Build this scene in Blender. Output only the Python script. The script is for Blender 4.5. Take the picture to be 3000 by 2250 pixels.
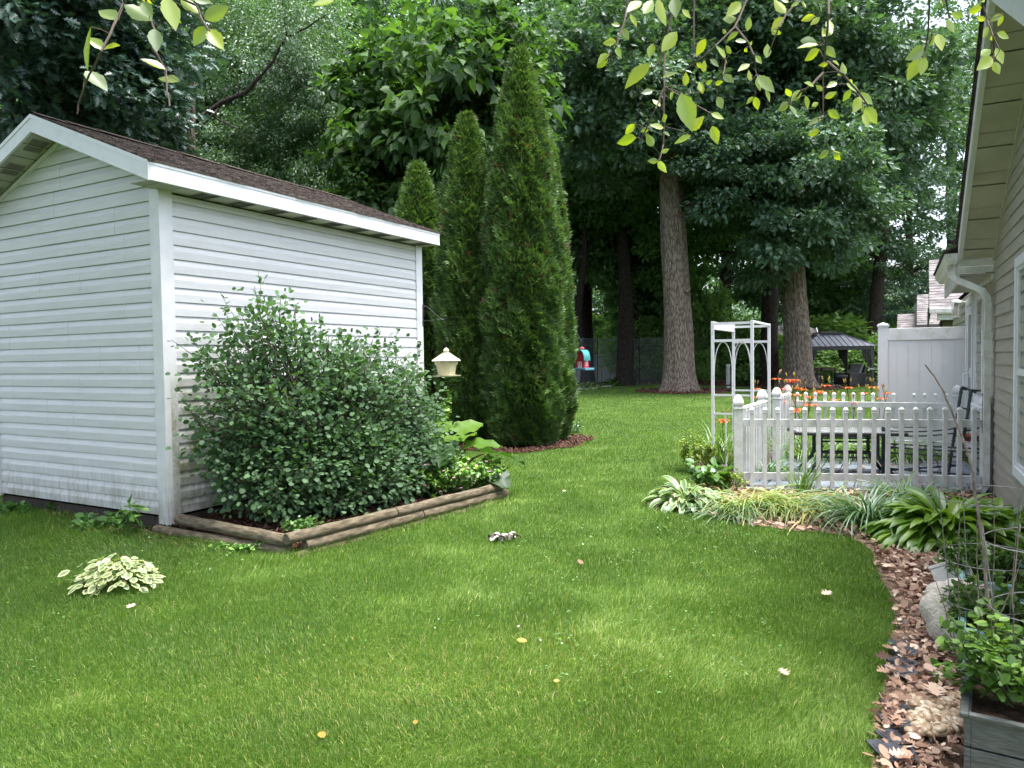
import bpy, bmesh, math, random
import numpy as np
from mathutils import Vector, Matrix
R = math.radians
for o in list(bpy.data.objects): bpy.data.objects.remove(o)
random.seed(7)
rg = np.random.default_rng(11)
SC = bpy.context.scene
COL = SC.collection

# ------------------------------------------------------------ camera
CAM_H, FPX, PITCH, ROLL = 1.42, 2137.0, R(2.02), R(0.80)
cam_d = bpy.data.cameras.new("camera"); cam = bpy.data.objects.new("camera", cam_d); COL.objects.link(cam)
cF = Vector((0, math.cos(PITCH), -math.sin(PITCH))); cU0 = Vector((0, math.sin(PITCH), math.cos(PITCH))); cX0 = Vector((1, 0, 0))
cX = math.cos(ROLL) * cX0 - math.sin(ROLL) * cU0
cU = math.sin(ROLL) * cX0 + math.cos(ROLL) * cU0
mw = Matrix((cX, cU, -cF)).transposed().to_4x4(); mw.translation = (0, 0, CAM_H)
cam.matrix_world = mw
cam_d.sensor_width = 36; cam_d.lens = FPX / 3000 * 36; cam_d.clip_start = 0.05; cam_d.clip_end = 600
SC.camera = cam

# ------------------------------------------------------------ sky, sun, exposure
SUN_EL, SUN_AZ = R(76), R(112)      # azimuth clockwise from +Y
w = bpy.data.worlds.new("World"); SC.world = w; w.use_nodes = True
nt = w.node_tree; nt.nodes.clear()
sky = nt.nodes.new("ShaderNodeTexSky"); sky.sky_type = 'NISHITA'; sky.sun_disc = False
sky.sun_elevation = SUN_EL; sky.sun_rotation = SUN_AZ; sky.air_density = 1.0; sky.dust_density = 5.0; sky.ozone_density = 1.0
bg = nt.nodes.new("ShaderNodeBackground"); bg.inputs[1].default_value = 0.15
wo = nt.nodes.new("ShaderNodeOutputWorld")
hs = nt.nodes.new('ShaderNodeHueSaturation'); hs.inputs['Saturation'].default_value = .68   # thin bright cloud cover
nt.links.new(sky.outputs[0], hs.inputs['Color']); nt.links.new(hs.outputs[0], bg.inputs[0]); nt.links.new(bg.outputs[0], wo.inputs[0])
sd = bpy.data.lights.new("sun", 'SUN'); sd.energy = 1.5; sd.angle = R(20); sd.color = (1.0, 0.965, 0.9)
so = bpy.data.objects.new("sun", sd); COL.objects.link(so)
sv = Vector((math.sin(SUN_AZ) * math.cos(SUN_EL), math.cos(SUN_AZ) * math.cos(SUN_EL), math.sin(SUN_EL)))
so.rotation_euler = sv.to_track_quat('Z', 'Y').to_euler(); so.location = (0, 0, 30)
SC.view_settings.view_transform = 'Standard'; SC.view_settings.look = 'None'
SC.view_settings.exposure = 1.98; SC.view_settings.gamma = 1
SC.cycles.max_bounces = 9; SC.cycles.diffuse_bounces = 6; SC.cycles.glossy_bounces = 2; SC.cycles.transmission_bounces = 6
SC.cycles.transparent_max_bounces = 6; SC.cycles.caustics_reflective = False; SC.cycles.caustics_refractive = False

# ------------------------------------------------------------ photo measurements -> world points
def ray(u, v):
    return (cF + cX * ((u - 1500) / FPX) - cU * ((v - 1125) / FPX))
def G(u, v, z=0.0):
    r = ray(u, v); t = (z - CAM_H) / r.z
    return Vector((r.x * t, r.y * t, z))
def D(u, v, Y):
    r = ray(u, v); t = Y / r.y
    return Vector((r.x * t, Y, CAM_H + r.z * t))

# ------------------------------------------------------------ object helpers
def tag(o, label=None, cat=None, group=None, kind=None):
    if label: o["label"] = label
    if cat: o["category"] = cat
    if group: o["group"] = group
    if kind: o["kind"] = kind
    return o
def thing(name, label, cat, loc=(0, 0, 0), rotz=0.0, group=None):
    o = bpy.data.objects.new(name, None); COL.objects.link(o); o.location = loc; o.rotation_euler = (0, 0, rotz)
    o.empty_display_size = 0.2
    return tag(o, label, cat, group)
def link(name, me, m, parent=None):
    o = bpy.data.objects.new(name, me); COL.objects.link(o)
    if m is not None and len(me.materials) == 0: me.materials.append(m)
    if parent is not None: o.parent = parent
    return o
def copy_tree(o, parent=None):
    c = o.copy(); COL.objects.link(c); c.parent = parent
    for ch in o.children: copy_tree(ch, c)
    return c

class MB:
    def __init__(s): s.v = []; s.f = []
    def add(s, vs, fs):
        n = len(s.v); s.v += [tuple(p) for p in vs]; s.f += [tuple(i + n for i in f) for f in fs]; return s
    def box(s, x0, x1, y0, y1, z0, z1):
        return s.add([(x0, y0, z0), (x1, y0, z0), (x1, y1, z0), (x0, y1, z0), (x0, y0, z1), (x1, y0, z1), (x1, y1, z1), (x0, y1, z1)],
                     [(0, 3, 2, 1), (4, 5, 6, 7), (0, 1, 5, 4), (1, 2, 6, 5), (2, 3, 7, 6), (3, 0, 4, 7)])
    def bar(s, a, b, w, h, up=(0, 0, 1)):
        a = Vector(a); b = Vector(b); d = (b - a).normalized(); u = Vector(up)
        x = d.cross(u)
        if x.length < 1e-4: x = d.cross(Vector((0, 1, 0)))
        x.normalize(); z = x.cross(d).normalized(); x *= w / 2; z *= h / 2
        return s.add([a - x - z, a + x - z, a + x + z, a - x + z, b - x - z, b + x - z, b + x + z, b - x + z],
                     [(0, 1, 2, 3), (7, 6, 5, 4), (0, 4, 5, 1), (1, 5, 6, 2), (2, 6, 7, 3), (3, 7, 4, 0)])
    def tube(s, pts, rad, n=8, cap=True):
        pts = [Vector(p) for p in pts]
        if not hasattr(rad, '__len__'): rad = [rad] * len(pts)
        base = len(s.v); px = None
        for i, p in enumerate(pts):
            d = (pts[min(i + 1, len(pts) - 1)] - pts[max(i - 1, 0)])
            d = d.normalized() if d.length > 1e-9 else Vector((0, 0, 1))
            if px is None:
                px = d.cross(Vector((0, 0, 1)))
                if px.length < 1e-3: px = d.cross(Vector((0, 1, 0)))
            px = (px - d * px.dot(d)).normalized(); py = d.cross(px)
            for k in range(n):
                a = 2 * math.pi * k / n
                s.v.append(tuple(p + (px * math.cos(a) + py * math.sin(a)) * rad[i]))
        for i in range(len(pts) - 1):
            for k in range(n):
                k2 = (k + 1) % n; b0 = base + i * n; b1 = b0 + n
                s.f.append((b0 + k, b0 + k2, b1 + k2, b1 + k))
        if cap:
            s.f.append(tuple(base + k for k in reversed(range(n)))); e = base + (len(pts) - 1) * n
            s.f.append(tuple(e + k for k in range(n)))
        return s
    def lathe(s, prof, c=(0, 0, 0), n=16, rot=0.0, sx=1, sy=1):
        base = len(s.v)
        for r, z in prof:
            for k in range(n):
                a = 2 * math.pi * k / n + rot
                s.v.append((c[0] + r * math.cos(a) * sx, c[1] + r * math.sin(a) * sy, c[2] + z))
        for i in range(len(prof) - 1):
            for k in range(n):
                k2 = (k + 1) % n; b0 = base + i * n; b1 = b0 + n
                s.f.append((b0 + k, b0 + k2, b1 + k2, b1 + k))
        s.f.append(tuple(base + k for k in reversed(range(n)))); e = base + (len(prof) - 1) * n
        s.f.append(tuple(e + k for k in range(n)))
        return s
    def prism(s, poly, a, b, f):
        """poly (2D) extruded from a to b, f(x, y, t) -> point"""
        n = len(poly)
        return s.add([f(x, y, a) for x, y in poly] + [f(x, y, b) for x, y in poly],
                     [tuple(reversed(range(n))), tuple(range(n, 2 * n))] + [(i, (i + 1) % n, (i + 1) % n + n, i + n) for i in range(n)])
    def build(s, name, m, parent=None, smooth=False, bevel=0, loc=None, rot=None):
        me = bpy.data.meshes.new(name); me.from_pydata(s.v, [], s.f); me.update()
        if smooth: me.polygons.foreach_set("use_smooth", [True] * len(me.polygons))
        o = link(name, me, m, parent)
        if bevel:
            md = o.modifiers.new("bevel", 'BEVEL'); md.width = bevel; md.segments = 2; md.limit_method = 'ANGLE'
        if smooth and bevel == 0: 
            try: me.set_sharp_from_angle(angle=R(40))
            except Exception: pass
        if loc is not None: o.location = loc
        if rot is not None: o.rotation_euler = rot
        return o

def npmesh(name, V, loops, sizes, m, parent=None, fval=None, smooth=False):
    me = bpy.data.meshes.new(name)
    V = np.ascontiguousarray(V, dtype=np.float32); loops = np.ascontiguousarray(loops, dtype=np.int32); sizes = np.asarray(sizes, dtype=np.int32)
    me.vertices.add(len(V)); me.vertices.foreach_set("co", V.ravel())
    me.loops.add(len(loops)); me.loops.foreach_set("vertex_index", loops)
    me.polygons.add(len(sizes)); st = np.concatenate([[0], np.cumsum(sizes)[:-1]]).astype(np.int32)
    me.polygons.foreach_set("loop_start", st)
    if smooth: me.polygons.foreach_set("use_smooth", np.ones(len(sizes), dtype=bool))
    me.update(calc_edges=True)
    if fval is not None:
        at = me.attributes.new("v", 'FLOAT', 'FACE'); at.data.foreach_set("value", np.asarray(fval, dtype=np.float32))
    return link(name, me, m, parent)

def frames(d, n):
    d = d / (np.linalg.norm(d, axis=1, keepdims=True) + 1e-9)
    z = n - d * np.sum(n * d, axis=1, keepdims=True); z /= (np.linalg.norm(z, axis=1, keepdims=True) + 1e-9)
    y = np.cross(z, d)
    return np.stack([d, y, z], axis=1)          # rows: x,y,z axes

def scatter(name, T, F, P, Rm, S, m, parent=None, val=None, foff=None, smooth=False):
    """one mesh of n copies of a template leaf (T verts, F faces)"""
    T = np.asarray(T, float); n = len(P); k = len(T)
    S = np.asarray(S, float)
    if S.ndim == 1: X = T[None] * S[:, None, None]
    else: X = T[None] * S[:, None, :]
    V = np.einsum('nkj,njc->nkc', X, Rm) + P[:, None, :]
    lp = np.concatenate([np.array(f) for f in F]); sz = np.array([len(f) for f in F])
    L = (lp[None] + k * np.arange(n)[:, None]).ravel()
    if val is None: val = rg.random(n)
    fo = np.zeros(len(F)) if foff is None else np.asarray(foff, float)
    fv = (val[:, None] + fo[None]).ravel()
    return npmesh(name, V.reshape(-1, 3), L, np.tile(sz, n), m, parent, fv, smooth)

def rnd(n, k=3): return rg.normal(size=(n, k))
def unit(a): return a / (np.linalg.norm(a, axis=-1, keepdims=True) + 1e-9)

# leaf templates, unit length along +x
L_DIA = ([(0, 0, 0), (.45, .28, .07), (1, 0, -.06), (.45, -.28, .07)], [(0, 1, 2), (0, 2, 3)])
L_OVAL = ([(0, 0, 0), (.22, .26, .05), (.6, .33, .05), (.88, .18, 0), (1, 0, -.05), (.88, -.18, 0), (.6, -.33, .05), (.22, -.26, .05)], [(0, 1, 2, 3, 4), (0, 4, 5, 6, 7)])
L_ROUND = ([(0, 0, 0), (.1, .3, .05), (.45, .45, .06), (.82, .3, 0), (1, 0, -.08), (.82, -.3, 0), (.45, -.45, .06), (.1, -.3, .05)], [(0, 1, 2, 3, 4), (0, 4, 5, 6, 7)])
L_HEART = ([(0, 0, 0), (-.12, .22, .02), (.1, .42, .06), (.45, .38, .04), (.8, .16, -.06), (1.08, 0, -.2), (.8, -.16, -.06), (.45, -.38, .04), (.1, -.42, .06), (-.12, -.22, .02)],
           [(0, 1, 2, 3, 4, 5), (0, 5, 6, 7, 8, 9)])
_ok = [(0, .0), (.14, .05), (.2, .26), (.31, .09), (.42, .4), (.52, .12), (.66, .36), (.74, .1), (.9, .14)]
L_OAK = ([(x, y, .12 * y) for x, y in _ok] + [(1.0, 0, -.08)] + [(x, -y, .12 * y) for x, y in _ok[:0:-1]],
         [tuple(range(0, 10)), (0,) + tuple(range(9, 18))])

# ------------------------------------------------------------ materials
def _n(nt, t, **kw):
    n = nt.nodes.new(t)
    for k, v in kw.items(): setattr(n, k, v)
    return n
def _ramp(nt, stops):
    r = _n(nt, "ShaderNodeValToRGB"); e = r.color_ramp.elements
    while len(e) < len(stops): e.new(0.5)
    for i, (p, c) in enumerate(stops):
        e[i].position = p; e[i].color = (c[0], c[1], c[2], 1) if hasattr(c, '__len__') else (c, c, c, 1)
    return r
_mats = {}
def M(name, c1, c2=None, scale=5.0, rough=.6, bump=0.0, bscale=30.0, stretch=(1, 1, 1), metal=0.0, spec=.5, detail=4, coord='Object', extra=None, lo=.35, hi=.65):
    if name in _mats: return _mats[name]
    m = bpy.data.materials.new(name); m.use_nodes = True; nt = m.node_tree; b = nt.nodes["Principled BSDF"]; _mats[name] = m
    b.inputs["Roughness"].default_value = rough; b.inputs["Metallic"].default_value = metal; b.inputs["Specular IOR Level"].default_value = spec
    tc = _n(nt, "ShaderNodeTexCoord"); mp = _n(nt, "ShaderNodeMapping"); mp.inputs["Scale"].default_value = stretch
    nt.links.new(tc.outputs[coord], mp.inputs[0])
    if c2 is None: c2 = tuple(x * .85 for x in c1)
    nz = _n(nt, "ShaderNodeTexNoise"); nz.inputs["Scale"].default_value = scale; nz.inputs["Detail"].default_value = detail
    nt.links.new(mp.outputs[0], nz.inputs[0])
    rp = _ramp(nt, [(lo, c2), (hi, c1)]); nt.links.new(nz.outputs[0], rp.inputs[0])
    col = rp.outputs[0]
    if extra: col = extra(nt, tc, col)
    nt.links.new(col, b.inputs["Base Color"])
    if bump:
        n2 = _n(nt, "ShaderNodeTexNoise"); n2.inputs["Scale"].default_value = bscale; n2.inputs["Detail"].default_value = 5
        nt.links.new(mp.outputs[0], n2.inputs[0])
        bp = _n(nt, "ShaderNodeBump"); bp.inputs["Strength"].default_value = min(bump, 1); bp.inputs["Distance"].default_value = .01 * max(1, bump)
        nt.links.new(n2.outputs[0], bp.inputs["Height"]); nt.links.new(bp.outputs[0], b.inputs["Normal"])
    return m
def leafmat(name, stops, trans=.35, rough=.5, gloss=.06, tcol=(1.25, 1.35, .5)):
    """stops: ramp over attribute v (0..1); thin leaf: diffuse + translucent + a weak sheen"""
    if name in _mats: return _mats[name]
    m = bpy.data.materials.new(name); m.use_nodes = True; nt = m.node_tree; nt.nodes.clear(); _mats[name] = m
    at = _n(nt, "ShaderNodeAttribute"); at.attribute_name = "v"
    mx = max(p for p, c in stops)
    dv = _n(nt, "ShaderNodeMath", operation='DIVIDE'); dv.inputs[1].default_value = max(mx, 1.0); nt.links.new(at.outputs["Fac"], dv.inputs[0])
    rp = _ramp(nt, [(p / max(mx, 1.0), c) for p, c in stops]); nt.links.new(dv.outputs[0], rp.inputs[0])
    df = _n(nt, "ShaderNodeBsdfDiffuse"); tr = _n(nt, "ShaderNodeBsdfTranslucent"); gl = _n(nt, "ShaderNodeBsdfGlossy"); gl.inputs["Roughness"].default_value = rough
    gl.inputs["Color"].default_value = (.9, .95, 1, 1)
    mu = _n(nt, "ShaderNodeMix", data_type='RGBA', blend_type='MULTIPLY'); mu.inputs[0].default_value = 1; mu.inputs[7].default_value = (*tcol, 1)
    nt.links.new(rp.outputs[0], mu.inputs[6]); nt.links.new(rp.outputs[0], df.inputs[0]); nt.links.new(mu.outputs[2], tr.inputs[0])
    a = _n(nt, "ShaderNodeMixShader"); a.inputs[0].default_value = trans; nt.links.new(df.outputs[0], a.inputs[1]); nt.links.new(tr.outputs[0], a.inputs[2])
    c = _n(nt, "ShaderNodeMixShader"); c.inputs[0].default_value = gloss; nt.links.new(a.outputs[0], c.inputs[1]); nt.links.new(gl.outputs[0], c.inputs[2])
    o = _n(nt, "ShaderNodeOutputMaterial"); nt.links.new(c.outputs[0], o.inputs[0])
    return m

def in_poly(P, poly):
    x, y = P[:, 0], P[:, 1]; c = np.zeros(len(P), bool); n = len(poly)
    for i in range(n):
        x0, y0 = poly[i]; x1, y1 = poly[(i + 1) % n]
        t = ((y0 > y) != (y1 > y)) & (x < (x1 - x0) * (y - y0) / ((y1 - y0) + 1e-12) + x0)
        c ^= t
    return c
_ph = rg.random((14, 4)) * 6.28
def fnoise(x, y, s=1.0):
    r = 0; a = 1; f = s
    for i in range(7):
        r = r + a * np.sin(x * f * math.cos(i * 1.7) + y * f * math.sin(i * 1.7) + _ph[i, 0] + 1.3 * np.sin(y * f * .7 + _ph[i, 1])) ; a *= .72; f *= 1.55
    return r / 3.2
# ============================================================ SETTING
def poly_sheet(name, pts, z, m, label=None, cat=None, kind='structure', sub=0):
    from mathutils.geometry import tessellate_polygon
    tr = tessellate_polygon([[Vector((p[0], p[1], 0)) for p in pts]]); me = bpy.data.meshes.new(name)
    me.from_pydata([(p[0], p[1], z) for p in pts], [], [t if (Vector(pts[t[1]][:2]) - Vector(pts[t[0]][:2])).cross(Vector(pts[t[2]][:2]) - Vector(pts[t[0]][:2])) > 0 else t[::-1] for t in tr]); me.update()
    return tag(link(name, me, m), label, cat, None, kind)
def grass_extra(nt, tc, col):
    n = _n(nt, "ShaderNodeTexNoise"); n.inputs["Scale"].default_value = 60; n.inputs["Detail"].default_value = 6; nt.links.new(tc.outputs['Object'], n.inputs[0])
    r = _ramp(nt, [(.35, (.45, .45, .45)), (.65, (1.5, 1.5, 1.5))]); nt.links.new(n.outputs[0], r.inputs[0])
    mx = _n(nt, "ShaderNodeMix", data_type='RGBA', blend_type='MULTIPLY'); mx.inputs[0].default_value = 1
    nt.links.new(col, mx.inputs[6]); nt.links.new(r.outputs[0], mx.inputs[7]); return mx.outputs[2]
m_ground = M("lawn_soil", (.082, .14, .036), (.056, .10, .026), scale=1.3, rough=.95, spec=.1, extra=grass_extra, bump=2, bscale=50)
m_litter = M("leaf_litter_floor", (.30, .21, .16), (.08, .055, .042), scale=24, rough=.95, spec=.15, bump=3, bscale=45, detail=8)
m_mulch = M("red_mulch", (.085, .035, .022), (.018, .009, .007), scale=40, rough=.95, spec=.15, bump=3, bscale=60, detail=8)
m_wood_floor = M("woodland_soil", (.035, .028, .018), (.015, .017, .008), scale=4, rough=1, spec=.1, bump=2, bscale=30)
m_soil = M("dark_soil", (.05, .033, .024), (.02, .014, .01), scale=18, rough=1, spec=.1, bump=3, bscale=70)

gb = MB(); gb.add([(-140, -20, 0), (140, -20, 0), (140, 260, 0), (-140, 260, 0)], [(0, 1, 2, 3)])
tag(gb.build("ground", m_ground), kind='structure')

# lawn limits at the back, bed outlines
BACKLINE = [G(1500, 1165), G(1640, 1144), G(1760, 1135), G(1870, 1127), G(1960, 1125), G(2100, 1131), G(2220, 1134), G(2400, 1132), G(2600, 1133)]
back = [(p.x, p.y) for p in BACKLINE]
WOODS = [(-60, 14.5), (-9.5, 15)] + [(-3.2, 17.5)] + back + [(24, 30.5), (60, 31), (60, 90), (-60, 90)]
poly_sheet("woodland_floor", WOODS, .006, m_wood_floor)
bed_px = [(1950, 1462), (1984, 1478), (2048, 1504), (2112, 1519), (2160, 1535), (2230, 1544), (2342, 1558), (2412, 1560), (2496, 1576), (2553, 1614), (2580, 1700), (2618, 1758), (2622, 1886), (2602, 1963), (2578, 2040), (2555, 2117), (2562, 2194), (2545, 2260), (2500, 2420)]
SIDEBED = [tuple(G(*p).xy) for p in bed_px] + [(2.1, 1.6), (3.0, 2.4), (5.2, 7.3), (5.6, 9.0), (4.2, 10.8), (2.6, 10.3), (2.3, 9.3), (2.15, 8.1)]
poly_sheet("side_bed", SIDEBED, .005, m_litter)

# ------------------------------------------------------------ shed
SA = math.atan2(.877, .480)
SC0 = G(497, 1553); ex = Vector((.480, .877, 0)); ey = Vector((-.877, .480, 0))
SL, SW, ZB, ZS = 3.66, 2.68, .125, 2.87      # length, width, siding bottom, soffit
def algae(nt, tc, col):
    sp = _n(nt, "ShaderNodeSeparateXYZ"); nt.links.new(tc.outputs['Object'], sp.inputs[0])
    n = _n(nt, "ShaderNodeTexNoise"); n.inputs["Scale"].default_value = 5; n.inputs["Detail"].default_value = 8; n.inputs["Roughness"].default_value = .7
    nt.links.new(tc.outputs['Object'], n.inputs[0])
    def mr(sock, a, b, c, d):
        m = _n(nt, "ShaderNodeMapRange"); m.inputs[1].default_value = a; m.inputs[2].default_value = b; m.inputs[3].default_value = c; m.inputs[4].default_value = d
        nt.links.new(sock, m.inputs[0]); return m.outputs[0]
    def ma(op, a, b):
        m = _n(nt, "ShaderNodeMath", operation=op)
        for i, s in enumerate((a, b)):
            if isinstance(s, (int, float)): m.inputs[i].default_value = s
            else: nt.links.new(s, m.inputs[i])
        return m.outputs[0]
    side = ma('MULTIPLY', mr(sp.outputs[0], 1.5, .25, 0, 1), mr(sp.outputs[0], .02, .03, 0, 1))      # the long wall, next to the bush
    low = ma('MULTIPLY', side, mr(sp.outputs[2], 1.55, 1.0, 0, 1))
    base = mr(sp.outputs[2], .42, .12, 0, .55)
    f = ma('MAXIMUM', low, base)
    f = ma('MULTIPLY', f, mr(n.outputs[0], .38, .62, .0, 1))
    mx = _n(nt, "ShaderNodeMix", data_type='RGBA'); nt.links.new(ma('MULTIPLY', f, .85), mx.inputs[0]); nt.links.new(col, mx.inputs[6]); mx.inputs[7].default_value = (.17, .18, .07, 1)
    # brownish grey grime in streaks low down
    n2 = _n(nt, "ShaderNodeTexNoise"); n2.inputs["Scale"].default_value = 3; n2.inputs["Detail"].default_value = 8
    mp = _n(nt, "ShaderNodeMapping"); mp.inputs["Scale"].default_value = (9, 9, 1.2); nt.links.new(tc.outputs['Object'], mp.inputs[0]); nt.links.new(mp.outputs[0], n2.inputs[0])
    g = ma('MULTIPLY', mr(sp.outputs[2], .55, .15, 0.04, .6), mr(n2.outputs[0], .42, .68, 0, 1))
    m3 = _n(nt, "ShaderNodeMix", data_type='RGBA'); nt.links.new(g, m3.inputs[0]); nt.links.new(mx.outputs[2], m3.inputs[6]); m3.inputs[7].default_value = (.23, .2, .15, 1)
    return m3.outputs[2]
m_sid = M("white_siding", (.64, .645, .66), (.56, .57, .58), scale=2.2, rough=.42, bump=.15, bscale=30, stretch=(1, 1, 14), extra=algae, lo=.3, hi=.7)
m_trim = M("white_trim", (.68, .69, .71), (.58, .59, .60), scale=6, rough=.4, extra=algae, lo=.25, hi=.6)
m_fascia = M("white_fascia", (.70, .71, .735), (.61, .62, .64), scale=7, rough=.35, lo=.25, hi=.5)
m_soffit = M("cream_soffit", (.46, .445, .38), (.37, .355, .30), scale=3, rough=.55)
def shingle_extra(nt, tc, col):
    n = _n(nt, "ShaderNodeTexNoise"); n.inputs["Scale"].default_value = 140; nt.links.new(tc.outputs['Object'], n.inputs[0])
    r = _ramp(nt, [(.35, (.5, .5, .5)), (.65, (1.4, 1.4, 1.4))]); nt.links.new(n.outputs[0], r.inputs[0])
    mx = _n(nt, "ShaderNodeMix", data_type='RGBA', blend_type='MULTIPLY'); mx.inputs[0].default_value = 1; nt.links.new(col, mx.inputs[6]); nt.links.new(r.outputs[0], mx.inputs[7]); return mx.outputs[2]
m_shin = M("brown_shingle", (.125, .10, .088), (.038, .032, .029), scale=14, rough=.95, spec=.15, bump=2, bscale=90, stretch=(1, 2.5, 1), extra=shingle_extra)
m_shing = M("grey_shingle", (.27, .25, .25), (.12, .115, .12), scale=3.5, rough=.95, spec=.15, bump=1, bscale=60, stretch=(1, 1, 3), extra=shingle_extra)
m_skid = M("weathered_timber_dark", (.075, .06, .048), (.03, .025, .02), scale=8, rough=.9, bump=1, stretch=(1, 8, 1))
m_ventd = M("vent_slot", (.13, .12, .10), (.10, .09, .08), rough=.9)
m_black = M("black_gap", (.01, .01, .01), rough=1, spec=0)

def siding(mb, L, z0, n, h, f, style='dutch', joint=None, off=.0016, seed=1):
    """horizontal courses; f(u, out, z) -> point"""
    rn = random.Random(seed); br = [0, L]
    for i in range(n):
        if joint and i % joint[0] == 0:
            br = [0] + sorted(rn.uniform(.1 * L, .95 * L) for _ in range(rn.choice(joint[1]))) + [L]
        for k in range(len(br) - 1):
            o = off * (k % 2); a, b = br[k], br[k + 1]; z = z0 + i * h
            if style == 'dutch': pr = [(.001, z + .005), (.020, z), (.021, z + .54 * h), (.007, z + .93 * h), (.001, z + h + .005)]
            else: pr = [(-.002, z - .002), (.016, z), (.003, z + h)]
            vs = [f(a, p + o, q) for p, q in pr] + [f(b, p + o, q) for p, q in pr]
            nn = len(pr); mb.add(vs, [(j, j + 1, nn + j + 1, nn + j) for j in range(nn - 1)])
            if k: mb.add([f(a, p, q) for p, q in pr] + [f(a, p + o + .0004, q) for p, q in pr], [(j, j + 1, nn + j + 1, nn + j) for j in range(nn - 1)])
    return mb
def clip(o, co, no):
    bm = bmesh.new(); bm.from_mesh(o.data); bmesh.ops.bisect_plane(bm, geom=bm.verts[:] + bm.edges[:] + bm.faces[:], plane_co=co, plane_no=no, clear_outer=True)
    bm.to_mesh(o.data); bm.free()

shed = thing("garden_shed", "white vinyl sided garden shed with brown shingle gable roof behind the bush", "shed", SC0, SA)
CH = .1212; NC = int((ZS - ZB) / CH) + 1
mb = siding(MB(), SL, ZB, NC, CH, lambda u, o, z: (u, -o, z), seed=3); o = mb.build("side_wall", m_sid, shed); clip(o, (0, 0, ZS - .02), (0, 0, 1))
SLP = .392; ZE = 3.025                               # roof slope, top of eave edge
def rz(y): return ZE + (y + .25) * SLP
RH = SW / 2
mb = siding(MB(), SW, ZB, NC + 6, CH, lambda u, o, z: (-o, u, z), joint=(2, (1, 2, 2, 3)), seed=8); o = mb.build("gable_wall", m_sid, shed)
clip(o, (0, -.25, ZE - .16), Vector((0, -SLP, 1))); clip(o, (0, SW + .25, ZE - .16), Vector((0, SLP, 1)))
mb = MB(); mb.box(.01, SL, .012, SW - .01, .1, ZS - .05); mb.build("inner_frame", m_black, shed)
mb = siding(MB(), SL, ZB, NC, CH, lambda u, o, z: (SL - u, SW + o, z)); mb.build("rear_wall", m_sid, shed)
mb = siding(MB(), SW, ZB, NC + 6, CH, lambda u, o, z: (SL + o, SW - u, z)); o = mb.build("far_gable_wall", m_sid, shed)
clip(o, (0, -.25, ZE - .16), Vector((0, -SLP, 1))); clip(o, (0, SW + .25, ZE - .16), Vector((0, SLP, 1)))
# corner trim, torn at the bottom on the near corner
mb = MB()
def lpost(mb, x, y, sx, sy, z0, z1, ragged=False):
    w_, t = .094, .032; N = 7
    pts = [(-t * sx + x, y + w_ * sy), (-t * sx + x, y - t * sy), (x + w_ * sx, y - t * sy)]
    seq = []
    for i in range(2):
        for k in range(N): seq.append((pts[i][0] + (pts[i + 1][0] - pts[i][0]) * k / N, pts[i][1] + (pts[i + 1][1] - pts[i][1]) * k / N))
    seq.append(pts[2])
    lo = [z0 + (random.uniform(-.012, .012) if ragged else 0) for _ in seq]
    lean = .0
    base = [(a + lean, b, c) for (a, b), c in zip(seq, lo)]; top = [(a, b, z1) for a, b in seq]
    n = len(seq); ins = [(a + .004 * sx, b + .004 * sy, z) for a, b, z in base]
    mb.add(base + top, [(i, i + 1, n + i + 1, n + i) for i in range(n - 1)])
    mb.add([(x, y + w_ * sy, z0), (x, y + w_ * sy, z1), (-t * sx + x, y + w_ * sy, z1), (-t * sx + x, y + w_ * sy, z0)], [(0, 1, 2, 3)])
    mb.add([(x + w_ * sx, y, z0), (x + w_ * sx, y, z1), (x + w_ * sx, y - t * sy, z1), (x + w_ * sx, y - t * sy, z0)], [(0, 1, 2, 3)])
lpost(mb, 0, 0, 1, 1, .055, ZS, True); mb.build("corner_trim", m_trim, shed)
mb = MB(); lpost(mb, SL, 0, -1, 1, .1, ZS); mb.build("corner_trim", m_trim, shed)
mb = MB(); lpost(mb, 0, SW, 1, -1, .1, ZS); mb.build("corner_trim", m_trim, shed)
# foundation skid
mb = MB(); mb.box(.02, SL - .02, .018, .12, -.05, .115); mb.box(.022, .12, .12, SW - .02, -.05, .112); mb.build("foundation_skid", m_skid, shed)
# roof: courses of tabs on both slopes
def roof(parent, x0, x1, yA, yR, zfun, m, exp_=.14, tab=.30, name="roof", th=.012, seed=2, flip=1):
    rn = random.Random(seed); mb = MB(); n = int(abs(yR - yA) / exp_) + 1; s = 1 if yR > yA else -1
    for i in range(n):
        ya = yA + s * i * exp_; yb = ya + s * exp_ * 1.15
        if (yb - yR) * s > 0: yb = yR
        if (ya - yR) * s > 0: break
        x = x0 - rn.uniform(0, tab)
        while x < x1:
            w_ = tab * rn.uniform(.7, 1.2); a = max(x, x0); b = min(x + w_ - .005, x1); x += w_
            if b - a < .01: continue
            d = rn.uniform(-.006, .006); h = rn.uniform(.0, .007); y_ = ya + s * d
            za, zb = zfun(y_) + th + h, zfun(yb) + .003
            mb.add([(a, y_, za), (b, y_, za), (b, yb, zb), (a, yb, zb), (a, y_, za - th - .006 - h), (b, y_, za - th - .006 - h)], [(0, 1, 2, 3), (0, 4, 5, 1), (0, 3, 4), (1, 5, 2)])
    # deck underneath
    mb.add([(x0, yA, zfun(yA) - .004), (x1, yA, zfun(yA) - .004), (x1, yR, zfun(yR) - .004), (x0, yR, zfun(yR) - .004)], [(0, 1, 2, 3)])
    return mb.build(name, m, parent)
OH = .27; X0, X1 = -OH - .015, SL + .14
roof(shed, X0, X1, -.275, RH, rz, m_shin, name="roof_slope")
roof(shed, X0, X1, SW + .275, RH, lambda y: rz(SW - y), m_shin, seed=5, name="roof_slope")
mb = MB(); 
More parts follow.
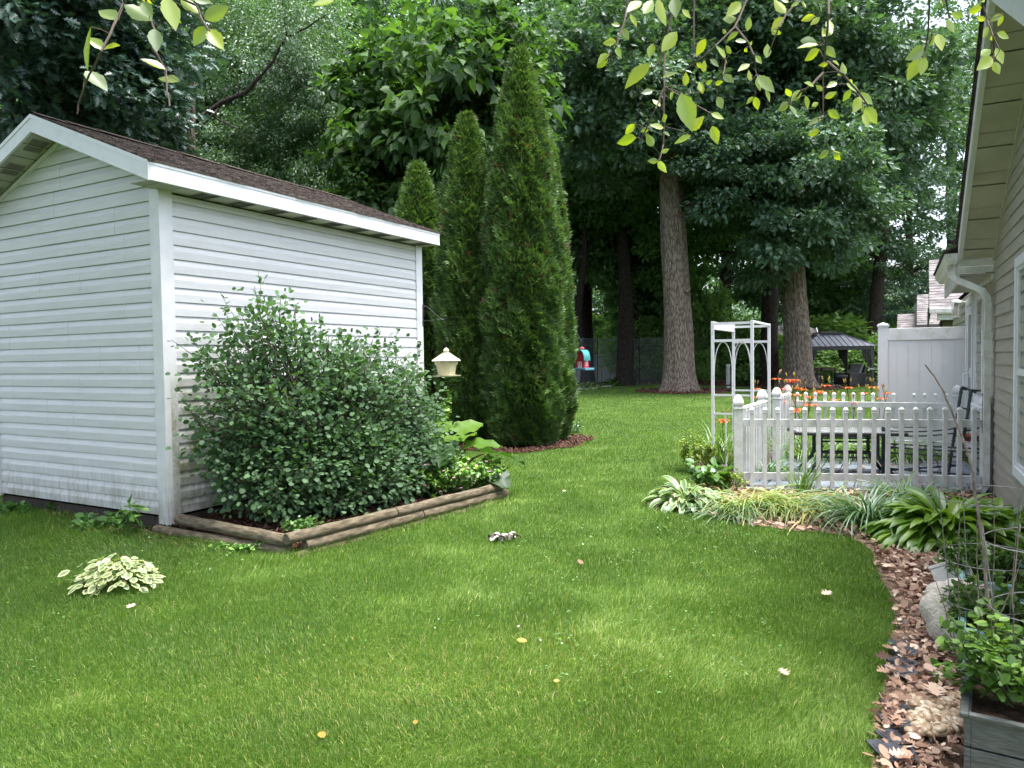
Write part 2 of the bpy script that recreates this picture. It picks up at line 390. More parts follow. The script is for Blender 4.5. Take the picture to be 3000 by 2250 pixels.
for k in range(14):
    a = X0 + k * (X1 - X0) / 14; b = a + (X1 - X0) / 14 * 1.05; zt = rz(RH) + .02 + random.uniform(0, .006)
    mb.add([(a, RH - .13, zt - .13 * SLP), (b, RH - .13, zt - .13 * SLP - .004), (b, RH, zt), (a, RH, zt + .005), (b, RH + .13, zt - .13 * SLP - .004), (a, RH + .13, zt - .13 * SLP)], [(0, 1, 2, 3), (3, 2, 4, 5)])
mb.build("ridge_cap", m_shin, shed)
# fascia boards (with a drip lip), rakes
mb = MB(); mb.box(-OH - .001, SL + .10, -.262, -.244, ZS + .005, ZE - .035); mb.box(-OH - .001, SL + .10, -.268, -.242, ZE - .037, ZE - .006); mb.box(-OH, SL + .10, -.2655, -.244, ZS - .004, ZS + .012)
mb.build("eave_fascia", m_fascia, shed, bevel=.002)
for sgn in (0, 1):
    mb = MB()
    f = (lambda x, y, t: (x, y, t)) if sgn == 0 else (lambda x, y, t: (x, SW - y, t))
    def rk(xa, xb, dz0, dz1):
        ys = [-.262, RH]
        vs = []
        for x in (xa, xb):
            for y in ys: vs += [f(x, y, rz(y) - dz0), f(x, y, rz(y) - dz1)]
        mb.add(vs, [(0, 1, 3, 2), (4, 6, 7, 5), (0, 2, 6, 4), (1, 5, 7, 3), (0, 4, 5, 1), (2, 3, 7, 6)])
    rk(-OH - .012, -OH + .006, .035, .15); rk(-OH - .018, -OH + .008, .002, .037); rk(-OH - .016, -OH + .006, .148, .158)
    mb.build("rake_fascia", m_fascia, shed)
mb = MB(); mb.box(-OH, SL + .10, SW + .244, SW + .262, ZS, ZE - .01); mb.build("eave_fascia", m_fascia, shed)
# soffits: lapped panels with ribbed vents
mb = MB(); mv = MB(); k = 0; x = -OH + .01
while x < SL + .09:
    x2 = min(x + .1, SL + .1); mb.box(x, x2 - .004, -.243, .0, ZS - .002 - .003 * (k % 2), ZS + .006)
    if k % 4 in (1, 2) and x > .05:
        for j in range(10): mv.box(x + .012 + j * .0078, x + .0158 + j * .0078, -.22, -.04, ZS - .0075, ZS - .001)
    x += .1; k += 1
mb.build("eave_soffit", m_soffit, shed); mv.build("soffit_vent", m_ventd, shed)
for sgn in (0, 1):
    mb = MB(); mv = MB(); k = 0; y = -.24
    f = (lambda y: y) if sgn == 0 else (lambda y: SW - y)
    while y < RH - .02:
        y2 = min(y + .1, RH); dz = .15 + .003 * (k % 2)
        mb.add([(-OH, f(y), rz(y) - dz), (-.0, f(y), rz(y) - dz), (-.0, f(y2 - .004), rz(y2 - .004) - dz), (-OH, f(y2 - .004), rz(y2 - .004) - dz)], [(0, 1, 2, 3)])
        if k % 4 in (1, 2):
            for j in range(8):
                ya = y + .012 + j * .01; mv.add([(-OH + .05, f(ya), rz(ya) - .157), (-.07, f(ya), rz(ya) - .157), (-.07, f(ya + .005), rz(ya + .005) - .157), (-OH + .05, f(ya + .005), rz(ya + .005) - .157)], [(0, 1, 2, 3)])
        y += .1; k += 1
    mb.build("rake_soffit", m_soffit, shed); mv.build("soffit_vent", m_ventd, shed)
    mb = MB(); mb.bar((-.03, f(-.0), rz(0) - .185), (-.03, f(RH), rz(RH) - .185), .03, .03); mb.build("gable_molding", m_fascia, shed)

# ------------------------------------------------------------ raised bed of landscape timbers
m_log = M("weathered_log", (.26, .215, .15), (.10, .085, .058), scale=7, rough=.9, spec=.2, bump=1.5, bscale=40, stretch=(1.5, 8, 8))
m_logend = M("log_end", (.22, .17, .10), (.08, .075, .04), scale=14, rough=.95, bump=1)
bA, bB, bC = G(528, 1562), G(862, 1632), G(1486, 1462)
rb = thing("raised_bed_border", "border of stacked weathered round landscape timbers around the planted bed", "bed border", bB)
def timber(a, b, r, seed):
    rn = random.Random(seed); a = Vector(a); b = Vector(b); L = (b - a).length; n = 9
    mb = MB(); pts = [Vector((L * i / n, rn.uniform(-.004, .004), rn.uniform(-.003, .003))) for i in range(n + 1)]
    mb.tube([(-.001, 0, 0), (.006, 0, 0)] + [tuple(p) for p in pts[1:-1]] + [(L - .006, 0, 0), (L, 0, 0)], [r * .9] + [r * rn.uniform(.97, 1.03) for _ in range(n + 1)] + [r * .9], 12)
    o = mb.build("timber", m_log, rb, smooth=True); d = (b - a).normalized()
    o.location = a - bB; o.rotation_euler = d.to_track_quat('X', 'Z').to_euler(); return o
dl = (bC - bB).normalized(); nn_ = Vector((dl.y, -dl.x, 0)); LL = (bC - bB).length
for i, (z, off, seg) in enumerate([(-.012, .015, [(0.0, 1)]), (.062, .008, [(.04, .52), (.525, 1.0)]), (.138, 0, [(-.02, .40), (.404, .97)])]):
    for j, (s, e) in enumerate(seg):
        a = bB + dl * LL * s + nn_ * (off - .02) + Vector((0, 0, z)); b = bB + dl * LL * e + nn_ * (off - .02) + Vector((0, 0, z)); timber(a, b, .043, i * 7 + j)
df_ = (bB - bA).normalized()
timber(bA + Vector((0, 0, .118)) - df_ * .02, bB + Vector((0, 0, .112)) - df_ * .045, .046, 31)
timber(bA + Vector((-.25, .1, .01)), bB + Vector((0, 0, .03)) - df_ * .05, .04, 32)
bk = ex * 3.55 + SC0
timber(bC + Vector((-.06, .02, .05)), bk + Vector((.2, -.05, .05)), .043, 33); timber(bC + Vector((-.06, .02, .125)), bk + Vector((.2, -.05, .125)), .043, 34)
RB = [tuple((bA + ey * -.03).xy), tuple(bB.xy), tuple(bC.xy), tuple((bk + ex * .2).xy), tuple((SC0 + ex * .02).xy)]
poly_sheet("raised_bed_soil", [(bA.x, bA.y), (bB.x - .03, bB.y + .02), (bC.x - .03, bC.y), (bk.x + .1, bk.y), (SC0.x + .02, SC0.y - .01)], .045, m_mulch)

# soil strips: beside the shed, under the arborvitae, round the oaks
strip = [tuple(G(*p).xy) for p in [(-300, 1490), (0, 1478), (130, 1508), (300, 1556), (520, 1605), (640, 1600), (560, 1560), (497, 1556)]] + [tuple((SC0 + ey * 3).xy)]
poly_sheet("soil_strip", strip, .007, m_soil)
def ring(name, c, r, m, z=.01, n=40, jit=.12):
    pts = []
    for k in range(n):
        a = 2 * math.pi * k / n; q = r * (1 + jit * math.sin(3 * a + c[0]) * .6 + jit * math.sin(7 * a + c[1]) * .5)
        pts.append((c[0] + q * math.cos(a), c[1] + q * math.sin(a) * 1.0))
    return poly_sheet(name, pts, z, m), pts
ARB = [(-.50, 12.2), (.12, 11.75), (.62, 12.6), (-1.66, 13.2)]
OAK1 = G(1990, 1148); OAK2 = G(2336, 1138)
_, arbring = ring("mulch_bed", (.0, 12.3), 1.32, m_mulch)
_, oakring1 = ring("mulch_ring", (OAK1.x + .3, OAK1.y + .2), 2.0, m_mulch)
_, oakring2 = ring("mulch_ring", (OAK2.x + .2, OAK2.y + .2), 1.9, m_mulch)
# ============================================================ HOUSE on the right
HC = Vector((4.77, 7.20, 0)); HA = math.atan2(.883, .470)       # far corner of the gable wall; local +x runs away from the camera, local +y is outwards (towards the lawn)
m_beige = M("beige_siding", (.35, .325, .28), (.275, .255, .215), scale=2.0, rough=.6, bump=.3, bscale=30, stretch=(1, 1, 12), lo=.3, hi=.7)
m_vin = M("white_vinyl", (.68, .69, .73), (.61, .62, .66), scale=3, rough=.4, lo=.25, hi=.5)
def mildew(nt, tc, col):
    n = _n(nt, "ShaderNodeTexNoise"); n.inputs["Scale"].default_value = 7; n.inputs["Detail"].default_value = 9; n.inputs["Roughness"].default_value = .75; nt.links.new(tc.outputs['Object'], n.inputs[0])
    r = _ramp(nt, [(.5, 0.0), (.72, .75)]); nt.links.new(n.outputs[0], r.inputs[0])
    mx = _n(nt, "ShaderNodeMix", data_type='RGBA'); nt.links.new(r.outputs[0], mx.inputs[0]); nt.links.new(col, mx.inputs[6]); mx.inputs[7].default_value = (.33, .34, .22, 1); return mx.outputs[2]
m_picket = M("picket_vinyl", (.67, .68, .70), (.56, .57, .56), scale=9, rough=.45, extra=mildew, lo=.25, hi=.5)
m_alum = M("white_aluminium", (.64, .64, .625), (.45, .435, .40), scale=9, rough=.45, lo=.2, hi=.55, extra=mildew)
m_glass = M("dark_window_glass", (.02, .025, .03), (.03, .035, .04), rough=.06, spec=.8)
m_dark = M("black_metal", (.014, .016, .018), (.03, .03, .032), scale=20, rough=.5)
m_green_metal = M("dark_green_metal", (.012, .028, .03), (.03, .045, .045), scale=30, rough=.45)
house = thing("house", "beige lap sided house with white soffit gutter and downspout beside the patio", "house", HC, HA)
# local x: negative towards the camera
GX = -5.6; HCRS = .114; ZW0 = .05; MID = -2.8
def gz(x): return 2.40 + (2.8 - abs(x - MID)) * .5          # top line of the outer rake edge
mb = siding(MB(), 5.6, ZW0, 34, HCRS, lambda u, o, z: (GX + u, o, z), style='lap', joint=(1, (0, 0, 1, 1, 2)), off=.003, seed=4)
o = mb.build("gable_wall", m_beige, house)
clip(o, (0, 0, gz(0) - .03), Vector((.5, 0, 1))); clip(o, (GX, 0, gz(GX) - .03), Vector((-.5, 0, 1)))
mb = MB(); mb.box(GX + .01, 6.5, -5, -.01, 0, 2.3); mb.prism([(GX + .01, 2.3), (-.01, 2.3), (MID, 3.62)], -5, -.01, lambda x, y, t: (x, t, y)); mb.build("inner_frame", m_black, house)
mb = siding(MB(), 6.4, ZW0, 19, HCRS, lambda u, o, z: (u, o, z), style='lap', seed=6); mb.build("porch_wall", m_beige, house)
mb = MB(); mb.box(GX, 6.4, -.02, .012, -.02, .045); mb.build("foundation", m_skid, house)
# rake soffit (ribbed), rake fascia, shingle edge
for sg, nm in ((1, "rake_soffit"), (-1, "rake_soffit")):
    mb = MB(); n = 19; a0 = 0.0
    for i in range(n):
        xa = MID + sg * 2.8 * (1 - i / n); xb = MID + sg * 2.8 * (1 - (i + .965) / n); dz = .05 + .006 * (i % 3 == 0)
        mb.add([(xa, .0, gz(xa) - dz), (xa, .305, gz(xa) - dz), (xb, .305, gz(xb) - dz), (xb, .0, gz(xb) - dz)], [(0, 1, 2, 3)])
        mb.add([(xa, .0, gz(xa) - .04), (xa, .305, gz(xa) - .04), (xb + .02, .305, gz(xb) - .03), (xb + .02, .0, gz(xb) - .03)], [(0, 1, 2, 3)])
    mb.build(nm, m_soffit, house)
    mb = MB()
    def rk2(ya, yb, d0, d1):
        vs = []
        for y in (ya, yb):
            for x in (MID + sg * 2.8, MID): vs += [(x, y, gz(x) - d0), (x, y, gz(x) - d1)]
        mb.add(vs, [(0, 1, 3, 2), (4, 6, 7, 5), (0, 2, 6, 4), (1, 5, 7, 3), (0, 4, 5, 1), (2, 3, 7, 6)])
    rk2(.300, .320, -.09, .065); rk2(.28, .30, .035, .06); mb.build("rake_fascia", m_fascia, house)
    mb = MB(); rk2(-4.0, .345, -.135, -.10); rk2(.3205, .335, -.10, -.085); mb.build("roof_edge", m_shin, house)
    mb = MB(); rk2(.0, .03, .05, .085); mb.build("soffit_trim", m_soffit, house)
# boxed return at the low end and eave soffit over the porch
mb = MB()
for i in range(3): mb.box(-.004, .02 + .002 * i, .0, .318, 2.205 + i * .068, 2.205 + (i + 1) * .068 - .004)
mb.build("eave_return", m_alum, house)
mb = MB()
for i in range(30): mb.box(.02 + i * .08, .02 + (i + .95) * .08, .0, .315, 2.185 - .004 * (i % 2), 2.2)
mb.build("porch_soffit", m_soffit, house)
mb = MB(); mb.box(.02, 2.45, .300, .322, 2.12, 2.30); mb.box(.02, 2.45, -.0, .03, 2.14, 2.184); mb.build("eave_fascia", m_alum, house)
mb = MB(); mb.add([(-.05, .45, 2.44), (2.5, .45, 2.44), (2.5, -3, 3.6), (-.05, -3, 3.6), (-.05, .45, 2.42), (2.5, .45, 2.42), (2.5, -3, 3.58), (-.05, -3, 3.58)], [(0, 1, 2, 3), (7, 6, 5, 4), (0, 4, 5, 1), (1, 5, 6, 2), (2, 6, 7, 3), (3, 7, 4, 0)]); mb.build("porch_roof", m_shin, house)
# gutter: K profile along the eave
mb = MB(); pr = [(.322, 2.41), (.322, 2.30), (.385, 2.30), (.405, 2.345), (.43, 2.37), (.435, 2.41)]
mb.prism(pr, -.02, 2.4, lambda x, y, t: (t, x, y)); gut = mb.build("gutter", m_alum, house, bevel=.003)
# downspout: elbows, slanted run, straight drop
mb = MB()
def dspout(pts, w=.08, h=.058):
    mb.tube(pts, [w * .56] * len(pts), 4)
path = [(.10, .38, 2.30), (.10, .38, 2.24), (.09, .365, 2.19), (.07, .33, 2.15), (-.02, .16, 2.05), (-.05, .11, 2.01), (-.06, .075, 1.95), (-.06, .07, 1.88), (-.06, .07, .10), (-.05, .09, .05), (-.02, .16, .03)]
def square_tube(mb, pts, w, h):
    V = []; n = 4; base = len(mb.v)
    pts = [Vector(p) for p in pts]
    for i, p in enumerate(pts):
        d = (pts[min(i + 1, len(pts) - 1)] - pts[max(i - 1, 0)]).normalized(); x = Vector((1, 0, 0)); x = (x - d * x.dot(d)).normalized(); y = d.cross(x)
        prof = []
        for a, b in [(-1, -1), (-.5, -1), (-.4, -.8), (-.1, -.8), (0, -1), (.1, -.8), (.4, -.8), (.5, -1), (1, -1), (1, 1), (.5, 1), (.4, .8), (.1, .8), (0, 1), (-.1, .8), (-.4, .8), (-.5, 1), (-1, 1)]:
            prof.append(tuple(p + x * a * w / 2 + y * b * h / 2))
        mb.v += prof
    n = 18
    for i in range(len(pts) - 1):
        for k in range(n): mb.f.append((base + i * n + k, base + i * n + (k + 1) % n, base + (i + 1) * n + (k + 1) % n, base + (i + 1) * n + k))
square_tube(mb, path, .074, .055)
dsp = mb.build("downspout", m_alum, house)
mb = MB(); square_tube(mb, [(-.06, .07, 1.60), (-.06, .073, 1.52), (-.06, .07, 1.36)], .098, .074); mb.build("downspout_adapter", m_alum, house)
mb = MB(); mb.tube([(-.11, .11, 1.0), (-.06, .112, .985), (-.0, .11, 1.0), (.02, .03, 1.01)], .003, 5); mb.tube([(-.11, .11, .99), (-.115, .112, .86), (-.108, .112, .72), (-.112, .112, .62)], .003, 5); mb.build("tie_wire", m_dark, house)
# window near the camera
def frame_box(mb, x0, x1, z0, z1, w, y0, y1):
    mb.box(x0, x1, y0, y1, z0, z0 + w); mb.box(x0, x1, y0, y1, z1 - w, z1); mb.box(x0, x0 + w, y0, y1, z0 + w, z1 - w); mb.box(x1 - w, x1, y0, y1, z0 + w, z1 - w)
def window(parent, x0, x1, z0, z1, mid=None, name="window", tr=.075, y=.02):
    mb = MB(); frame_box(mb, x0, x1, z0, z1, tr, -.01, y + .022); o = mb.build(name, m_vin, parent, bevel=.003)
    mb = MB(); frame_box(mb, x0 + tr, x1 - tr, z0 + tr, z1 - tr, .03, -.012, y + .008)
    if mid: mb.box(x0 + tr + .03, x1 - tr - .03, -.012, y + .01, mid - .025, mid + .025)
    mb.build("sash", m_vin, o, bevel=.002)
    mb = MB(); mb.box(x0 + tr + .03, x1 - tr - .03, -.02, .006, z0 + tr + .03, z1 - tr - .03); mb.build("pane", m_glass, o); return o
window(house, -2.75, -1.68, .45, 2.14, 1.26)
window(house, .82, 1.86, .80, 2.12, None)
mb = MB(); mb.box(.78, 1.90, .0, .075, .765, .80); mb.build("window_sill", m_vin, house, bevel=.003)
# storm door with handle, further along
mb = MB(); frame_box(mb, 2.0, 3.02, .06, 2.12, .09, -.0, .05); dr = mb.build("storm_door", m_vin, house, bevel=.003)
mb = MB(); frame_box(mb, 2.1, 2.92, .08, 2.02, .12, -.0, .035); mb.build("door_leaf", m_vin, dr)
mb = MB(); mb.box(2.22, 2.80, .0, .022, .20, 1.90); mb.build("pane", m_glass, dr)
mb = MB(); mb.tube([(2.18, .05, 1.16), (2.18, .12, 1.14), (2.18, .125, 1.02), (2.18, .10, .93)], .014, 6); mb.box(2.15, 2.21, .03, .06, 1.10, 1.22); mb.build("handle", m_vin, dr, smooth=True)
# lantern on the porch wall
lan = MB(); lc = (3.28, .0, 2.02)
lan.box(3.22, 3.34, .0, .03, 1.90, 2.14); lan.tube([(3.28, .02, 2.10), (3.28, .12, 2.14), (3.28, .14, 2.10)], .01, 6)
lant = tag(lan.build("wall_lantern", m_alum, house), None)
mb = MB(); mb.lathe([(.065, 2.10), (.06, 2.125), (.03, 2.145), (.0, 2.15)], (3.28, .14, 0), 10); mb.lathe([(.06, 1.90), (.06, 1.915)], (3.28, .14, 0), 10)
for k in range(4): a = k * math.pi / 2 + .4; mb.tube([(3.28 + .058 * math.cos(a), .14 + .058 * math.sin(a), 1.91), (3.28 + .058 * math.cos(a), .14 + .058 * math.sin(a), 2.10)], .005, 4)
mb.build("lantern_cage", m_alum, lant)
mb = MB(); mb.lathe([(.016, 1.92), (.04, 1.96), (.045, 2.0), (.03, 2.05), (.018, 2.09)], (3.28, .14, 0), 12); mb.build("bulb", m_soffit, lant, smooth=True)

# ============================================================ FENCES
P1 = Vector((2.40, 7.74, 0)); PH = Vector((4.74, 7.27, 0)); P2 = Vector((3.04, 8.86, 0)); P3 = Vector((3.42, 9.42, 0)); P4 = Vector((3.90, 10.32, 0)); P5 = Vector((5.68, 9.30, 0))
def post_mb(h=1.0, w=.092, capw=None):
    mb = MB(); r2 = math.sqrt(.5)
    mb.box(-w / 2, w / 2, -w / 2, w / 2, 0, h - .155)
    c = w * r2 * 1.12
    mb.lathe([(c * .98, h - .158), (c * 1.06, h - .150), (c * 1.06, h - .140), (c * .92, h - .134), (c * .80, h - .118), (c * .86, h - .108), (c * 1.08, h - .103), (c * 1.09, h - .085), (c * .98, h - .058), (c * .75, h - .030), (c * .38, h - .008), (c * .04, h)], n=4, rot=math.pi / 4)
    return mb
def picket_mb(h, w=.038, z0=.03):
    mb = MB(); mb.box(-w / 2, w / 2, -w / 2, w / 2, z0, h - .06); c = w * math.sqrt(.5) * 1.15
    mb.lathe([(c, h - .062), (c * 1.1, h - .058), (c * 1.1, h - .052), (c * .82, h - .047), (c * .82, h - .041), (c * 1.1, h - .037), (c * 1.12, h - .030), (c * .95, h - .016), (c * .5, h - .004), (c * .05, h)], n=4, rot=math.pi / 4)
    return mb
pk_cache = {}
def picket_fence(label, a, b, posts, hp=1.0, pts=None, zt=.70, zb=.11, hpk=.90, n=None, skip=(), name="picket_fence", side=1, rail=.045):
    a = Vector(a); b = Vector(b); L = (b - a).length; ang = math.atan2(b.y - a.y, b.x - a.x)
    t = thing(name, label, "fence", a, ang)
    for x in posts:
        o = post_mb(hp).build("post", m_picket, t); o.location = (x, 0, 0)
    for z in (zt, zb):
        mb = MB(); mb.box(.052, L - .052, -rail / 2, rail / 2, z, z + .075); mb.build("rail", m_picket, t, bevel=.003)
    key = (hpk,)
    proto = None; s = L / (n + 1)
    for i in range(n):
        if i in skip: continue
        x = s * (i + 1)
        if proto is None:
            proto = picket_mb(hpk).build("picket", m_picket, t); o = proto
        else:
            o = proto.copy(); COL.objects.link(o); o.parent = t
        o.location = (x, -side * .0415, 0); o.rotation_euler = (random.uniform(-.008, .008), random.uniform(-.006, .006), 0)
    return t
picket_fence("front white picket fence between corner post and the house downspout", P1, PH, (0, (PH - P1).length), n=17, hpk=.87, zt=.665, zb=.10)
picket_fence("short white picket fence running back from the corner post to the gate gap", P1, P2, ((P2 - P1).length,), n=9, hpk=.88, zt=.68, zb=.12)
picket_fence("short white picket section with two posts behind the arbor opening", P3, P4, (0, (P4 - P3).length), n=5, hpk=.9, zt=.70)
picket_fence("rear white picket fence on the far side of the patio with orange lilies", P4, P5, ((P5 - P4).length,), n=16, hpk=.89, zt=.69, zb=.12, skip=(9, 11), side=-1)

# privacy fence panel
pv0 = HC + Vector((.470, .883, 0)) * 3.20 + Vector((-.883, .470, 0)) * .02; pvd = Vector((-.883, .470, 0)); PL = .96
pv = thing("privacy_fence", "tall white tongue and groove privacy fence panel meeting the house wall", "fence", pv0, math.atan2(pvd.y, pvd.x))
mb = MB(); k = 0; x = .0
while x < PL - .02: mb.box(x, min(x + .14, PL) - .004, -.012, .012, .16, 1.62); x += .142
mb.box(0, PL, -.006, .006, .16, 1.62); mb.build("panel", m_vin, pv)
mb = MB(); mb.box(0, PL, -.024, .024, 1.60, 1.77); mb.build("top_rail", m_picket, pv, bevel=.004)
mb = MB(); mb.box(0, PL, -.024, .024, .06, .17); mb.build("bottom_rail", m_vin, pv, bevel=.004)
mb = MB(); mb.box(PL, PL + .13, -.065, .065, 0, 1.80); mb.box(PL - .012, PL + .142, -.077, .077, 1.80, 1.83); mb.add([(PL - .005, -.07, 1.83), (PL + .135, -.07, 1.83), (PL + .135, .07, 1.83), (PL - .005, .07, 1.83), (PL + .065, 0, 1.86)], [(0, 1, 4), (1, 2, 4), (2, 3, 4), (3, 0, 4)]); mb.build("post", m_vin, pv)

# ------------------------------------------------------------ patio slab
PAT = [tuple((P1 + Vector((.02, -.16, 0))).xy), tuple((PH + Vector((.1, -.12, 0))).xy), (5.75, 9.25), (4.62, 9.62), (3.55, 9.9), (3.3, 9.3)]
def patio_col():
    m = bpy.data.materials.new("blue_grey_paving"); m.use_nodes = True; nt = m.node_tree; b = nt.nodes["Principled BSDF"]; b.inputs["Roughness"].default_value = .75
    tc = _n(nt, "ShaderNodeTexCoord"); mp = _n(nt, "ShaderNodeMapping"); mp.inputs["Rotation"].default_value = (0, 0, -HA + .0); nt.links.new(tc.outputs['Object'], mp.inputs[0])
    br = _n(nt, "ShaderNodeTexBrick"); br.offset = .5; br.inputs["Scale"].default_value = 1; br.inputs["Brick Width"].default_value = .42; br.inputs["Row Height"].default_value = .21; br.inputs["Mortar Size"].default_value = .007
    br.inputs["Color1"].default_value = (.16, .20, .245, 1); br.inputs["Color2"].default_value = (.20, .24, .285, 1); br.inputs["Mortar"].default_value = (.03, .025, .02, 1)
    nt.links.new(mp.outputs[0], br.inputs[0])
    n = _n(nt, "ShaderNodeTexNoise"); n.inputs["Scale"].default_value = 14; n.inputs["Detail"].default_value = 8; nt.links.new(tc.outputs['Object'], n.inputs[0])
    r = _ramp(nt, [(.3, (.7, .7, .7)), (.7, (1.15, 1.15, 1.15))]); nt.links.new(n.outputs[0], r.inputs[0])
    mx = _n(nt, "ShaderNodeMix", data_type='RGBA', blend_type='MULTIPLY'); mx.inputs[0].default_value = 1; nt.links.new(br.outputs[0], mx.inputs[6]); nt.links.new(r.outputs[0], mx.inputs[7]); nt.links.new(mx.outputs[2], b.inputs[0])
    bp = _n(nt, "ShaderNodeBump"); bp.inputs["Distance"].default_value = .01; nt.links.new(br.outputs["Fac"], bp.inputs["Height"]); bp.invert = True; nt.links.new(bp.outputs[0], b.inputs["Normal"])
    return m
mb = MB(); mb.prism(PAT, -.02, .03, lambda x, y, t: (x, y, t)); tag(mb.build("patio", patio_col()), kind='structure')

# ------------------------------------------------------------ arbor
m_arb = M("white_painted_metal", (.68, .69, .72), (.54, .54, .55), scale=12, rough=.45, lo=.25, hi=.45)
aC = Vector((2.90, 8.80, 0)); adx = Vector((-.883, .470, 0)); ady = Vector((.470, .883, 0)); AWd, ASp, AH = .47, 1.28, 1.84
arb = thing("garden_arbor", "white metal garden arbor with gothic arched side panels beside the picket gate gap", "arbor", aC, math.atan2(adx.y, adx.x))
def asp(x, y, z): return (x, -y, z)
for yy in (0, ASp):
    mb = MB(); t = .036
    for xx in (0, AWd): mb.box(xx - t / 2, xx + t / 2, -yy - t / 2, -yy + t / 2, 0, AH)
    mb.build("leg", m_arb, arb, bevel=.003)
    mb = MB(); t2 = .026
    for z, tt in ((AH - .03, .03), (1.60, .032), (.93, .022), (.70, .022)): mb.box(.018, AWd - .018, -yy - tt / 2, -yy + tt / 2, z - tt / 2, z + tt / 2)
    bay = (AWd - .036) / 2
    for k in range(2):
        x0 = .018 + k * bay; xm = x0 + bay / 2
        for sg in (-1, 1):
            pts = [(xm + sg * bay / 2 * math.cos(q * math.pi / 2 * .97), -yy, 1.20 + .38 * math.sin(q * math.pi / 2)) for q in [i / 8 for i in range(9)]]
            mb.tube(pts, .0055, 5, cap=False)
    mb.tube([(AWd / 2, -yy, .93), (AWd / 2, -yy, 1.22)], .008, 6)
    for k in (1, 2): mb.tube([(AWd * k / 3, -yy, .06), (AWd * k / 3, -yy, .70)], .009, 6)
    mb.box(.018, AWd - .018, -yy - .01, -yy + .01, .05, .07); mb.build("side_panel", m_arb, arb, smooth=False)
for xx in (0, AWd):
    mb = MB(); mb.box(xx - .014, xx + .014, -ASp, 0, AH - (.10 if xx else .03), AH - .002); mb.build("top_beam", m_arb, arb, bevel=.003)
# ============================================================ SMALL THINGS
# ---- beige lantern-shaped bird feeder on a bracket
m_cream = M("cream_plastic", (.62, .56, .36), (.50, .45, .28), scale=6, rough=.5)
m_creamroof = M("cream_roof_plastic", (.62, .60, .46), (.50, .48, .36), scale=6, rough=.5)
FD = D(1307, 1030, 9.35); k8 = math.pi / 8
fd = thing("bird_feeder", "cream lantern shaped bird feeder hanging in front of the arborvitae", "bird feeder", (FD.x, FD.y, FD.z - .30))
s = 9.35 / FPX
def Z(v): return (D(1307, 1106, 9.35).z + 1.15 * (D(1307, v, 9.35).z - D(1307, 1106, 9.35).z)) - (FD.z - .30)
zt, zr, ze, zb_, zt2 = Z(1031), Z(1043), Z(1064), Z(1100), Z(1106)
mb = MB(); mb.lathe([(.135, zb_ + .0), (.115, zb_ + .01), (.118, zb_ + .03), (.135, ze - .06), (.155, ze - .035), (.155, ze)], n=8, rot=k8); mb.build("seed_tank", m_cream, fd)
mb = MB(); mb.lathe([(.19, ze - .004), (.195, ze + .004), (.125, ze + .045), (.12, ze + .05), (.04, zr - .01), (.036, zr), (.036, zr + .03), (.042, zr + .032), (.01, zt + .005)], n=8, rot=k8)
for k in range(8):
    a = k * math.pi / 4 + k8; mb.tube([(.193 * math.cos(a), .193 * math.sin(a), ze + .006), (.12 * math.cos(a), .12 * math.sin(a), ze + .052), (.04 * math.cos(a), .04 * math.sin(a), zr)], .004, 4)
mb.build("feeder_roof", m_creamroof, fd)
mb = MB(); mb.lathe([(.17, zb_ - .018), (.19, zb_ - .004), (.17, zb_ - .006), (.05, zb_ + .002)], n=16); mb.build("tray", m_creamroof, fd)
mb = MB(); hk = D(1304, 934, 9.35); lo = Vector((FD.x, FD.y, FD.z - .30))
ch = [(0, 0, zt), (0, 0, hk.z - lo.z - .04), (.012, 0, hk.z - lo.z - .01)]
mb.tube(ch, .0028, 5); mb.build("chain", m_dark, fd)
# bracket on the far corner trim of the shed
brk = thing("feeder_bracket", "thin dark metal bracket arm fixed to the far corner of the white shed", "bracket", D(1238, 930, 9.3))
bo = brk.location
def bl(u, v, Y): return tuple(D(u, v, Y) - bo)
mb = MB(); mb.tube([bl(1239, 893, 9.28), bl(1239.5, 957, 9.28)], .009, 6); mb.build("mounting_bar", m_dark, brk)
mb = MB(); mb.tube([bl(1241, 898, 9.28), bl(1248, 897, 9.3), bl(1290, 934, 9.35), bl(1300, 937, 9.35), bl(1308, 932, 9.35), bl(1308, 926, 9.35), bl(1302, 924, 9.35)], .0055, 6)
mb.tube([bl(1241, 908, 9.28), bl(1236.5, 903, 9.28), bl(1241, 898, 9.28)], .004, 5); mb.tube([bl(1241, 950, 9.28), bl(1236.5, 945, 9.28), bl(1241, 940, 9.28), bl(1290, 937, 9.34)], .004, 5); mb.build("arm", m_dark, brk)

# ---- red barn feeder on a shepherd hook
m_red = M("barn_red", (.42, .03, .05), (.30, .02, .035), scale=10, rough=.5, bump=.3, bscale=40, stretch=(1, 1, 6))
m_teal = M("teal_roof", (.05, .28, .27), (.035, .20, .20), scale=10, rough=.4)
m_bluetray = M("blue_tray", (.10, .30, .38), (.07, .2, .27), scale=10, rough=.5)
BY = 13.2; bc = D(1706, 1078, BY)
bf = thing("barn_bird_feeder", "red barn shaped bird feeder with teal arched roof hanging from a hook", "bird feeder", bc, R(-38))
q = BY / FPX * 1.06
W_, Dp, Hh = 27 * q, 26 * q, 26 * q
mb = MB(); n = 10; arch = [(-W_ * .52, 0), (W_ * .52, 0), (W_ * .5, Hh * .95)] + [(W_ * .5 * math.cos(a) ** .8 if math.cos(a) > 0 else -W_ * .5 * abs(math.cos(a)) ** .8, Hh * .95 + 24 * q * math.sin(a)) for a in [math.pi * i / n for i in range(1, n)]] + [(-W_ * .5, Hh * .95)]
mb.prism(arch, -Dp * .48, Dp * .48, lambda x, y, t: (x, t, y)); mb.build("barn_body", m_red, bf)
mb = MB(); n = 14; out = []; inn = []
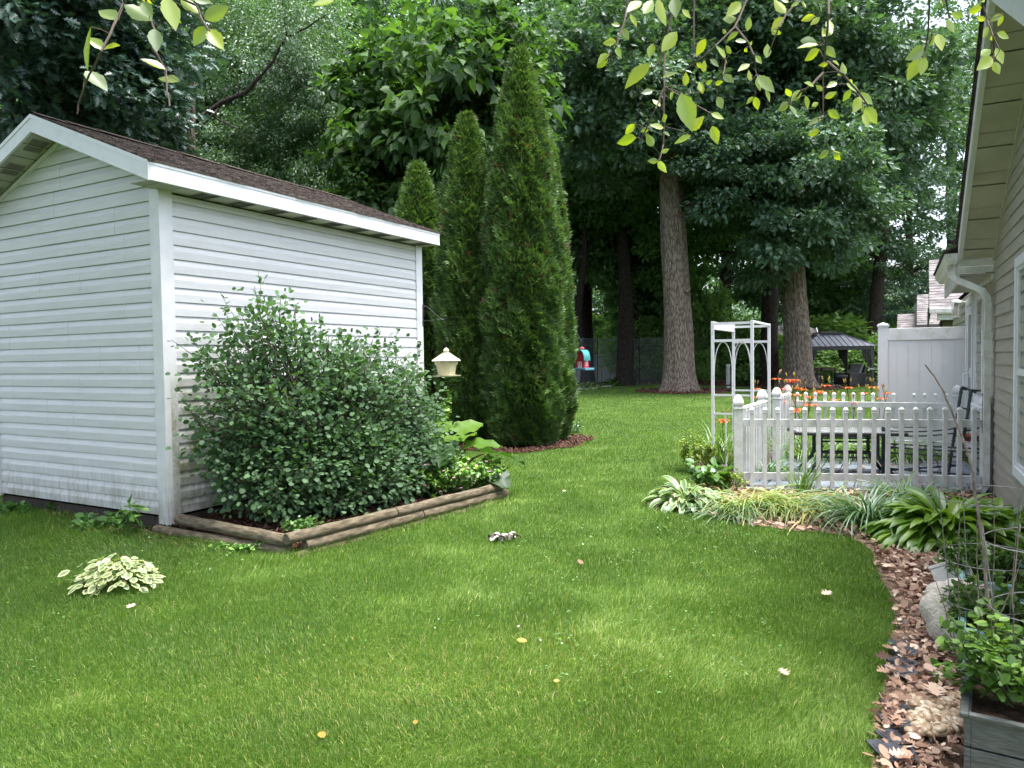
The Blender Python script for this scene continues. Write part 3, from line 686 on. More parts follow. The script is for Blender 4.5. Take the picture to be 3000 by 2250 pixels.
for i in range(n + 1):
    a = -.12 + (math.pi + .24) * i / n; c = math.cos(a); cs = math.copysign(abs(c) ** .75, c); out.append((cs * W_ * .60, Hh * .90 + 27 * q * math.sin(a))); inn.append((cs * W_ * .54, Hh * .90 + 24.2 * q * math.sin(a)))
mb.prism(out + inn[::-1], -Dp * .62, Dp * .62, lambda x, y, t: (x, t, y)); mb.build("barn_roof", m_teal, bf, smooth=True)
mb = MB(); mb.box(-3.5 * q, 3.5 * q, -3.5 * q, 3.5 * q, Hh * .9 + 22 * q, Hh * .9 + 31 * q); mb.lathe([(7.5 * q, Hh * .9 + 31 * q), (.5 * q, Hh * .9 + 36 * q)], n=4, rot=math.pi / 4); mb.build("cupola", M("pink_red", (.62, .10, .16), (.5, .07, .12), rough=.5), bf)
m_w = M("white_paint_small", (.8, .8, .8), rough=.5)
mb = MB(); frame_box(mb, -6 * q, 6 * q, 1 * q, 17 * q, 1.3 * q, -Dp * .50, -Dp * .48); mb.box(-.6 * q, .6 * q, -Dp * .50, -Dp * .48, 1 * q, 17 * q); mb.box(-6 * q, 6 * q, -Dp * .50, -Dp * .48, 8.5 * q, 9.7 * q)
mb.bar((-5 * q, -Dp * .495, 2 * q), (0, -Dp * .495, 8 * q), .8 * q, .8 * q); mb.bar((5 * q, -Dp * .495, 2 * q), (0, -Dp * .495, 8 * q), .8 * q, .8 * q); mb.build("barn_door", m_w, bf)
mb = MB()
mb.box(W_ * .52, W_ * .55, -4 * q, 4 * q, 5 * q, 6.2 * q); mb.box(W_ * .52, W_ * .55, -4 * q, 4 * q, 19 * q, 20.2 * q); mb.box(W_ * .52, W_ * .55, -4 * q, -3 * q, 5 * q, 20 * q); mb.box(W_ * .52, W_ * .55, 3 * q, 4 * q, 5 * q, 20 * q); mb.box(W_ * .52, W_ * .55, -3 * q, 3 * q, 12 * q, 13 * q)
mb.build("window", m_w, bf)
mb = MB(); mb.box(-W_ * .9, W_ * .9, -Dp * .9, Dp * .9, -6 * q, 0); mb.build("tray", m_bluetray, bf, bevel=.004)
hk = D(1702, 996, BY)
mb = MB(); mb.tube([(-5 * q, 0, Hh * .9 + 28 * q), tuple(hk - bc), (5 * q, 0, Hh * .9 + 28 * q)], .004, 5); mb.build("hanger_wire", m_dark, bf)
b0 = D(1642, 1200, BY); b0.z = 0
sh = thing("shepherd_hook", "tall curved dark green shepherd hook pole at the edge of the arborvitae", "garden hook", b0)
mb = MB(); mb.tube([(0, 0, 0)] + [tuple(D(u, v, BY) - b0) for u, v in [(1644, 1100), (1645, 1010), (1647, 975), (1656, 962), (1668, 960), (1680, 963), (1690, 975), (1697, 990), (1702, 998), (1707, 995), (1708, 989)]], .010, 8); mb.build("hook_pole", m_green_metal, sh, smooth=True)

# ---- patio table
tcn = Vector((3.86, 8.45, 0))
tb = thing("patio_table", "low dark framed glass patio table on the blue grey patio", "table", tcn, R(-12))
mb = MB(); tw, td, th_ = .60, .34, .53; rr = .09; pts = []
for cx_, cy_, a0 in ((tw - rr, td - rr, 0), (-tw + rr, td - rr, 90), (-tw + rr, -td + rr, 180), (tw - rr, -td + rr, 270)):
    for i in range(6): a = R(a0 + 18 * i); pts.append((cx_ + rr * math.cos(a), cy_ + rr * math.sin(a)))
mb.prism(pts, th_ - .03, th_, lambda x, y, t: (x, y, t)); mb.build("table_rim", m_dark, tb, bevel=.004)
mb = MB(); mb.prism([(x * .95, y * .93) for x, y in pts], th_ + .001, th_ + .006, lambda x, y, t: (x, y, t)); mb.build("glass_top", M("grey_glass", (.30, .32, .33), (.26, .28, .3), rough=.12), tb)
for sx in (-1, 1):
    for sy in (-1, 1):
        mb = MB(); mb.tube([(sx * .30, sy * .2, th_ - .03), (sx * .30, sy * .2, .27), (sx * .33, sy * .21, .20), (sx * .46, sy * .26, .04)], .021, 8); mb.build("leg", m_dark, tb, smooth=True)
mb = MB()
for z in (.24, .29, .42, .46): mb.tube([(-.30, -.2, z), (.30, -.2, z)], .011, 6); 
for z in (.26, .44): mb.tube([(-.30, .2, z), (.30, .2, z)], .011, 6)
mb.build("stretcher", m_dark, tb)

# ---- dark green tubular bench / rack with jointed bamboo-like tubes
bn = thing("metal_bench", "dark green jointed tube patio bench leaning by the house wall behind the pickets", "bench", (4.7, 8.2, 0), R(-24))
def bam(mb, a, b, r=.014, step=.09):
    a = Vector(a); b = Vector(b); mb.tube([a, b], r, 7); L = (b - a).length; d = (b - a) / L; k = step
    while k < L: mb.tube([a + d * (k - .006), a + d * (k + .006)], r * 1.35, 7); k += step * random.uniform(.8, 1.2)
for x, y, z in ((-.48, -.2, .62), (-.45, -.12, .56), (.0, -.2, .42), (.53, -.22, .62)):
    mb = MB(); bam(mb, (x, y, .03), (x + (.03 if x > .4 else 0), y, z)); mb.lathe([(.022, z), (.024, z + .012), (.012, z + .02)], (x + (.03 if x > .4 else 0), y, 0), 8); mb.build("leg", m_green_metal, bn)
for a, b in (((.17, -.1, .03), (.33, .16, 1.02)), ((.26, -.12, .03), (.42, .14, .99)), ((.60, -.1, .05), (.68, .12, .98))):
    mb = MB(); bam(mb, a, b, .016, .14); mb.tube([b, Vector(b) + Vector((.05, .0, -.02))], .02, 7); mb.build("back_post", m_green_metal, bn)
mb = MB()
def arc3(a, b, c, n=10): a, b, c = map(Vector, (a, b, c)); return [a * (1 - t) ** 2 + b * 2 * t * (1 - t) + c * t * t for t in [i / n for i in range(n + 1)]]
for z in (.60, .55, .50): mb.tube(arc3((-.48, -.2, z), (.1, -.1, z - .06), (.62, .1, z + .12)), .008, 6)
for z in (.40, .36, .30): mb.tube([(-.48, -.2, z), (.56, -.22, z - .03)], .010, 6)
mb.tube([(-.48, -.2, .12), (.55, -.2, .08)], .011, 6); mb.tube([(-.46, -.12, .08), (.3, .0, .16)], .011, 6); mb.tube([(.33, .16, 1.02), (.42, .14, .99), (.68, .12, .98)], .012, 6); mb.tube([(.3, .1, .8), (.68, .12, .70)], .01, 6)
mb.build("rail", m_green_metal, bn)
mb = MB()
for i in range(9): mb.bar((-.40 + i * .1, -.2, .345), (-.33 + i * .1, .18, .345), .030, .012)
mb.build("seat_slats", M("grey_slat", (.30, .29, .27), (.2, .19, .18), rough=.7), bn)
pl = D(2825, 1325, 8.7)
mb = MB(); mb.lathe([(.10, 0), (.145, .05), (.155, .055), (.155, .07), (.145, .07), (.135, .058), (.09, .02), (.01, .02)], n=24)
o = mb.build("plant_saucer", M("terracotta", (.26, .07, .045), (.18, .05, .035), scale=8, rough=.7), smooth=True); o.location = (5.42, 8.62, .37); tag(o, "round terracotta red plant saucer resting on the dark metal bench", "saucer")
bn2 = MB(); 

# ---- planters on the right
m_grey_pl = M("grey_wood_plastic", (.085, .095, .092), (.045, .052, .05), scale=6, rough=.55, bump=.4, bscale=12, stretch=(3, 3, 14))
m_teal_pl = M("pale_teal_plastic", (.34, .56, .54), (.24, .43, .42), scale=5, rough=.4)
WD = Vector((.470, .883, 0)); WN = Vector((-.883, .470, 0)); WA = math.atan2(.883, .470)
def planter(name, label, loc, L, Wd, H, m, boards=0, t=.018, rotz=WA, flare=.0, soil=.03, group=None):
    """local x away along the wall, local y outwards; origin at the near outer bottom corner"""
    t_ = thing(name, label, "planter", loc, rotz, group)
    mb = MB(); y1 = 0; y0 = -Wd
    def side(a, b, nrm):
        if boards:
            h = H / boards
            for i in range(boards):
                z = i * h; mb.bar((a[0], a[1], z + h / 2 - .0015), (b[0], b[1], z + h / 2 - .0015), t, h - .006)
        else: mb.bar((a[0], a[1], H / 2), (b[0], b[1], H / 2), t, H)
    side((0, -t / 2, 0), (L, -t / 2, 0), 0); side((0, y0 + t / 2, 0), (L, y0 + t / 2, 0), 0); side((t / 2, y0 + t, 0), (t / 2, -t, 0), 0); side((L - t / 2, y0 + t, 0), (L - t / 2, -t, 0), 0)
    mb.build("planter_wall", m, t_, bevel=.002)
    mb = MB(); r = .022
    for a, b in (((-.01, .0, H), (L + .01, .0, H)), ((-.01, y0, H), (L + .01, y0, H)), ((.0, y0 + .011, H + .0004), (.0, -.011, H + .0004)), ((L, y0 + .011, H + .0004), (L, -.011, H + .0004))): mb.bar(a, b, r + .002, .016)
    mb.build("rim", m, t_, bevel=.004)
    mb = MB(); mb.box(t, L - t, y0 + t, -t, .02, H - soil); mb.build("soil", m_soil, t_); return t_
GP = planter("planter_box", "dark grey boarded planter box with mint at the lower right corner", Vector((1.385, 2.22, 0)), .62, .62, .30, m_grey_pl, boards=3, rotz=R(56.5), soil=.015)
TP1 = planter("planter_box", "pale teal trough planter just behind the grey boarded box", Vector((1.93, 3.12, 0)), .50, .30, .22, m_teal_pl, rotz=R(57.5))
TP2 = planter("planter_box", "pale teal trough planter next to the broken concrete shell", Vector((2.35, 3.80, 0)), .56, .34, .22, m_teal_pl, rotz=R(58))

# ---- broken concrete shell + concrete block
m_conc = M("old_concrete", (.64, .59, .51), (.46, .42, .36), scale=9, rough=.95, spec=.2, bump=1.2, bscale=60)
m_conc2 = M("pale_concrete", (.60, .58, .55), (.48, .46, .44), scale=9, rough=.9, spec=.2, bump=.6, bscale=60)
cs = thing("concrete_shell", "cracked scalloped concrete basin piece tipped on its side among dry leaves", "garden ornament", G(2822, 1905) + Vector((.03, .03, .0)), R(-14))
mb = MB(); NR, NT = 18, 44; 
for j in range(NR + 1):
    for i in range(NT):
        a = 2 * math.pi * i / NT; rr_ = j / NR
        lobe = 1 + .13 * (abs(math.sin(a * 4.5 + .4)) ** .6 - .6) * rr_ ** 3
        x = .175 * rr_ * math.cos(a) * lobe; y = .205 * rr_ * math.sin(a) * lobe * (1 - .22 * max(0, math.sin(a)))
        z = .10 * (1 - rr_ ** 2.6) ** .5 if rr_ < 1 else 0
        mb.v.append((x, y, z))
for j in range(NR):
    for i in range(NT): mb.f.append((j * NT + i, j * NT + (i + 1) % NT, (j + 1) * NT + (i + 1) % NT, (j + 1) * NT + i))
b_ = len(mb.v); mb.v += [(x, y, -.035) for x, y, z in mb.v[NR * NT:NR * NT + NT]]
for i in range(NT): mb.f.append((NR * NT + i, NR * NT + (i + 1) % NT, b_ + (i + 1) % NT, b_ + i))
mb.f.append(tuple(b_ + i for i in reversed(range(NT))))
o = mb.build("shell_body", m_conc, cs, smooth=True); o.rotation_euler = (R(52), 0, R(-4)); o.location = (0, .04, .16)
mb = MB(); pts = []
n = 14
for i in range(n): 
    t = i / (n - 1); x = -.12 + .26 * t; y = -.11 + .02 * math.sin(t * 5) + .06 * t; rr_ = math.sqrt((x / .175) ** 2 + (y / .205) ** 2); pts.append((x, y, .10 * max(0, 1 - rr_ ** 2.6) ** .5 + .002))
mb.tube(pts, [.003 + .006 * math.sin(math.pi * i / (n - 1)) + random.uniform(0, .003) for i in range(n)], 5)
o = mb.build("crack", m_black, cs); o.rotation_euler = (R(52), 0, R(-4)); o.location = (0, .035, .166)
cb = thing("concrete_block", "hollow pale concrete pedestal block lying behind the cracked shell", "garden ornament", G(2862, 1800) + Vector((.0, .10, 0)), R(30))
mb = MB(); mb.box(-.11, .11, -.09, .09, 0, .17); frame_box(mb, -.10, .10, .01, .16, .02, -.105, -.09); mb.box(-.115, .115, -.095, .095, .17, .19); o = mb.build("block_body", m_conc2, cb, bevel=.004); o.rotation_euler = (R(-30), R(26), R(10)); o.location = (0, 0, .05)

# ---- black scalloped edging plates
m_edge = M("black_slate_plastic", (.065, .07, .085), (.03, .032, .04), scale=15, rough=.35, bump=.4)
def edging():
    me = None
    px = [(2684, 1903), (2684, 1926), (2684, 1955), (2684, 1985), (2681, 2089), (2677, 2135), (2674, 2178), (2668, 2224)]
    lab = ["small black scalloped edging plate farthest from the camera, half under leaves", "black edging plate second from the far end, by the shell's foot", "black edging plate third from the far end, bare and shiny", "black edging plate just before the gap covered with leaves", "black edging plate just after the gap, at the first brown pebbles", "black edging plate beside the middle of the pebble patch", "black edging plate with a reddish dry oak leaf lying on it", "wide black edging plate at the bottom edge of the photo"]
    for i, (u, v) in enumerate(px):
        p = G(u, v); L = .075; hw = .056
        if me is None:
            mb = MB(); pl = [(-L * .62, -hw), (L * .30, -hw)] + [(L * .30 + .045 * math.cos(a), hw * math.sin(a)) for a in [R(-75 + 15 * k) for k in range(11)]] + [(L * .30, hw), (-L * .62, hw)]
            mb.prism(pl, 0, .012, lambda x, y, t: (x, y, t)); mb.prism([(x * .86 , y * .55) for x, y in pl], .012, .015, lambda x, y, t: (x, y, t)); o = mb.build("edging_plate", m_edge, bevel=.002); me = o
        else: o = me.copy(); COL.objects.link(o)
        o.location = (p.x - .068, p.y, .018 + .006 * (i % 2)); o.rotation_euler = (random.uniform(-.05, .05), random.uniform(-.04, .04), R(random.uniform(-6, 8))); sc_ = 1 if i < 7 else 1.2; o.scale = (sc_, sc_, 1)
        tag(o, lab[i], "edging plate", "black scalloped edging plates along the lawn")
edging()

# ---- garden statue in jeans under the bush
stp = G(1166, 1452); 
st = thing("garden_figurine", "small garden figurine in blue jeans half hidden under the bush by the timbers", "figurine", stp + Vector((-.0, .12, .05)), R(-8))
m_jean = M("faded_denim", (.10, .19, .26), (.04, .09, .14), scale=22, rough=.7, bump=.6, bscale=30, stretch=(1, 1, 4))
m_shirt = M("figurine_shirt", (.30, .36, .40), (.05, .10, .16), scale=30, rough=.7)
for sx in (-1, 1):
    mb = MB(); pts = [(sx * .045, 0, .0), (sx * .046, 0, .03), (sx * .047, 0, .07), (sx * .045, .0, .10), (sx * .043, 0, .14), (sx * .038, 0, .20), (sx * .03, 0, .26)]; mb.tube(pts, [.043, .047, .040, .044, .040, .043, .05], 12); mb.build("trouser_leg", m_jean, st, smooth=True)
mb = MB(); mb.lathe([(.065, .25), (.075, .29), (.07, .36), (.085, .44), (.06, .48), (.028, .49), (.026, .51)], n=14, sy=.7); mb.build("torso", m_shirt, st, smooth=True)
for sx in (-1, 1):
    mb = MB(); mb.tube([(sx * .075, 0, .455), (sx * .105, -.01, .39), (sx * .085, -.05, .32), (sx * .03, -.075, .31)], [.026, .023, .019, .015], 8); mb.build("arm", m_shirt, st, smooth=True)
mb = MB(); mb.lathe([(.02, .50), (.045, .52), (.055, .56), (.050, .60), (.02, .625)], n=14); mb.build("head", M("figurine_skin", (.42, .30, .22), rough=.7), st, smooth=True)
mb = MB(); mb.lathe([(.085, .592), (.083, .60), (.052, .604), (.05, .64), (.03, .655), (.005, .656)], n=16); mb.build("hat", m_jean, st, smooth=True)

# ============================================================ FAR THINGS
# neighbour house beyond the privacy fence
nh = thing("neighbour_house", "grey shingled neighbour house with white gutter beyond the privacy fence", "house", (D(2722, 1000, 16).x, 16.0, 0), R(-29.5))
m_nwall = M("tan_wall", (.20, .155, .11), (.14, .11, .08), scale=3, rough=.8)
mb = MB(); mb.box(.25, 6, .3, 6, 0, 2.20); mb.build("wall", m_nwall, nh)
roof(nh, 0, 6.2, 0, 2.6, lambda y: 2.36 + y * .52, m_shing, exp_=.14, tab=.28, name="roof", seed=9)
mb = MB(); mb.add([(-.0, 0, 2.3), (-.0, 2.6, 3.70), (-.0, 5.2, 2.3), (.03, 0, 2.3), (.03, 2.6, 3.70), (.03, 5.2, 2.3)], [(0, 1, 2), (5, 4, 3), (0, 2, 5, 3)]); mb.box(-.03, .0, 0, 2.6, .1, 2.4); mb.build("gable_end", M("shaded_olive_siding", (.045, .055, .03), (.03, .035, .02), rough=.8), nh)  # olive darkened to put the gable's shading into its colour
mb = MB(); mb.box(.0, 6, -.12, .0, 2.27, 2.37); mb.box(.15, 6, .0, .22, 2.12, 2.26); mb.build("gutter", m_alum, nh, bevel=.01)
mb = MB(); mb.tube([(.75, -.03, 2.28), (.76, .0, 2.0), (.78, .05, 1.5), (.78, .06, .2)], .07, 8); mb.build("downspout", m_alum, nh)
nh2 = thing("distant_house", "narrow grey shingle roof of a house farther off behind the privacy fence", "house", (D(2686, 1000, 22).x, 22.0, 0), R(-29))
mb = MB(); mb.box(.1, 5, .3, 5, 0, 2.2); mb.build("wall", m_nwall, nh2)
roof(nh2, -.0, 5, 0, 2.2, lambda y: 2.25 + y * .48, m_shing, name="roof", seed=12)
roof(nh2, -.55, -.05, 1.0, 2.0, lambda y: 1.65 + y * .52, m_shing, name="lower_roof", seed=13)
mb = MB(); mb.box(-.02, 5, -.1, 0, 2.13, 2.25); mb.box(-.06, -.005, 0, 1, .1, 2.9); mb.build("gutter", M("dark_gutter", (.12, .11, .10), rough=.7), nh2)

# neighbour shed with the sign
nsY = 38.0; a_ = D(2130, 1130, nsY); b_ = D(2397, 1130, nsY)
ns = thing("neighbour_shed", "grey shed with shingle gambrel roof and white side door behind the big oak", "shed", (a_.x, nsY, 0))
NW = b_.x - a_.x; ezn = D(2300, 1013, nsY).z; rzn = D(2300, 963, nsY).z
m_gwall = M("grey_wall", (.14, .115, .115), (.095, .095, .095), scale=2, rough=.8)
mb = MB(); mb.box(0, NW, 0, 4, 0, ezn); mb.build("wall", m_gwall, ns)
roof(ns, -.1, NW + .05, -.12, .42, lambda y: ezn + (y + .12) / .54 * (rzn - ezn), m_shing, exp_=.13, tab=.35, name="roof", seed=21)
mb = MB(); mb.add([(-.1, .42, rzn), (NW + .0, .42, rzn), (NW, 2, rzn + .25), (-.1, 2, rzn + .25), (NW, 3.6, rzn), (-.1, 3.6, rzn)], [(0, 1, 2, 3), (3, 2, 4, 5)]); mb.build("upper_roof", m_shing, ns)
mb = MB(); mb.box(-.1, NW + .06, -.16, -.12, ezn - .06, ezn + .04); mb.bar((NW + .07, -.12, ezn), (NW + .07, .42, rzn + .03), .05, .08); mb.build("roof_trim", m_fascia, ns)
mb = MB(); x0 = NW - .34; mb.box(x0, NW + .01, -.05, -.002, .25, D(2390, 1026, nsY).z); mb.box(x0 + .05, x0 + .29, -.07, -.05, .3, D(2390, 1030, nsY).z); mb.build("door", m_fascia, ns)
mb = MB(); cx_ = D(2286, 950, nsY + 1).x - a_.x; mb.box(cx_ - .13, cx_ + .13, .3, .6, rzn, rzn + .22); mb.lathe([(.14, rzn + .22), (.02, rzn + .6)], (cx_, .45, 0), 4, rot=math.pi / 4); mb.build("cupola", m_fascia, ns)
s0, s1 = D(2275, 1068, nsY), D(2312, 1037, nsY)
sg_ = MB(); sg_.box(s0.x - a_.x, s1.x - a_.x, -.05, -.004, s0.z, s1.z); sgn = sg_.build("sign_board", m_w, ns, bevel=.005)
def text(body, size, loc, parent, m, name="sign_lettering", rot=(math.pi / 2, 0, 0), sp=1.0):
    cu = bpy.data.curves.new(name, 'FONT'); cu.body = body; cu.size = size; cu.extrude = .004; cu.align_x = 'LEFT'; cu.space_character = sp; cu.offset = size * .012; cu.resolution_u = 3
    o = bpy.data.objects.new(name, cu); me_ = bpy.data.meshes.new_from_object(o); bpy.data.objects.remove(o); o = bpy.data.objects.new(name, me_); COL.objects.link(o); me_.materials.clear(); me_.materials.append(m); o.parent = parent; o.location = loc; o.rotation_euler = rot; return o
text("SHE", .155, (s0.x - a_.x + .03, -.056, s0.z + .17), sgn, m_black, sp=1.25)

# gazebo
gY = 31.0; g0 = D(2462, 1135, gY); g0.z = 0
gz_ = thing("gazebo", "hardtop patio gazebo with black posts, grey ribbed metal roof and tied curtains", "gazebo", g0, R(0))
def gl(u, v, Y=gY): p = D(u, v, Y) - g0; return (p.x, p.y, p.z)
m_groof = M("grey_metal_roof", (.36, .37, .43), (.30, .31, .36), scale=1.5, rough=.35, metal=.3)
m_gframe = M("charcoal_frame", (.022, .02, .022), (.03, .03, .03), rough=.5)
hx, hy, hz = 1.56, 1.35, gl(2462, 1014)[2]; rx_, ry_, rz_ = .42, .32, gl(2440, 979, gY + 1.2)[2]
def gpt(x, y, z): return (x, y + 1.35, z)
mb = MB(); mb.add([gpt(-hx, -hy, hz), gpt(hx, -hy, hz), gpt(hx, hy, hz), gpt(-hx, hy, hz), gpt(-rx_, -ry_, rz_), gpt(rx_, -ry_, rz_), gpt(rx_, ry_, rz_), gpt(-rx_, ry_, rz_)], [(0, 1, 5, 4), (1, 2, 6, 5), (2, 3, 7, 6), (3, 0, 4, 7), (4, 5, 6, 7), (3, 2, 1, 0)])
n = 13
for i in range(n + 1):
    t = -1 + 2 * i / n; x = hx * t; top = max(-rx_, min(rx_, x)); 
    fr = 1.0 if abs(x) <= rx_ else 1 - (abs(x) - rx_) / (hx - rx_)
    xe = x; ye = -hy + (hy - ry_) * fr; zz = hz + (rz_ - hz) * fr
    mb.bar(gpt(x, -hy, hz + .012), gpt(xe, ye, zz + .012), .03, .03)
for sx in (-1, 1):
    mb.bar(gpt(sx * hx, -hy, hz + .02), gpt(sx * rx_, -ry_, rz_ + .02), .05, .04); mb.bar(gpt(sx * hx, hy, hz + .02), gpt(sx * rx_, ry_, rz_ + .02), .05, .04)
mb.build("roof", m_groof, gz_)
mb = MB(); mb.add([gpt(-.62, -.5, rz_ + .03), gpt(.62, -.5, rz_ + .03), gpt(.62, .5, rz_ + .03), gpt(-.62, .5, rz_ + .03), gpt(-.2, -.1, rz_ + .14), gpt(.2, -.1, rz_ + .14), gpt(.2, .1, rz_ + .14), gpt(-.2, .1, rz_ + .14)], [(0, 1, 5, 4), (1, 2, 6, 5), (2, 3, 7, 6), (3, 0, 4, 7), (4, 5, 6, 7)]); mb.build("top_vent", m_gframe, gz_)
mb = MB()
for yy in (-hy + .1, hy - .1): mb.box(-hx + .1, hx - .1, yy + 1.31, yy + 1.39, hz - .16, hz - .005)
for xx in (-hx + .1, hx - .1): mb.box(xx - .04, xx + .04, .15, 2.55, hz - .16, hz - .005)
mb.build("beam", m_gframe, gz_)
for sx in (-1, 1):
    for sy in (-1, 1):
        mb = MB(); x, y = sx * (hx - .14), 1.35 + sy * (hy - .14); mb.box(x - .055, x + .055, y - .055, y + .055, 0, hz - .1); mb.bar((x, y, hz - .45), (x - sx * .32, y, hz - .12), .05, .07); mb.build("post", m_gframe, gz_)
def curtain(x, y, sgn, m):
    mb = MB(); n, mm = 22, 14; base = len(mb.v)
    for j in range(mm + 1):
        t = j / mm; z = (hz - .15) * (1 - t) + .05 * t; tie = math.exp(-((z - .75) / .42) ** 2); wd = .46 * (1 - .80 * tie) if z > .75 else .30 - .2 * tie
        for i in range(n + 1):
            s_ = i / n; mb.v.append((x - sgn * s_ * wd, y - .03 + .035 * math.sin(i * 1.9) * (1 - .5 * tie), z))
    for j in range(mm):
        for i in range(n): a = base + j * (n + 1) + i; mb.f.append((a, a + 1, a + n + 2, a + n + 1))
    o = mb.build("curtain", m, gz_, smooth=True); md = o.modifiers.new("thick", 'SOLIDIFY'); md.thickness = .01
m_cur = M("grey_curtain", (.12, .12, .115), (.08, .08, .078), scale=3, rough=.9)
curtain(hx - .16, .14, 1, m_cur); curtain(-hx + .16, .14, -1, m_cur); curtain(hx - .16, 2.4, 1, m_cur)
mb = MB(); mb.box(hx - .32, hx - .08, .06, .14, .72, .79); mb.build("tie_band", M("tie_band_grey", (.3, .3, .28), rough=.8), gz_)
m_wick = M("dark_wicker", (.035, .032, .032), (.018, .016, .016), scale=60, rough=.7, bump=1, bscale=80)
m_cush = M("grey_cushion", (.26, .26, .25), (.2, .2, .19), rough=.9)
def wicker(label, loc, rotz, cush=True):
    t = thing("wicker_armchair", label, "armchair", loc, rotz)
    mb = MB(); mb.box(-.42, .42, -.38, .38, .08, .36); mb.build("seat", m_wick, t, bevel=.02)
    mb = MB(); mb.add([(-.42, .30, .3), (.42, .30, .3), (.42, .40, .3), (-.42, .40, .3), (-.42, .48, .88), (.42, .48, .88), (.42, .56, .86), (-.42, .56, .86)], [(0, 3, 2, 1), (4, 5, 6, 7), (0, 1, 5, 4), (1, 2, 6, 5), (2, 3, 7, 6), (3, 0, 4, 7)]); mb.build("backrest", m_wick, t, bevel=.02)
    for sx in (-1, 1): mb = MB(); mb.box(sx * .47 - .06, sx * .47 + .06, -.38, .42, .05, .58); mb.build("armrest", m_wick, t, bevel=.02)
    if cush: 
        mb = MB(); mb.box(-.36, .36, -.36, .28, .37, .48); mb.build("seat_cushion", m_cush, t, bevel=.04)
        mb = MB(); mb.add([(-.36, .16, .46), (.36, .16, .46), (.36, .28, .46), (-.36, .28, .46), (-.36, .36, .98), (.36, .36, .98), (.36, .47, .96), (-.36, .47, .96)], [(0, 3, 2, 1), (4, 5, 6, 7), (0, 1, 5, 4), (1, 2, 6, 5), (2, 3, 7, 6), (3, 0, 4, 7)]); mb.build("back_cushion", m_cush, t, bevel=.03)
    return t
wicker("dark wicker armchair with grey back cushion at the gazebo's left side", (g0.x - .98, g0.y + .75, 0), R(62))
wicker("dark wicker armchair seen from its back near the tied curtain", (g0.x + .75, g0.y + .80, 0), R(-78))
mb = MB(); 
for z in (.62, .72): mb.box(-1.3, 1.3, 3.4, 3.46, z, z + .07)
for x in (-1.3, -.65, 0, .65, 1.3): mb.box(x - .045, x + .045, 3.4, 3.48, 0, .74)
tag(mb.build("low_rail_fence", M("brown_rail", (.07, .05, .04), rough=.9), loc=g0), "low dark brown wooden rail fence behind the gazebo seating", "fence")
# stone steps at the gazebo
mb = MB(); mb.box(-.62, .1, -.35, .0, 0, .11); mb.box(-.2, .25, -.3, .02, -.01, .06); tag(mb.build("stone_slab", M("tan_stone", (.19, .18, .14), (.12, .115, .09), scale=6, rough=.9, bump=1), loc=(g0.x - .35, g0.y - .2, 0), bevel=.02), "low tan stone slab step in front of the gazebo", "stone slab")
# white pipe
vp = D(2133, 1131, 31.5); vp.z = 0
t = thing("vent_pipe", "short white standpipe with dark band standing on the far lawn", "pipe", vp)
mb = MB(); mb.lathe([(.085, 0), (.09, .02), (.09, .95), (.098, .96), (.098, 1.0), (.09, 1.02), (.02, 1.03)], n=18); mb.build("pipe_body", M("pipe_white", (.55, .57, .56), (.48, .5, .48), rough=.5), t, smooth=True)
mb = MB(); mb.lathe([(.094, .10), (.094, .16)], n=18); mb.build("dark_band", m_dark, t)
# blue and white ornament beside the oak
t = thing("blue_ornament", "small blue and white ornament on a stake beside the second oak", "ornament", (D(2288, 1100, 32).x, 32, 0))
mb = MB(); mb.tube([(0, 0, 0), (0, 0, .4)], .02, 6); mb.build("stake", m_dark, t)
mb = MB(); mb.lathe([(.03, .36), (.15, .42), (.17, .52), (.10, .62), (.02, .66)], n=12); mb.lathe([(.02, .62), (.09, .68), (.06, .76), (.01, .8)], (.05, 0, 0), 10); mb.build("ornament_body", M("blue_white", (.5, .55, .62), (.03, .06, .16), scale=9, rough=.4, lo=.45, hi=.55), t, smooth=True)
# white building beyond the net fence
t = thing("white_outbuilding", "low white outbuilding seen through the net fence and tree trunks", "outbuilding", (D(1640, 1100, 42).x, 42, 0))
ww = D(1812, 1100, 42).x - D(1640, 1100, 42).x
m_ww = M("white_outbuilding_wall", (.68, .70, .74), (.6, .62, .66), rough=.7)
mb = MB(); mb.box(0, ww, 0, 3, 0, .95); mb.prism([(0, .95), (ww, .95), (ww, 1.1), (ww * .72, 1.6), (ww * .25, 1.6), (0, 1.1)], 0, 3, lambda x, y, t: (x, t, y)); mb.build("wall", m_ww, t)
mb = MB()
for k in range(7): mb.box(ww * k / 7 - .03, ww * k / 7 + .03, -.03, -.002, 0, .95)
mb.build("batten", M("grey_batten", (.35, .36, .38), rough=.8), t)
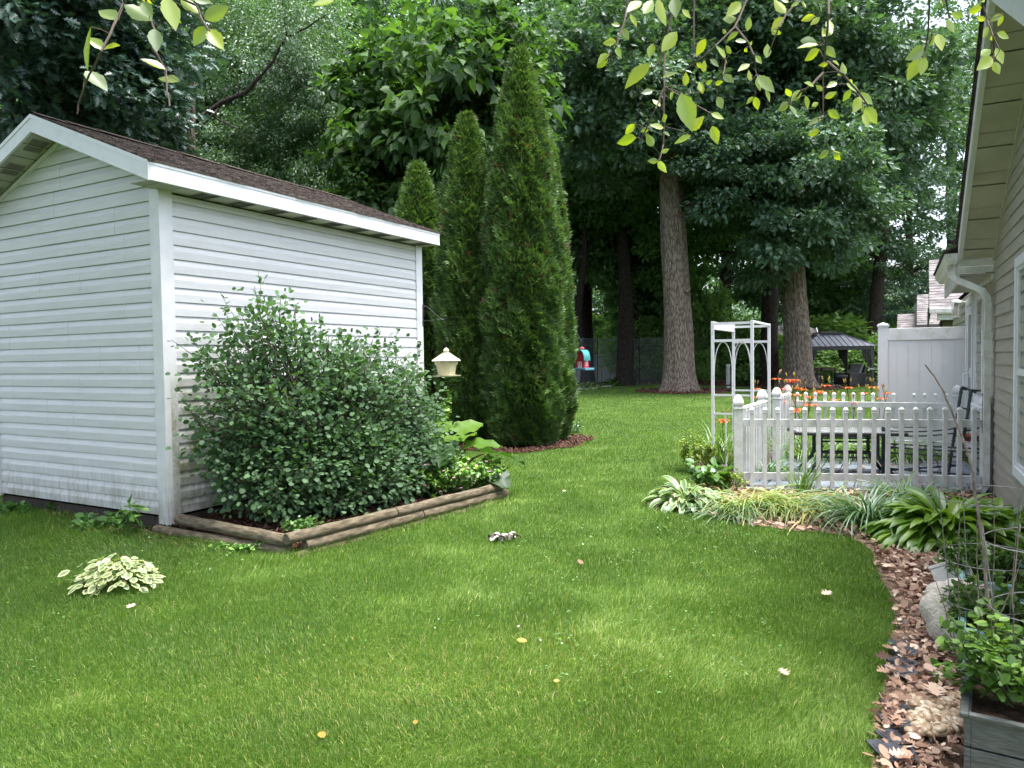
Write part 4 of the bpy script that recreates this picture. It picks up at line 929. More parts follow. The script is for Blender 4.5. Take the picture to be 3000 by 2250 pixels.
# net fence
m_net = M("net_wire", (.30, .33, .33), (.22, .25, .25), rough=.6)
fp = [G(1440, 1160), G(1640, 1137), G(1752, 1130), G(1855, 1124), G(1960, 1121), G(2070, 1118)]
fp = [Vector((-6.5, 30.5, 0))] + [Vector((p.x, min(p.y, 36) + .35, 0)) for p in fp]
nf = thing("net_fence", "tall wire net garden fence running behind the far lawn", "fence", fp[1])
FH = 2.35
for i, p in enumerate(fp[1:]):
    mb = MB(); mb.tube([(0, 0, 0), (.02, 0, FH + .05)], .022, 6); o = mb.build("post", m_dark, nf); o.location = p - fp[1]
mb = MB()
for a, b in zip(fp[1:-1], fp[2:]):
    L = (b - a).length; d = (b - a) / L; a0 = a - fp[1]
    for z in (FH - .02, FH - .35, .05): mb.bar(a0 + Vector((0, 0, z)), a0 + d * L + Vector((0, 0, z)), .007, .007)
    k = -FH
    while k < L:
        for sg in (1, -1):
            s0_, s1_ = (k, k + FH) if sg == 1 else (k + FH, k); z0_, z1_ = 0, FH
            def pt(s_, z_): return (s_, z_)
            A = [s0_, z0_]; B = [s1_, z1_]
            lo_, hi_ = max(0, min(s0_, s1_)), min(L, max(s0_, s1_))
            if hi_ - lo_ < .03: continue
            za = (lo_ - s0_) / (s1_ - s0_) * FH; zb2 = (hi_ - s0_) / (s1_ - s0_) * FH
            p = a0 + d * lo_ + Vector((0, 0, za)); q_ = a0 + d * hi_ + Vector((0, 0, zb2)); wv = Vector((0, 0, .004))
            mb.add([p - wv, q_ - wv, q_ + wv, p + wv], [(0, 1, 2, 3)])
        k += .075
mb.build("netting", m_net, nf)
# white hose / edging at the back bed, red scalloped brick edging
mb = MB(); mb.tube([tuple(G(*p) + Vector((0, 0, .03))) for p in [(1690, 1143), (1750, 1137), (1800, 1131), (1840, 1127), (1868, 1126)]], .045, 6); tag(mb.build("bed_edging_strip", M("pale_strip", (.42, .43, .38), rough=.7)), "pale edging strip along the far flower bed", "edging strip")
m_brick = M("red_brick", (.15, .06, .035), (.09, .04, .025), scale=4, rough=.9)
def bricks(label, pts, n):
    t = thing("brick_edging", label, "brick edging", pts[0])
    for i in range(n):
        f = i / (n - 1) * (len(pts) - 1); k = min(int(f), len(pts) - 2); p = pts[k].lerp(pts[k + 1], f - k) - pts[0]
        mb = MB(); mb.box(-.085, .085, -.05, .05, 0, .20); mb.tube([(0, -.05, .2), (0, .05, .2)], .083, 10); o = mb.build("brick", m_brick, t); o.location = p
bricks("scalloped red brick edging left of the big oak trunk", [G(1876, 1125), G(1915, 1124), G(1952, 1124)], 12)
bricks("scalloped red brick edging between the big oak and the white arbor", [G(2045, 1128), G(2090, 1130), G(2125, 1131)], 12)
# ============================================================ TREES
GRN = lambda a, b, c: (a, b, c)
m_oakleaf = leafmat("oak_leaf", [(0, (0.041, 0.086, 0.055)), (.5, (0.075, 0.149, 0.086)), (.85, (0.116, 0.215, 0.112)), (1, (0.186, 0.317, 0.131))], trans=.32, rough=.45, gloss=.05)
m_oaknear = leafmat("oak_leaf_dark", [(0, (0.027, 0.063, 0.054)), (.6, (0.054, 0.112, 0.081)), (1, (0.095, 0.180, 0.112))], trans=.2, rough=.4, gloss=.07)
m_farleaf = leafmat("far_leaf", [(0, (0.053, 0.114, 0.051)), (.5, (0.105, 0.217, 0.081)), (.85, (0.186, 0.356, 0.114)), (1, (0.317, 0.536, 0.152))], trans=.5, rough=.5, gloss=.03)
m_fine = leafmat("fine_leaf", [(0, (0.043, 0.093, 0.038)), (.5, (0.079, 0.166, 0.061)), (1, (0.172, 0.287, 0.101))], trans=.35, rough=.45, gloss=.06)
m_cat = leafmat("broad_leaf", [(0, (0.021, 0.056, 0.016)), (.5, (0.043, 0.100, 0.024)), (.8, (0.084, 0.177, 0.037)), (1, (0.153, 0.280, 0.057))], trans=.42, rough=.6, gloss=.025)
m_shrub = leafmat("shrub_leaf", [(0, (.07, .14, .04)), (.5, (.14, .27, .07)), (1, (.28, .42, .12))], trans=.4, rough=.55, gloss=.03)
m_wood_far = leafmat("far_wood_leaf", [(0, (0.060, 0.114, 0.065)), (.5, (0.097, 0.184, 0.097)), (1, (0.149, 0.270, 0.134))], trans=.3, rough=.6, gloss=.03)
m_bush = leafmat("bush_leaf", [(0, (0.032, 0.076, 0.029)), (.5, (0.061, 0.131, 0.049)), (.85, (0.109, 0.218, 0.081)), (1, (0.218, 0.378, 0.146))], trans=.32, rough=.65, gloss=.03)
m_arbv = leafmat("arborvitae_leaf", [(0, (0.036, 0.067, 0.024)), (.5, (0.084, 0.159, 0.043)), (.85, (0.160, 0.272, 0.070)), (1, (0.268, 0.406, 0.117)), (1.15, (0.144, 0.082, 0.053))], trans=.25, rough=.55, gloss=.03)
def barkmat(name, c1, c2, st=(7, 7, 1.1), sc=3.2, bump=1.0):
    m = bpy.data.materials.new(name); m.use_nodes = True; nt = m.node_tree; b = nt.nodes["Principled BSDF"]; b.inputs["Roughness"].default_value = .95; b.inputs["Specular IOR Level"].default_value = .15
    tc = _n(nt, "ShaderNodeTexCoord"); mp = _n(nt, "ShaderNodeMapping"); mp.inputs["Scale"].default_value = st; nt.links.new(tc.outputs['Object'], mp.inputs[0])
    vo = _n(nt, "ShaderNodeTexVoronoi", feature='DISTANCE_TO_EDGE'); vo.inputs["Scale"].default_value = sc
    n0 = _n(nt, "ShaderNodeTexNoise"); n0.inputs["Scale"].default_value = sc * 1.3; n0.inputs["Detail"].default_value = 4
    mixv = _n(nt, "ShaderNodeMix", data_type='VECTOR'); mixv.inputs[0].default_value = .18; nt.links.new(mp.outputs[0], n0.inputs[0]); nt.links.new(mp.outputs[0], mixv.inputs[4]); nt.links.new(n0.outputs[1], mixv.inputs[5]); nt.links.new(mixv.outputs[1], vo.inputs[0])
    nz = _n(nt, "ShaderNodeTexNoise"); nz.inputs["Scale"].default_value = sc * 3; nz.inputs["Detail"].default_value = 7; nt.links.new(mp.outputs[0], nz.inputs[0])
    r = _ramp(nt, [(.0, c2), (.16, tuple((a * .6 + b_ * .4) for a, b_ in zip(c1, c2))), (.5, c1)]); nt.links.new(vo.outputs[0], r.inputs[0])
    r2 = _ramp(nt, [(.3, (.55, .55, .55)), (.7, (1.25, 1.25, 1.25))]); nt.links.new(nz.outputs[0], r2.inputs[0])
    mx = _n(nt, "ShaderNodeMix", data_type='RGBA', blend_type='MULTIPLY'); mx.inputs[0].default_value = 1; nt.links.new(r.outputs[0], mx.inputs[6]); nt.links.new(r2.outputs[0], mx.inputs[7]); nt.links.new(mx.outputs[2], b.inputs[0])
    ad = _n(nt, "ShaderNodeMath", operation='MULTIPLY_ADD'); nt.links.new(nz.outputs[0], ad.inputs[0]); ad.inputs[1].default_value = .4; nt.links.new(vo.outputs[0], ad.inputs[2])
    bp = _n(nt, "ShaderNodeBump"); bp.inputs["Strength"].default_value = 1; bp.inputs["Distance"].default_value = .04 * bump; nt.links.new(ad.outputs[0], bp.inputs["Height"]); nt.links.new(bp.outputs[0], b.inputs["Normal"])
    return m
m_bark = barkmat("oak_bark", (.37, .305, .25), (.08, .06, .048))
m_barkd = barkmat("dark_bark", (.075, .06, .052), (.02, .016, .014))
m_twig = M("twig_bark", (.10, .075, .06), (.05, .038, .03), scale=20, rough=.9)
m_twigd = M("dark_twig", (.03, .024, .02), (.015, .012, .01), scale=20, rough=.9)

def trunk(parent, pts, radii, m, sides=44, ridge=.05, flare=0.0, name="trunk", seed=0, rings=70):
    rn = np.random.default_rng(seed); pts = np.array([tuple(p) for p in pts], float); radii = np.array(radii, float)
    seg = np.r_[0, np.cumsum(np.linalg.norm(np.diff(pts, axis=0), axis=1))]; L = seg[-1]
    t = np.linspace(0, 1, rings) ** 1.3 * L
    c = np.stack([np.interp(t, seg, pts[:, i]) for i in range(3)], 1); r = np.interp(t, seg, radii)
    th = np.linspace(0, 2 * np.pi, sides, endpoint=False)
    rr = r[:, None] * np.ones(sides)[None]
    fl = np.exp(-t / (.10 + .62 * radii[0]))[:, None]
    lob = 1 + .35 * np.sin(th * 5 + rn.random() * 6) + .25 * np.sin(th * 3 + rn.random() * 6)
    rr = rr * (1 + flare * fl * lob[None])
    for k in range(6):
        f = rn.integers(7, 20); rr += r[:, None] * ridge * .4 * np.sin(f * th[None] + rn.random() * 6 + np.sin(t[:, None] * rn.uniform(.6, 2.2) + rn.random() * 6) * 1.4)
    V = np.zeros((rings, sides, 3)); V[:, :, 0] = c[:, 0:1] + rr * np.cos(th); V[:, :, 1] = c[:, 1:2] + rr * np.sin(th); V[:, :, 2] = c[:, 2:3]
    i, j = np.meshgrid(np.arange(rings - 1), np.arange(sides), indexing='ij'); j2 = (j + 1) % sides
    q_ = np.stack([i * sides + j, i * sides + j2, (i + 1) * sides + j2, (i + 1) * sides + j], -1).reshape(-1)
    return npmesh(name, V.reshape(-1, 3), q_, np.full((rings - 1) * sides, 4), m, parent, smooth=True)
def wander(a, b, n, amp, rn, sag=0.0):
    a = Vector(a); b = Vector(b); L = (b - a).length; out = []
    off = Vector((0, 0, 0))
    for i in range(n + 1):
        t = i / n; off = off * .8 + Vector((rn.gauss(0, 1), rn.gauss(0, 1), rn.gauss(0, 1))) * amp * L / n * .9
        out.append(a.lerp(b, t) + (off if 0 < i else Vector()) + Vector((0, 0, sag * L * math.sin(math.pi * t))))
    return out
def limbs(parent, lst, m, name="branch", seed=1, sub=3, n=7, amp=.35):
    rn = random.Random(seed); mb = MB()
    for a, b, r0, r1 in lst:
        p = wander(a, b, n, amp, rn, .05); mb.tube(p, [r0 + (r1 - r0) * i / n for i in range(n + 1)], 6, cap=False)
        for _ in range(sub):
            k = rn.randint(2, n - 1); d = (p[k] - p[k - 1]).normalized(); q = p[k] + (d + Vector((rn.gauss(0, .6), rn.gauss(0, .6), rn.gauss(.1, .5)))).normalized() * (Vector(b) - Vector(a)).length * rn.uniform(.25, .5)
            mb.tube(wander(p[k], q, 5, amp, rn), [r1 * 1.2 * (1 - i / 6) + .004 for i in range(6)], 5, cap=False)
    return mb.build(name, m, parent, smooth=True)

def crown_data(ncl, per, rad, cr, lsz, seed, flat=.55, shell=.55, droop=.35, lumpy=.25, upn=1.0, bright_top=.25):
    r = np.random.default_rng(seed); rad = np.array(rad, float)
    d = unit(r.normal(size=(ncl, 3))); q = (shell + (1 - shell) * r.random(ncl)) ** 1.0
    q *= 1 + lumpy * np.sin(d[:, 0] * 4 + 1) * np.cos(d[:, 1] * 5 + d[:, 2] * 3)
    C = d * q[:, None] * rad
    crs = cr * r.uniform(.6, 1.35, ncl); tone = r.random(ncl)
    ii = np.repeat(np.arange(ncl), per); n = len(ii)
    u = unit(r.normal(size=(n, 3))) * (r.random(n) ** .5)[:, None] * np.array([1, 1, flat])
    P = C[ii] + u * crs[ii][:, None]
    out = unit(P * np.array([1, 1, .6])) ; D_ = unit(out * .7 + u * 1.2 + r.normal(size=(n, 3)) * .6 + np.array([0, 0, -droop]))
    N = r.normal(size=(n, 3)) * .65 + np.array([0, 0, upn]) + out * .35
    top = np.clip(u[:, 2] / flat, -1, 1)
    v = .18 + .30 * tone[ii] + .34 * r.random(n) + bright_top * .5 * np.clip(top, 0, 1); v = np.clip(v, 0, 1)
    S = lsz * r.uniform(.65, 1.25, n)
    return P, frames(D_, N), S, v, C
_cr = {}
def crown(key, parent, loc, scale=(1, 1, 1), rotz=0.0, name="crown", **kw):
    if key not in _cr:
        T, F, m, a = kw['T'][0], kw['T'][1], kw['m'], kw['a']
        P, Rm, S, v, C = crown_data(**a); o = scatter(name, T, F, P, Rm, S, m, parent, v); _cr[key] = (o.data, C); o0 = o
    else:
        o0 = bpy.data.objects.new(name, _cr[key][0]); COL.objects.link(o0); o0.parent = parent
    o0.location = loc; o0.scale = scale; o0.rotation_euler = (0, 0, rotz); return o0
OAKK = dict(T=L_OAK, m=m_oakleaf, a=dict(ncl=190, per=130, rad=(4.6, 4.2, 3.6), cr=.95, lsz=.27, seed=5, flat=.45, shell=.45, droop=.3))
FARK = dict(T=L_DIA, m=m_farleaf, a=dict(ncl=215, per=150, rad=(4.8, 4.4, 5.2), cr=1.0, lsz=.30, seed=6, flat=.5, shell=.5, droop=.3))
FARK2 = dict(T=L_OVAL, m=m_farleaf, a=dict(ncl=120, per=130, rad=(4.4, 4.2, 4.2), cr=.9, lsz=.30, seed=16, flat=.5, shell=.35, droop=.3))
SPK = dict(T=L_DIA, m=m_oakleaf, a=dict(ncl=85, per=130, rad=(4.6, 4.2, 4.0), cr=.85, lsz=.25, seed=26, flat=.45, shell=.4, droop=.2))
SHK = dict(T=L_OVAL, m=m_shrub, a=dict(ncl=80, per=150, rad=(1.6, 1.4, 1.3), cr=.42, lsz=.13, seed=36, flat=.7, shell=.6, droop=.2))
FINEK = dict(T=L_DIA, m=m_fine, a=dict(ncl=210, per=190, rad=(3.4, 2.4, 2.7), cr=.60, lsz=.105, seed=46, flat=.6, shell=.3, droop=.9, upn=.6))
CATK = dict(T=L_HEART, m=m_cat, a=dict(ncl=135, per=38, rad=(1.9, 1.6, 2.9), cr=.55, lsz=.225, seed=56, flat=.6, shell=.4, droop=1.0, upn=.9, bright_top=.7))
NEARK = dict(T=L_OAK, m=m_oaknear, a=dict(ncl=110, per=62, rad=(2.6, 2.0, 2.2), cr=.55, lsz=.21, seed=66, flat=.5, shell=.35, droop=.5))

def at(base, u, v, Y): return D(u, v, Y) - base
# ---- the two big oaks
t = thing("oak_tree", "big grey barked oak whose straight trunk stands in a mulch ring on the lawn", "tree", OAK1)
Y1 = OAK1.y
trunk(t, [(0, 0, -.05), at(OAK1, 1988, 1000, Y1), at(OAK1, 1980, 800, Y1), at(OAK1, 1966, 560, Y1), at(OAK1, 1962, 400, Y1), at(OAK1, 1975, 200, Y1), at(OAK1, 1990, -60, Y1)], [.56, .54, .50, .45, .36, .27, .14], m_bark, flare=.55, seed=1, rings=110, sides=60)
limbs(t, [(at(OAK1, 1962, 520, Y1), at(OAK1, 1680, 250, Y1 + .5), .2, .05), (at(OAK1, 1970, 560, Y1), at(OAK1, 2260, 330, Y1 - 1), .2, .05), (at(OAK1, 1966, 430, Y1), at(OAK1, 2150, 160, Y1 + 1), .16, .04), (at(OAK1, 1975, 640, Y1), at(OAK1, 2240, 540, Y1 - 2), .13, .03), (at(OAK1, 1965, 350, Y1), at(OAK1, 1800, 60, Y1 - 2), .14, .04)], m_barkd, seed=2)
crown("oak", t, at(OAK1, 1790, 250, Y1 - .5), (1.0, .9, .95), .3, **OAKK)
crown("oak", t, at(OAK1, 2130, 130, Y1 + 1.5), (1.15, 1, 1.0), 2.1, **OAKK)
crown("oak", t, at(OAK1, 2160, 470, Y1 - 1.2), (.62, .6, .55), 1.1, **OAKK)
mb = MB(); kp = at(OAK1, 2003, 850, Y1) + Vector((.0, -.50, 0))
mb.lathe([(.13, -.02), (.15, .02), (.12, .05), (.06, .03), (.02, .0)], n=14); o = mb.build("knot", m_bark, t, smooth=True); o.location = kp; o.rotation_euler = (R(90), 0, 0)
t = thing("oak_tree", "second big oak with a leafy low crown between the arbor and the gazebo", "tree", OAK2)
Y2 = OAK2.y
trunk(t, [(0, 0, -.05), at(OAK2, 2335, 1000, Y2), at(OAK2, 2325, 830, Y2), at(OAK2, 2318, 640, Y2), at(OAK2, 2330, 300, Y2), at(OAK2, 2345, -60, Y2)], [.56, .52, .46, .38, .27, .12], m_bark, flare=.6, seed=4, rings=110, sides=60)
limbs(t, [(at(OAK2, 2318, 700, Y2), at(OAK2, 2120, 560, Y2 - 3), .15, .04), (at(OAK2, 2320, 650, Y2), at(OAK2, 2600, 420, Y2 - 1), .17, .04), (at(OAK2, 2325, 480, Y2), at(OAK2, 2160, 250, Y2), .15, .04)], m_barkd, seed=5)
crown("oak", t, at(OAK2, 2330, 560, Y2 - 2.2), (.86, .8, .92), .9, **OAKK)
crown("oak", t, at(OAK2, 2520, 330, Y2 + .5), (.95, .9, 1.05), 3.9, **OAKK)
crown("oak", t, at(OAK2, 2280, 100, Y2 + 1), (1.1, 1, 1.0), 5.0, **OAKK)

def far_tree(label, u, v, Y, tr, crowns, name="tree", m=None, lean=0, top=200, bvis=True, cat="tree"):
    base = D(u, v, Y); base.z = 0
    t = thing(name, label, cat, base)
    if tr:
        tp = at(base, u + lean, top, Y); trunk(t, [(0, 0, -.1), tp * .35 + Vector((random.uniform(-.15, .15), 0, 0)), tp * .7 + Vector((random.uniform(-.2, .2), 0, 0)), tp], [tr, tr * .85, tr * .65, tr * .3], m or m_barkd, sides=18, flare=.25, rings=30, seed=int(u))
        rn = random.Random(int(u)); L = []
        for k in range(4):
            f = rn.uniform(.45, .9); a = tp * f; c = crowns[k % len(crowns)]; tgt = at(base, c[1], c[2], Y + c[3]) + Vector((rn.gauss(0, 1.2), rn.gauss(0, .8), rn.gauss(0, 1))); L.append((a, tgt, tr * .38, tr * .1))
        limbs(t, L, m_barkd, seed=int(u) + 1, sub=2)
    for key, cu, cv, dY, sc, rz_ in crowns:
        kw = dict(oak=OAKK, far=FARK, far2=FARK2, sp=SPK, sh=SHK, fine=FINEK, cat=CATK, near=NEARK)[key]
        crown(key, t, at(base, cu, cv, Y + dY), sc if hasattr(sc, '__len__') else (sc, sc, sc), rz_, **kw)
    return t
GB = "trees beyond the lawn"
far_tree("dark trunk standing just left of the second oak behind the arbor", 2252, 1126, 34, .42, [("oak", 2200, 480, 2, .9, 2.5)], top=300)
far_tree("forked dark tree with sky showing round its leaves above the gazebo", 2548, 1120, 39, .38, [("sp", 2560, 560, 1, 1.0, .4), ("sp", 2720, 330, 2, 1.15, 1.9), ("sp", 2650, 830, 1, .62, 3.3)], lean=60, top=330)
far_tree("light green airy tree between the gazebo and the neighbour house roof", 2660, 1120, 47, .3, [("sp", 2780, 700, 0, 1.05, 2.0), ("far2", 2600, 980, 0, .55, 1.0)], top=500)
far_tree("tall pale leaved tree against the sky at the upper right", 2790, 1120, 52, .4, [("sp", 2800, 200, 0, 1.35, 5.0)], top=200)
far_tree("thick brown trunk behind the net fence", 1829, 1112, 35.5, .42, [("far", 1800, 560, 2, .95, 1.5), ("far", 1900, 820, 4, .55, 3.0)], top=500)
far_tree("leaning dark trunk directly behind the barn feeder", 1665, 1110, 35, .22, [("far", 1620, 600, 3, .85, 4.5)], lean=50, top=600)
far_tree("two thin stems between the thick brown trunk and the big oak", 1868, 1110, 37, .14, [("far2", 1880, 780, 1, .7, .7)], top=700)
far_tree("slim dark trunk seen above the small conical evergreen", 1290, 1100, 32, .16, [("far", 1350, 640, 1, .62, .4)], top=480)
far_tree("tall tree filling the gap between the tall evergreen and the big oak", 1720, 1110, 42, .4, [("far", 1700, 420, 0, 1.15, .2), ("far", 1500, 130, 2, 1.2, 2.2), ("far", 1850, 60, 3, 1.2, 4.0)], top=200)
far_tree("dark leafy tree behind the second oak's crown", 2130, 1110, 44, .4, [("far", 2100, 560, 0, 1.05, .9), ("far", 2300, 760, 1, .8, 4.4), ("far", 2200, 150, 1, 1.25, 2.9)], top=300)
far_tree("dense tree rising behind the gazebo roof", 2450, 1110, 46, .35, [("far", 2440, 850, 0, .75, 1.2)], top=600)
far_tree("tall tree rising behind the broad leaved catalpa", 1180, 1100, 33, .3, [("far", 1150, 330, 0, .85, 2.6), ("far", 1300, 760, 2, .8, 5.1), ("sp", 1250, 80, 1, 1.0, 1.0)], top=200)
far_tree("grey trunked tree left of centre above the shed roof", 575, 1100, 14.8, .10, [("far2", 560, 560, 11, .55, 3.1), ("sp", 480, 300, 12, .62, .3), ("far2", 860, 620, 11, .6, 1.2)], m=m_bark, top=80, lean=-8)
far_tree("dark trunk rising over the left slope of the shed roof", 190, 1100, 20, .16, [("far2", 60, 520, 2, .55, 4.0), ("sp", 250, 420, 4, .5, 2.0), ("far2", 330, 150, 3, .6, 5.0)], top=150, lean=-20)
far_tree("tall background tree behind the shed ridge at far left", 60, 1100, 34, .3, [("far", 20, 620, 0, .75, 1.0), ("far", 300, 250, 2, .9, 3.0), ("far", 60, 60, 2, .9, 4.2)], top=300)
far_tree("tall background tree above the middle of the shed roof", 760, 1100, 36, .3, [("far", 720, 420, 0, .95, 5.7), ("far", 960, 120, 2, .95, 2.7), ("far", 560, 40, 1, .9, 3.4), ("far", 950, 700, 2, .8, 1.7)], top=200)
far_tree("bluish dark leaved oak hanging over the shed at upper left", 30, 1150, 14.5, .17, [("near", 60, 120, -2.2, (1.05, 1, 1.0), .4), ("near", 330, 270, -1.5, (.72, .7, .62), 2.5), ("near", 250, -60, -2, (.9, .8, .7), 4.0)], top=100, name="oak_tree")
# fine leaved tree with a long dark limb over the shed
b_ = D(330, 1100, 16.2); b_.z = 0
t = thing("willow_leaved_tree", "fine leaved tree with a long dark rising limb above the shed roof", "tree", b_)
mb = MB(); L_ = [(330, 1090), (370, 700), (425, 425), (490, 385), (560, 360), (610, 330), (650, 300), (720, 270), (760, 225), (800, 180), (818, 140), (840, 110), (900, 80), (960, 40)]
mb.tube([at(b_, u, v, 16) for u, v in L_], [.16, .14, .085, .078, .07, .062, .055, .048, .04, .034, .03, .025, .018, .01], 9)
for a, b, r_ in (((640, 318), (500, 480), .03), ((615, 330), (745, 390), .025), ((560, 360), (470, 450), .02), ((838, 112), (832, -20), .018), ((700, 275), (690, 180), .018), ((800, 180), (930, 290), .016), ((490, 385), (350, 330), .02)):
    mb.tube(wander(at(b_, *a, 16), at(b_, *b, 15.8), 6, .3, random), [r_ * (1 - i / 8) for i in range(7)], 6)
mb.build("trunk", m_barkd, t, smooth=True)
for cu, cv, Y, sc, rz_ in ((1010, 560, 16.6, (.62, .7, .78), .3), (900, 250, 16.8, (.72, .8, .9), 2.0), (610, 160, 17, (.7, .7, .72), 3.7), (760, 480, 17.2, (.75, .7, .62), 5.0), (480, 420, 17.4, (.6, .6, .5), 1.2)):
    crown("fine", t, at(b_, cu, cv, Y + 1.5), sc, rz_, **FINEK)
# catalpa
b_ = D(1345, 1100, 15.5); b_.z = 0
t = thing("catalpa_tree", "bright green catalpa with large heart shaped leaves behind the evergreens", "tree", b_)
trunk(t, [(0, 0, 0), at(b_, 1350, 800, 15.5), at(b_, 1330, 500, 15.5), at(b_, 1350, 200, 15.5)], [.13, .10, .07, .03], m_barkd, sides=14, rings=24)
limbs(t, [(at(b_, 1340, 700, 15.5), at(b_, 1130, 400, 15), .05, .015), (at(b_, 1335, 550, 15.5), at(b_, 1500, 250, 15), .05, .015), (at(b_, 1335, 500, 15.5), at(b_, 1230, 180, 15.2), .05, .012), (at(b_, 1345, 800, 15.5), at(b_, 1160, 640, 14.8), .04, .012)], m_barkd, seed=77)
for cu, cv, Y, sc, rz_ in ((1370, 420, 15.2, (.98, .9, 1.0), .3), (1140, 460, 15.6, (.72, .8, .80), 2.0), (1490, 280, 15.8, (.62, .6, .55), 3.5), (1090, 620, 15.4, (.50, .5, .42), 4.2), (1230, 900, 16.0, (.7, .6, .5), 1.0)):
    crown("cat", t, at(b_, cu, cv, Y), sc, rz_, **CATK)

# unseen tree added on the left to shade the gable wall and lawn
far_tree("unseen tree added beyond the left edge to shade the shed gable and lawn", 1500, 1125, 8, 0, [], name="added_shade_tree")
t = bpy.data.objects["added_shade_tree"]; t.location = (-7.2, 1.2, 0)
trunk(t, [(0, 0, 0), (.1, 0, 3), (0, .1, 7)], [.28, .24, .15], m_barkd, sides=14, rings=20)
crown("far", t, (2.5, 2.2, 8.6), (.8, .75, .42), .5, **FARK); crown("far", t, (1.6, -4.6, 7.0), (.7, .7, .5), 2.5, **FARK); crown("far", t, (.9, 3.6, 8.4), (.62, .6, .38), 4.5, **FARK)

# ---- understorey shrubs behind the fence
for i, (lab, u, v, Y, sc) in enumerate([
    ("dark shrub between the thick brown trunk and thin stems", 1900, 1030, 37.5, (1.5, 1, 1.3)),
    ("light green shrub just right of the big oak trunk", 2075, 985, 37, (1.1, 1, 1.9)), ("dark hedge mass seen through the arbor", 2165, 1060, 36, (1.35, 1, 1.35)), ("dark hedge mass right of the arbor behind the dark trunk", 2245, 1075, 37, (1.2, 1, 1.1)),
    ("round clipped green shrub left of the arbor legs", 2075, 1080, 35.2, (.55, .6, .62)), ("yellow green shrub behind the gazebo table side", 2480, 1078, 36.5, (2.0, 1, .95)), ("yellow green shrub right of the gazebo posts", 2590, 1070, 37, (1.1, 1, 1.2)),
    ("dark understorey shrub behind the barn feeder", 1610, 990, 48, (2.2, 1, 1.5)), ("dark shrub mass low between fence and second oak", 1990, 1000, 41, (2.6, 1, 2.0)), ("dark shrub mass behind the gazebo", 2400, 1040, 41, (2.6, 1, 1.6)), ("dark shrub mass near the privacy fence post", 2560, 1050, 43, (2.2, 1, 1.9))]):
    far_tree(lab, u, v, Y, 0, [("sh", u, v, 0, sc, i * 1.3)], name="shrub", cat="shrub")
# far wood
n = 150000
X_ = rg.uniform(-70, 62, n); Y_ = rg.uniform(56, 66, n); H_ = 9 + 4 * fnoise(X_ * .35, Y_ * .2) - 4.5 * (X_ > 18); Z_ = rg.random(n) ** .85 * np.clip(H_, 5, 14)
scatter("far_wood", L_DIA[0], L_DIA[1], np.stack([X_, Y_, Z_], 1), frames(rnd(n), rnd(n) * .6 + [0, -.4, 1]), rg.uniform(.3, .62, n), m_wood_far, None, np.clip(.4 + .3 * fnoise(X_, Z_ * 1.5) + .25 * rg.random(n), 0, 1))
tag(bpy.data.objects["far_wood"], None, None, None, 'stuff')

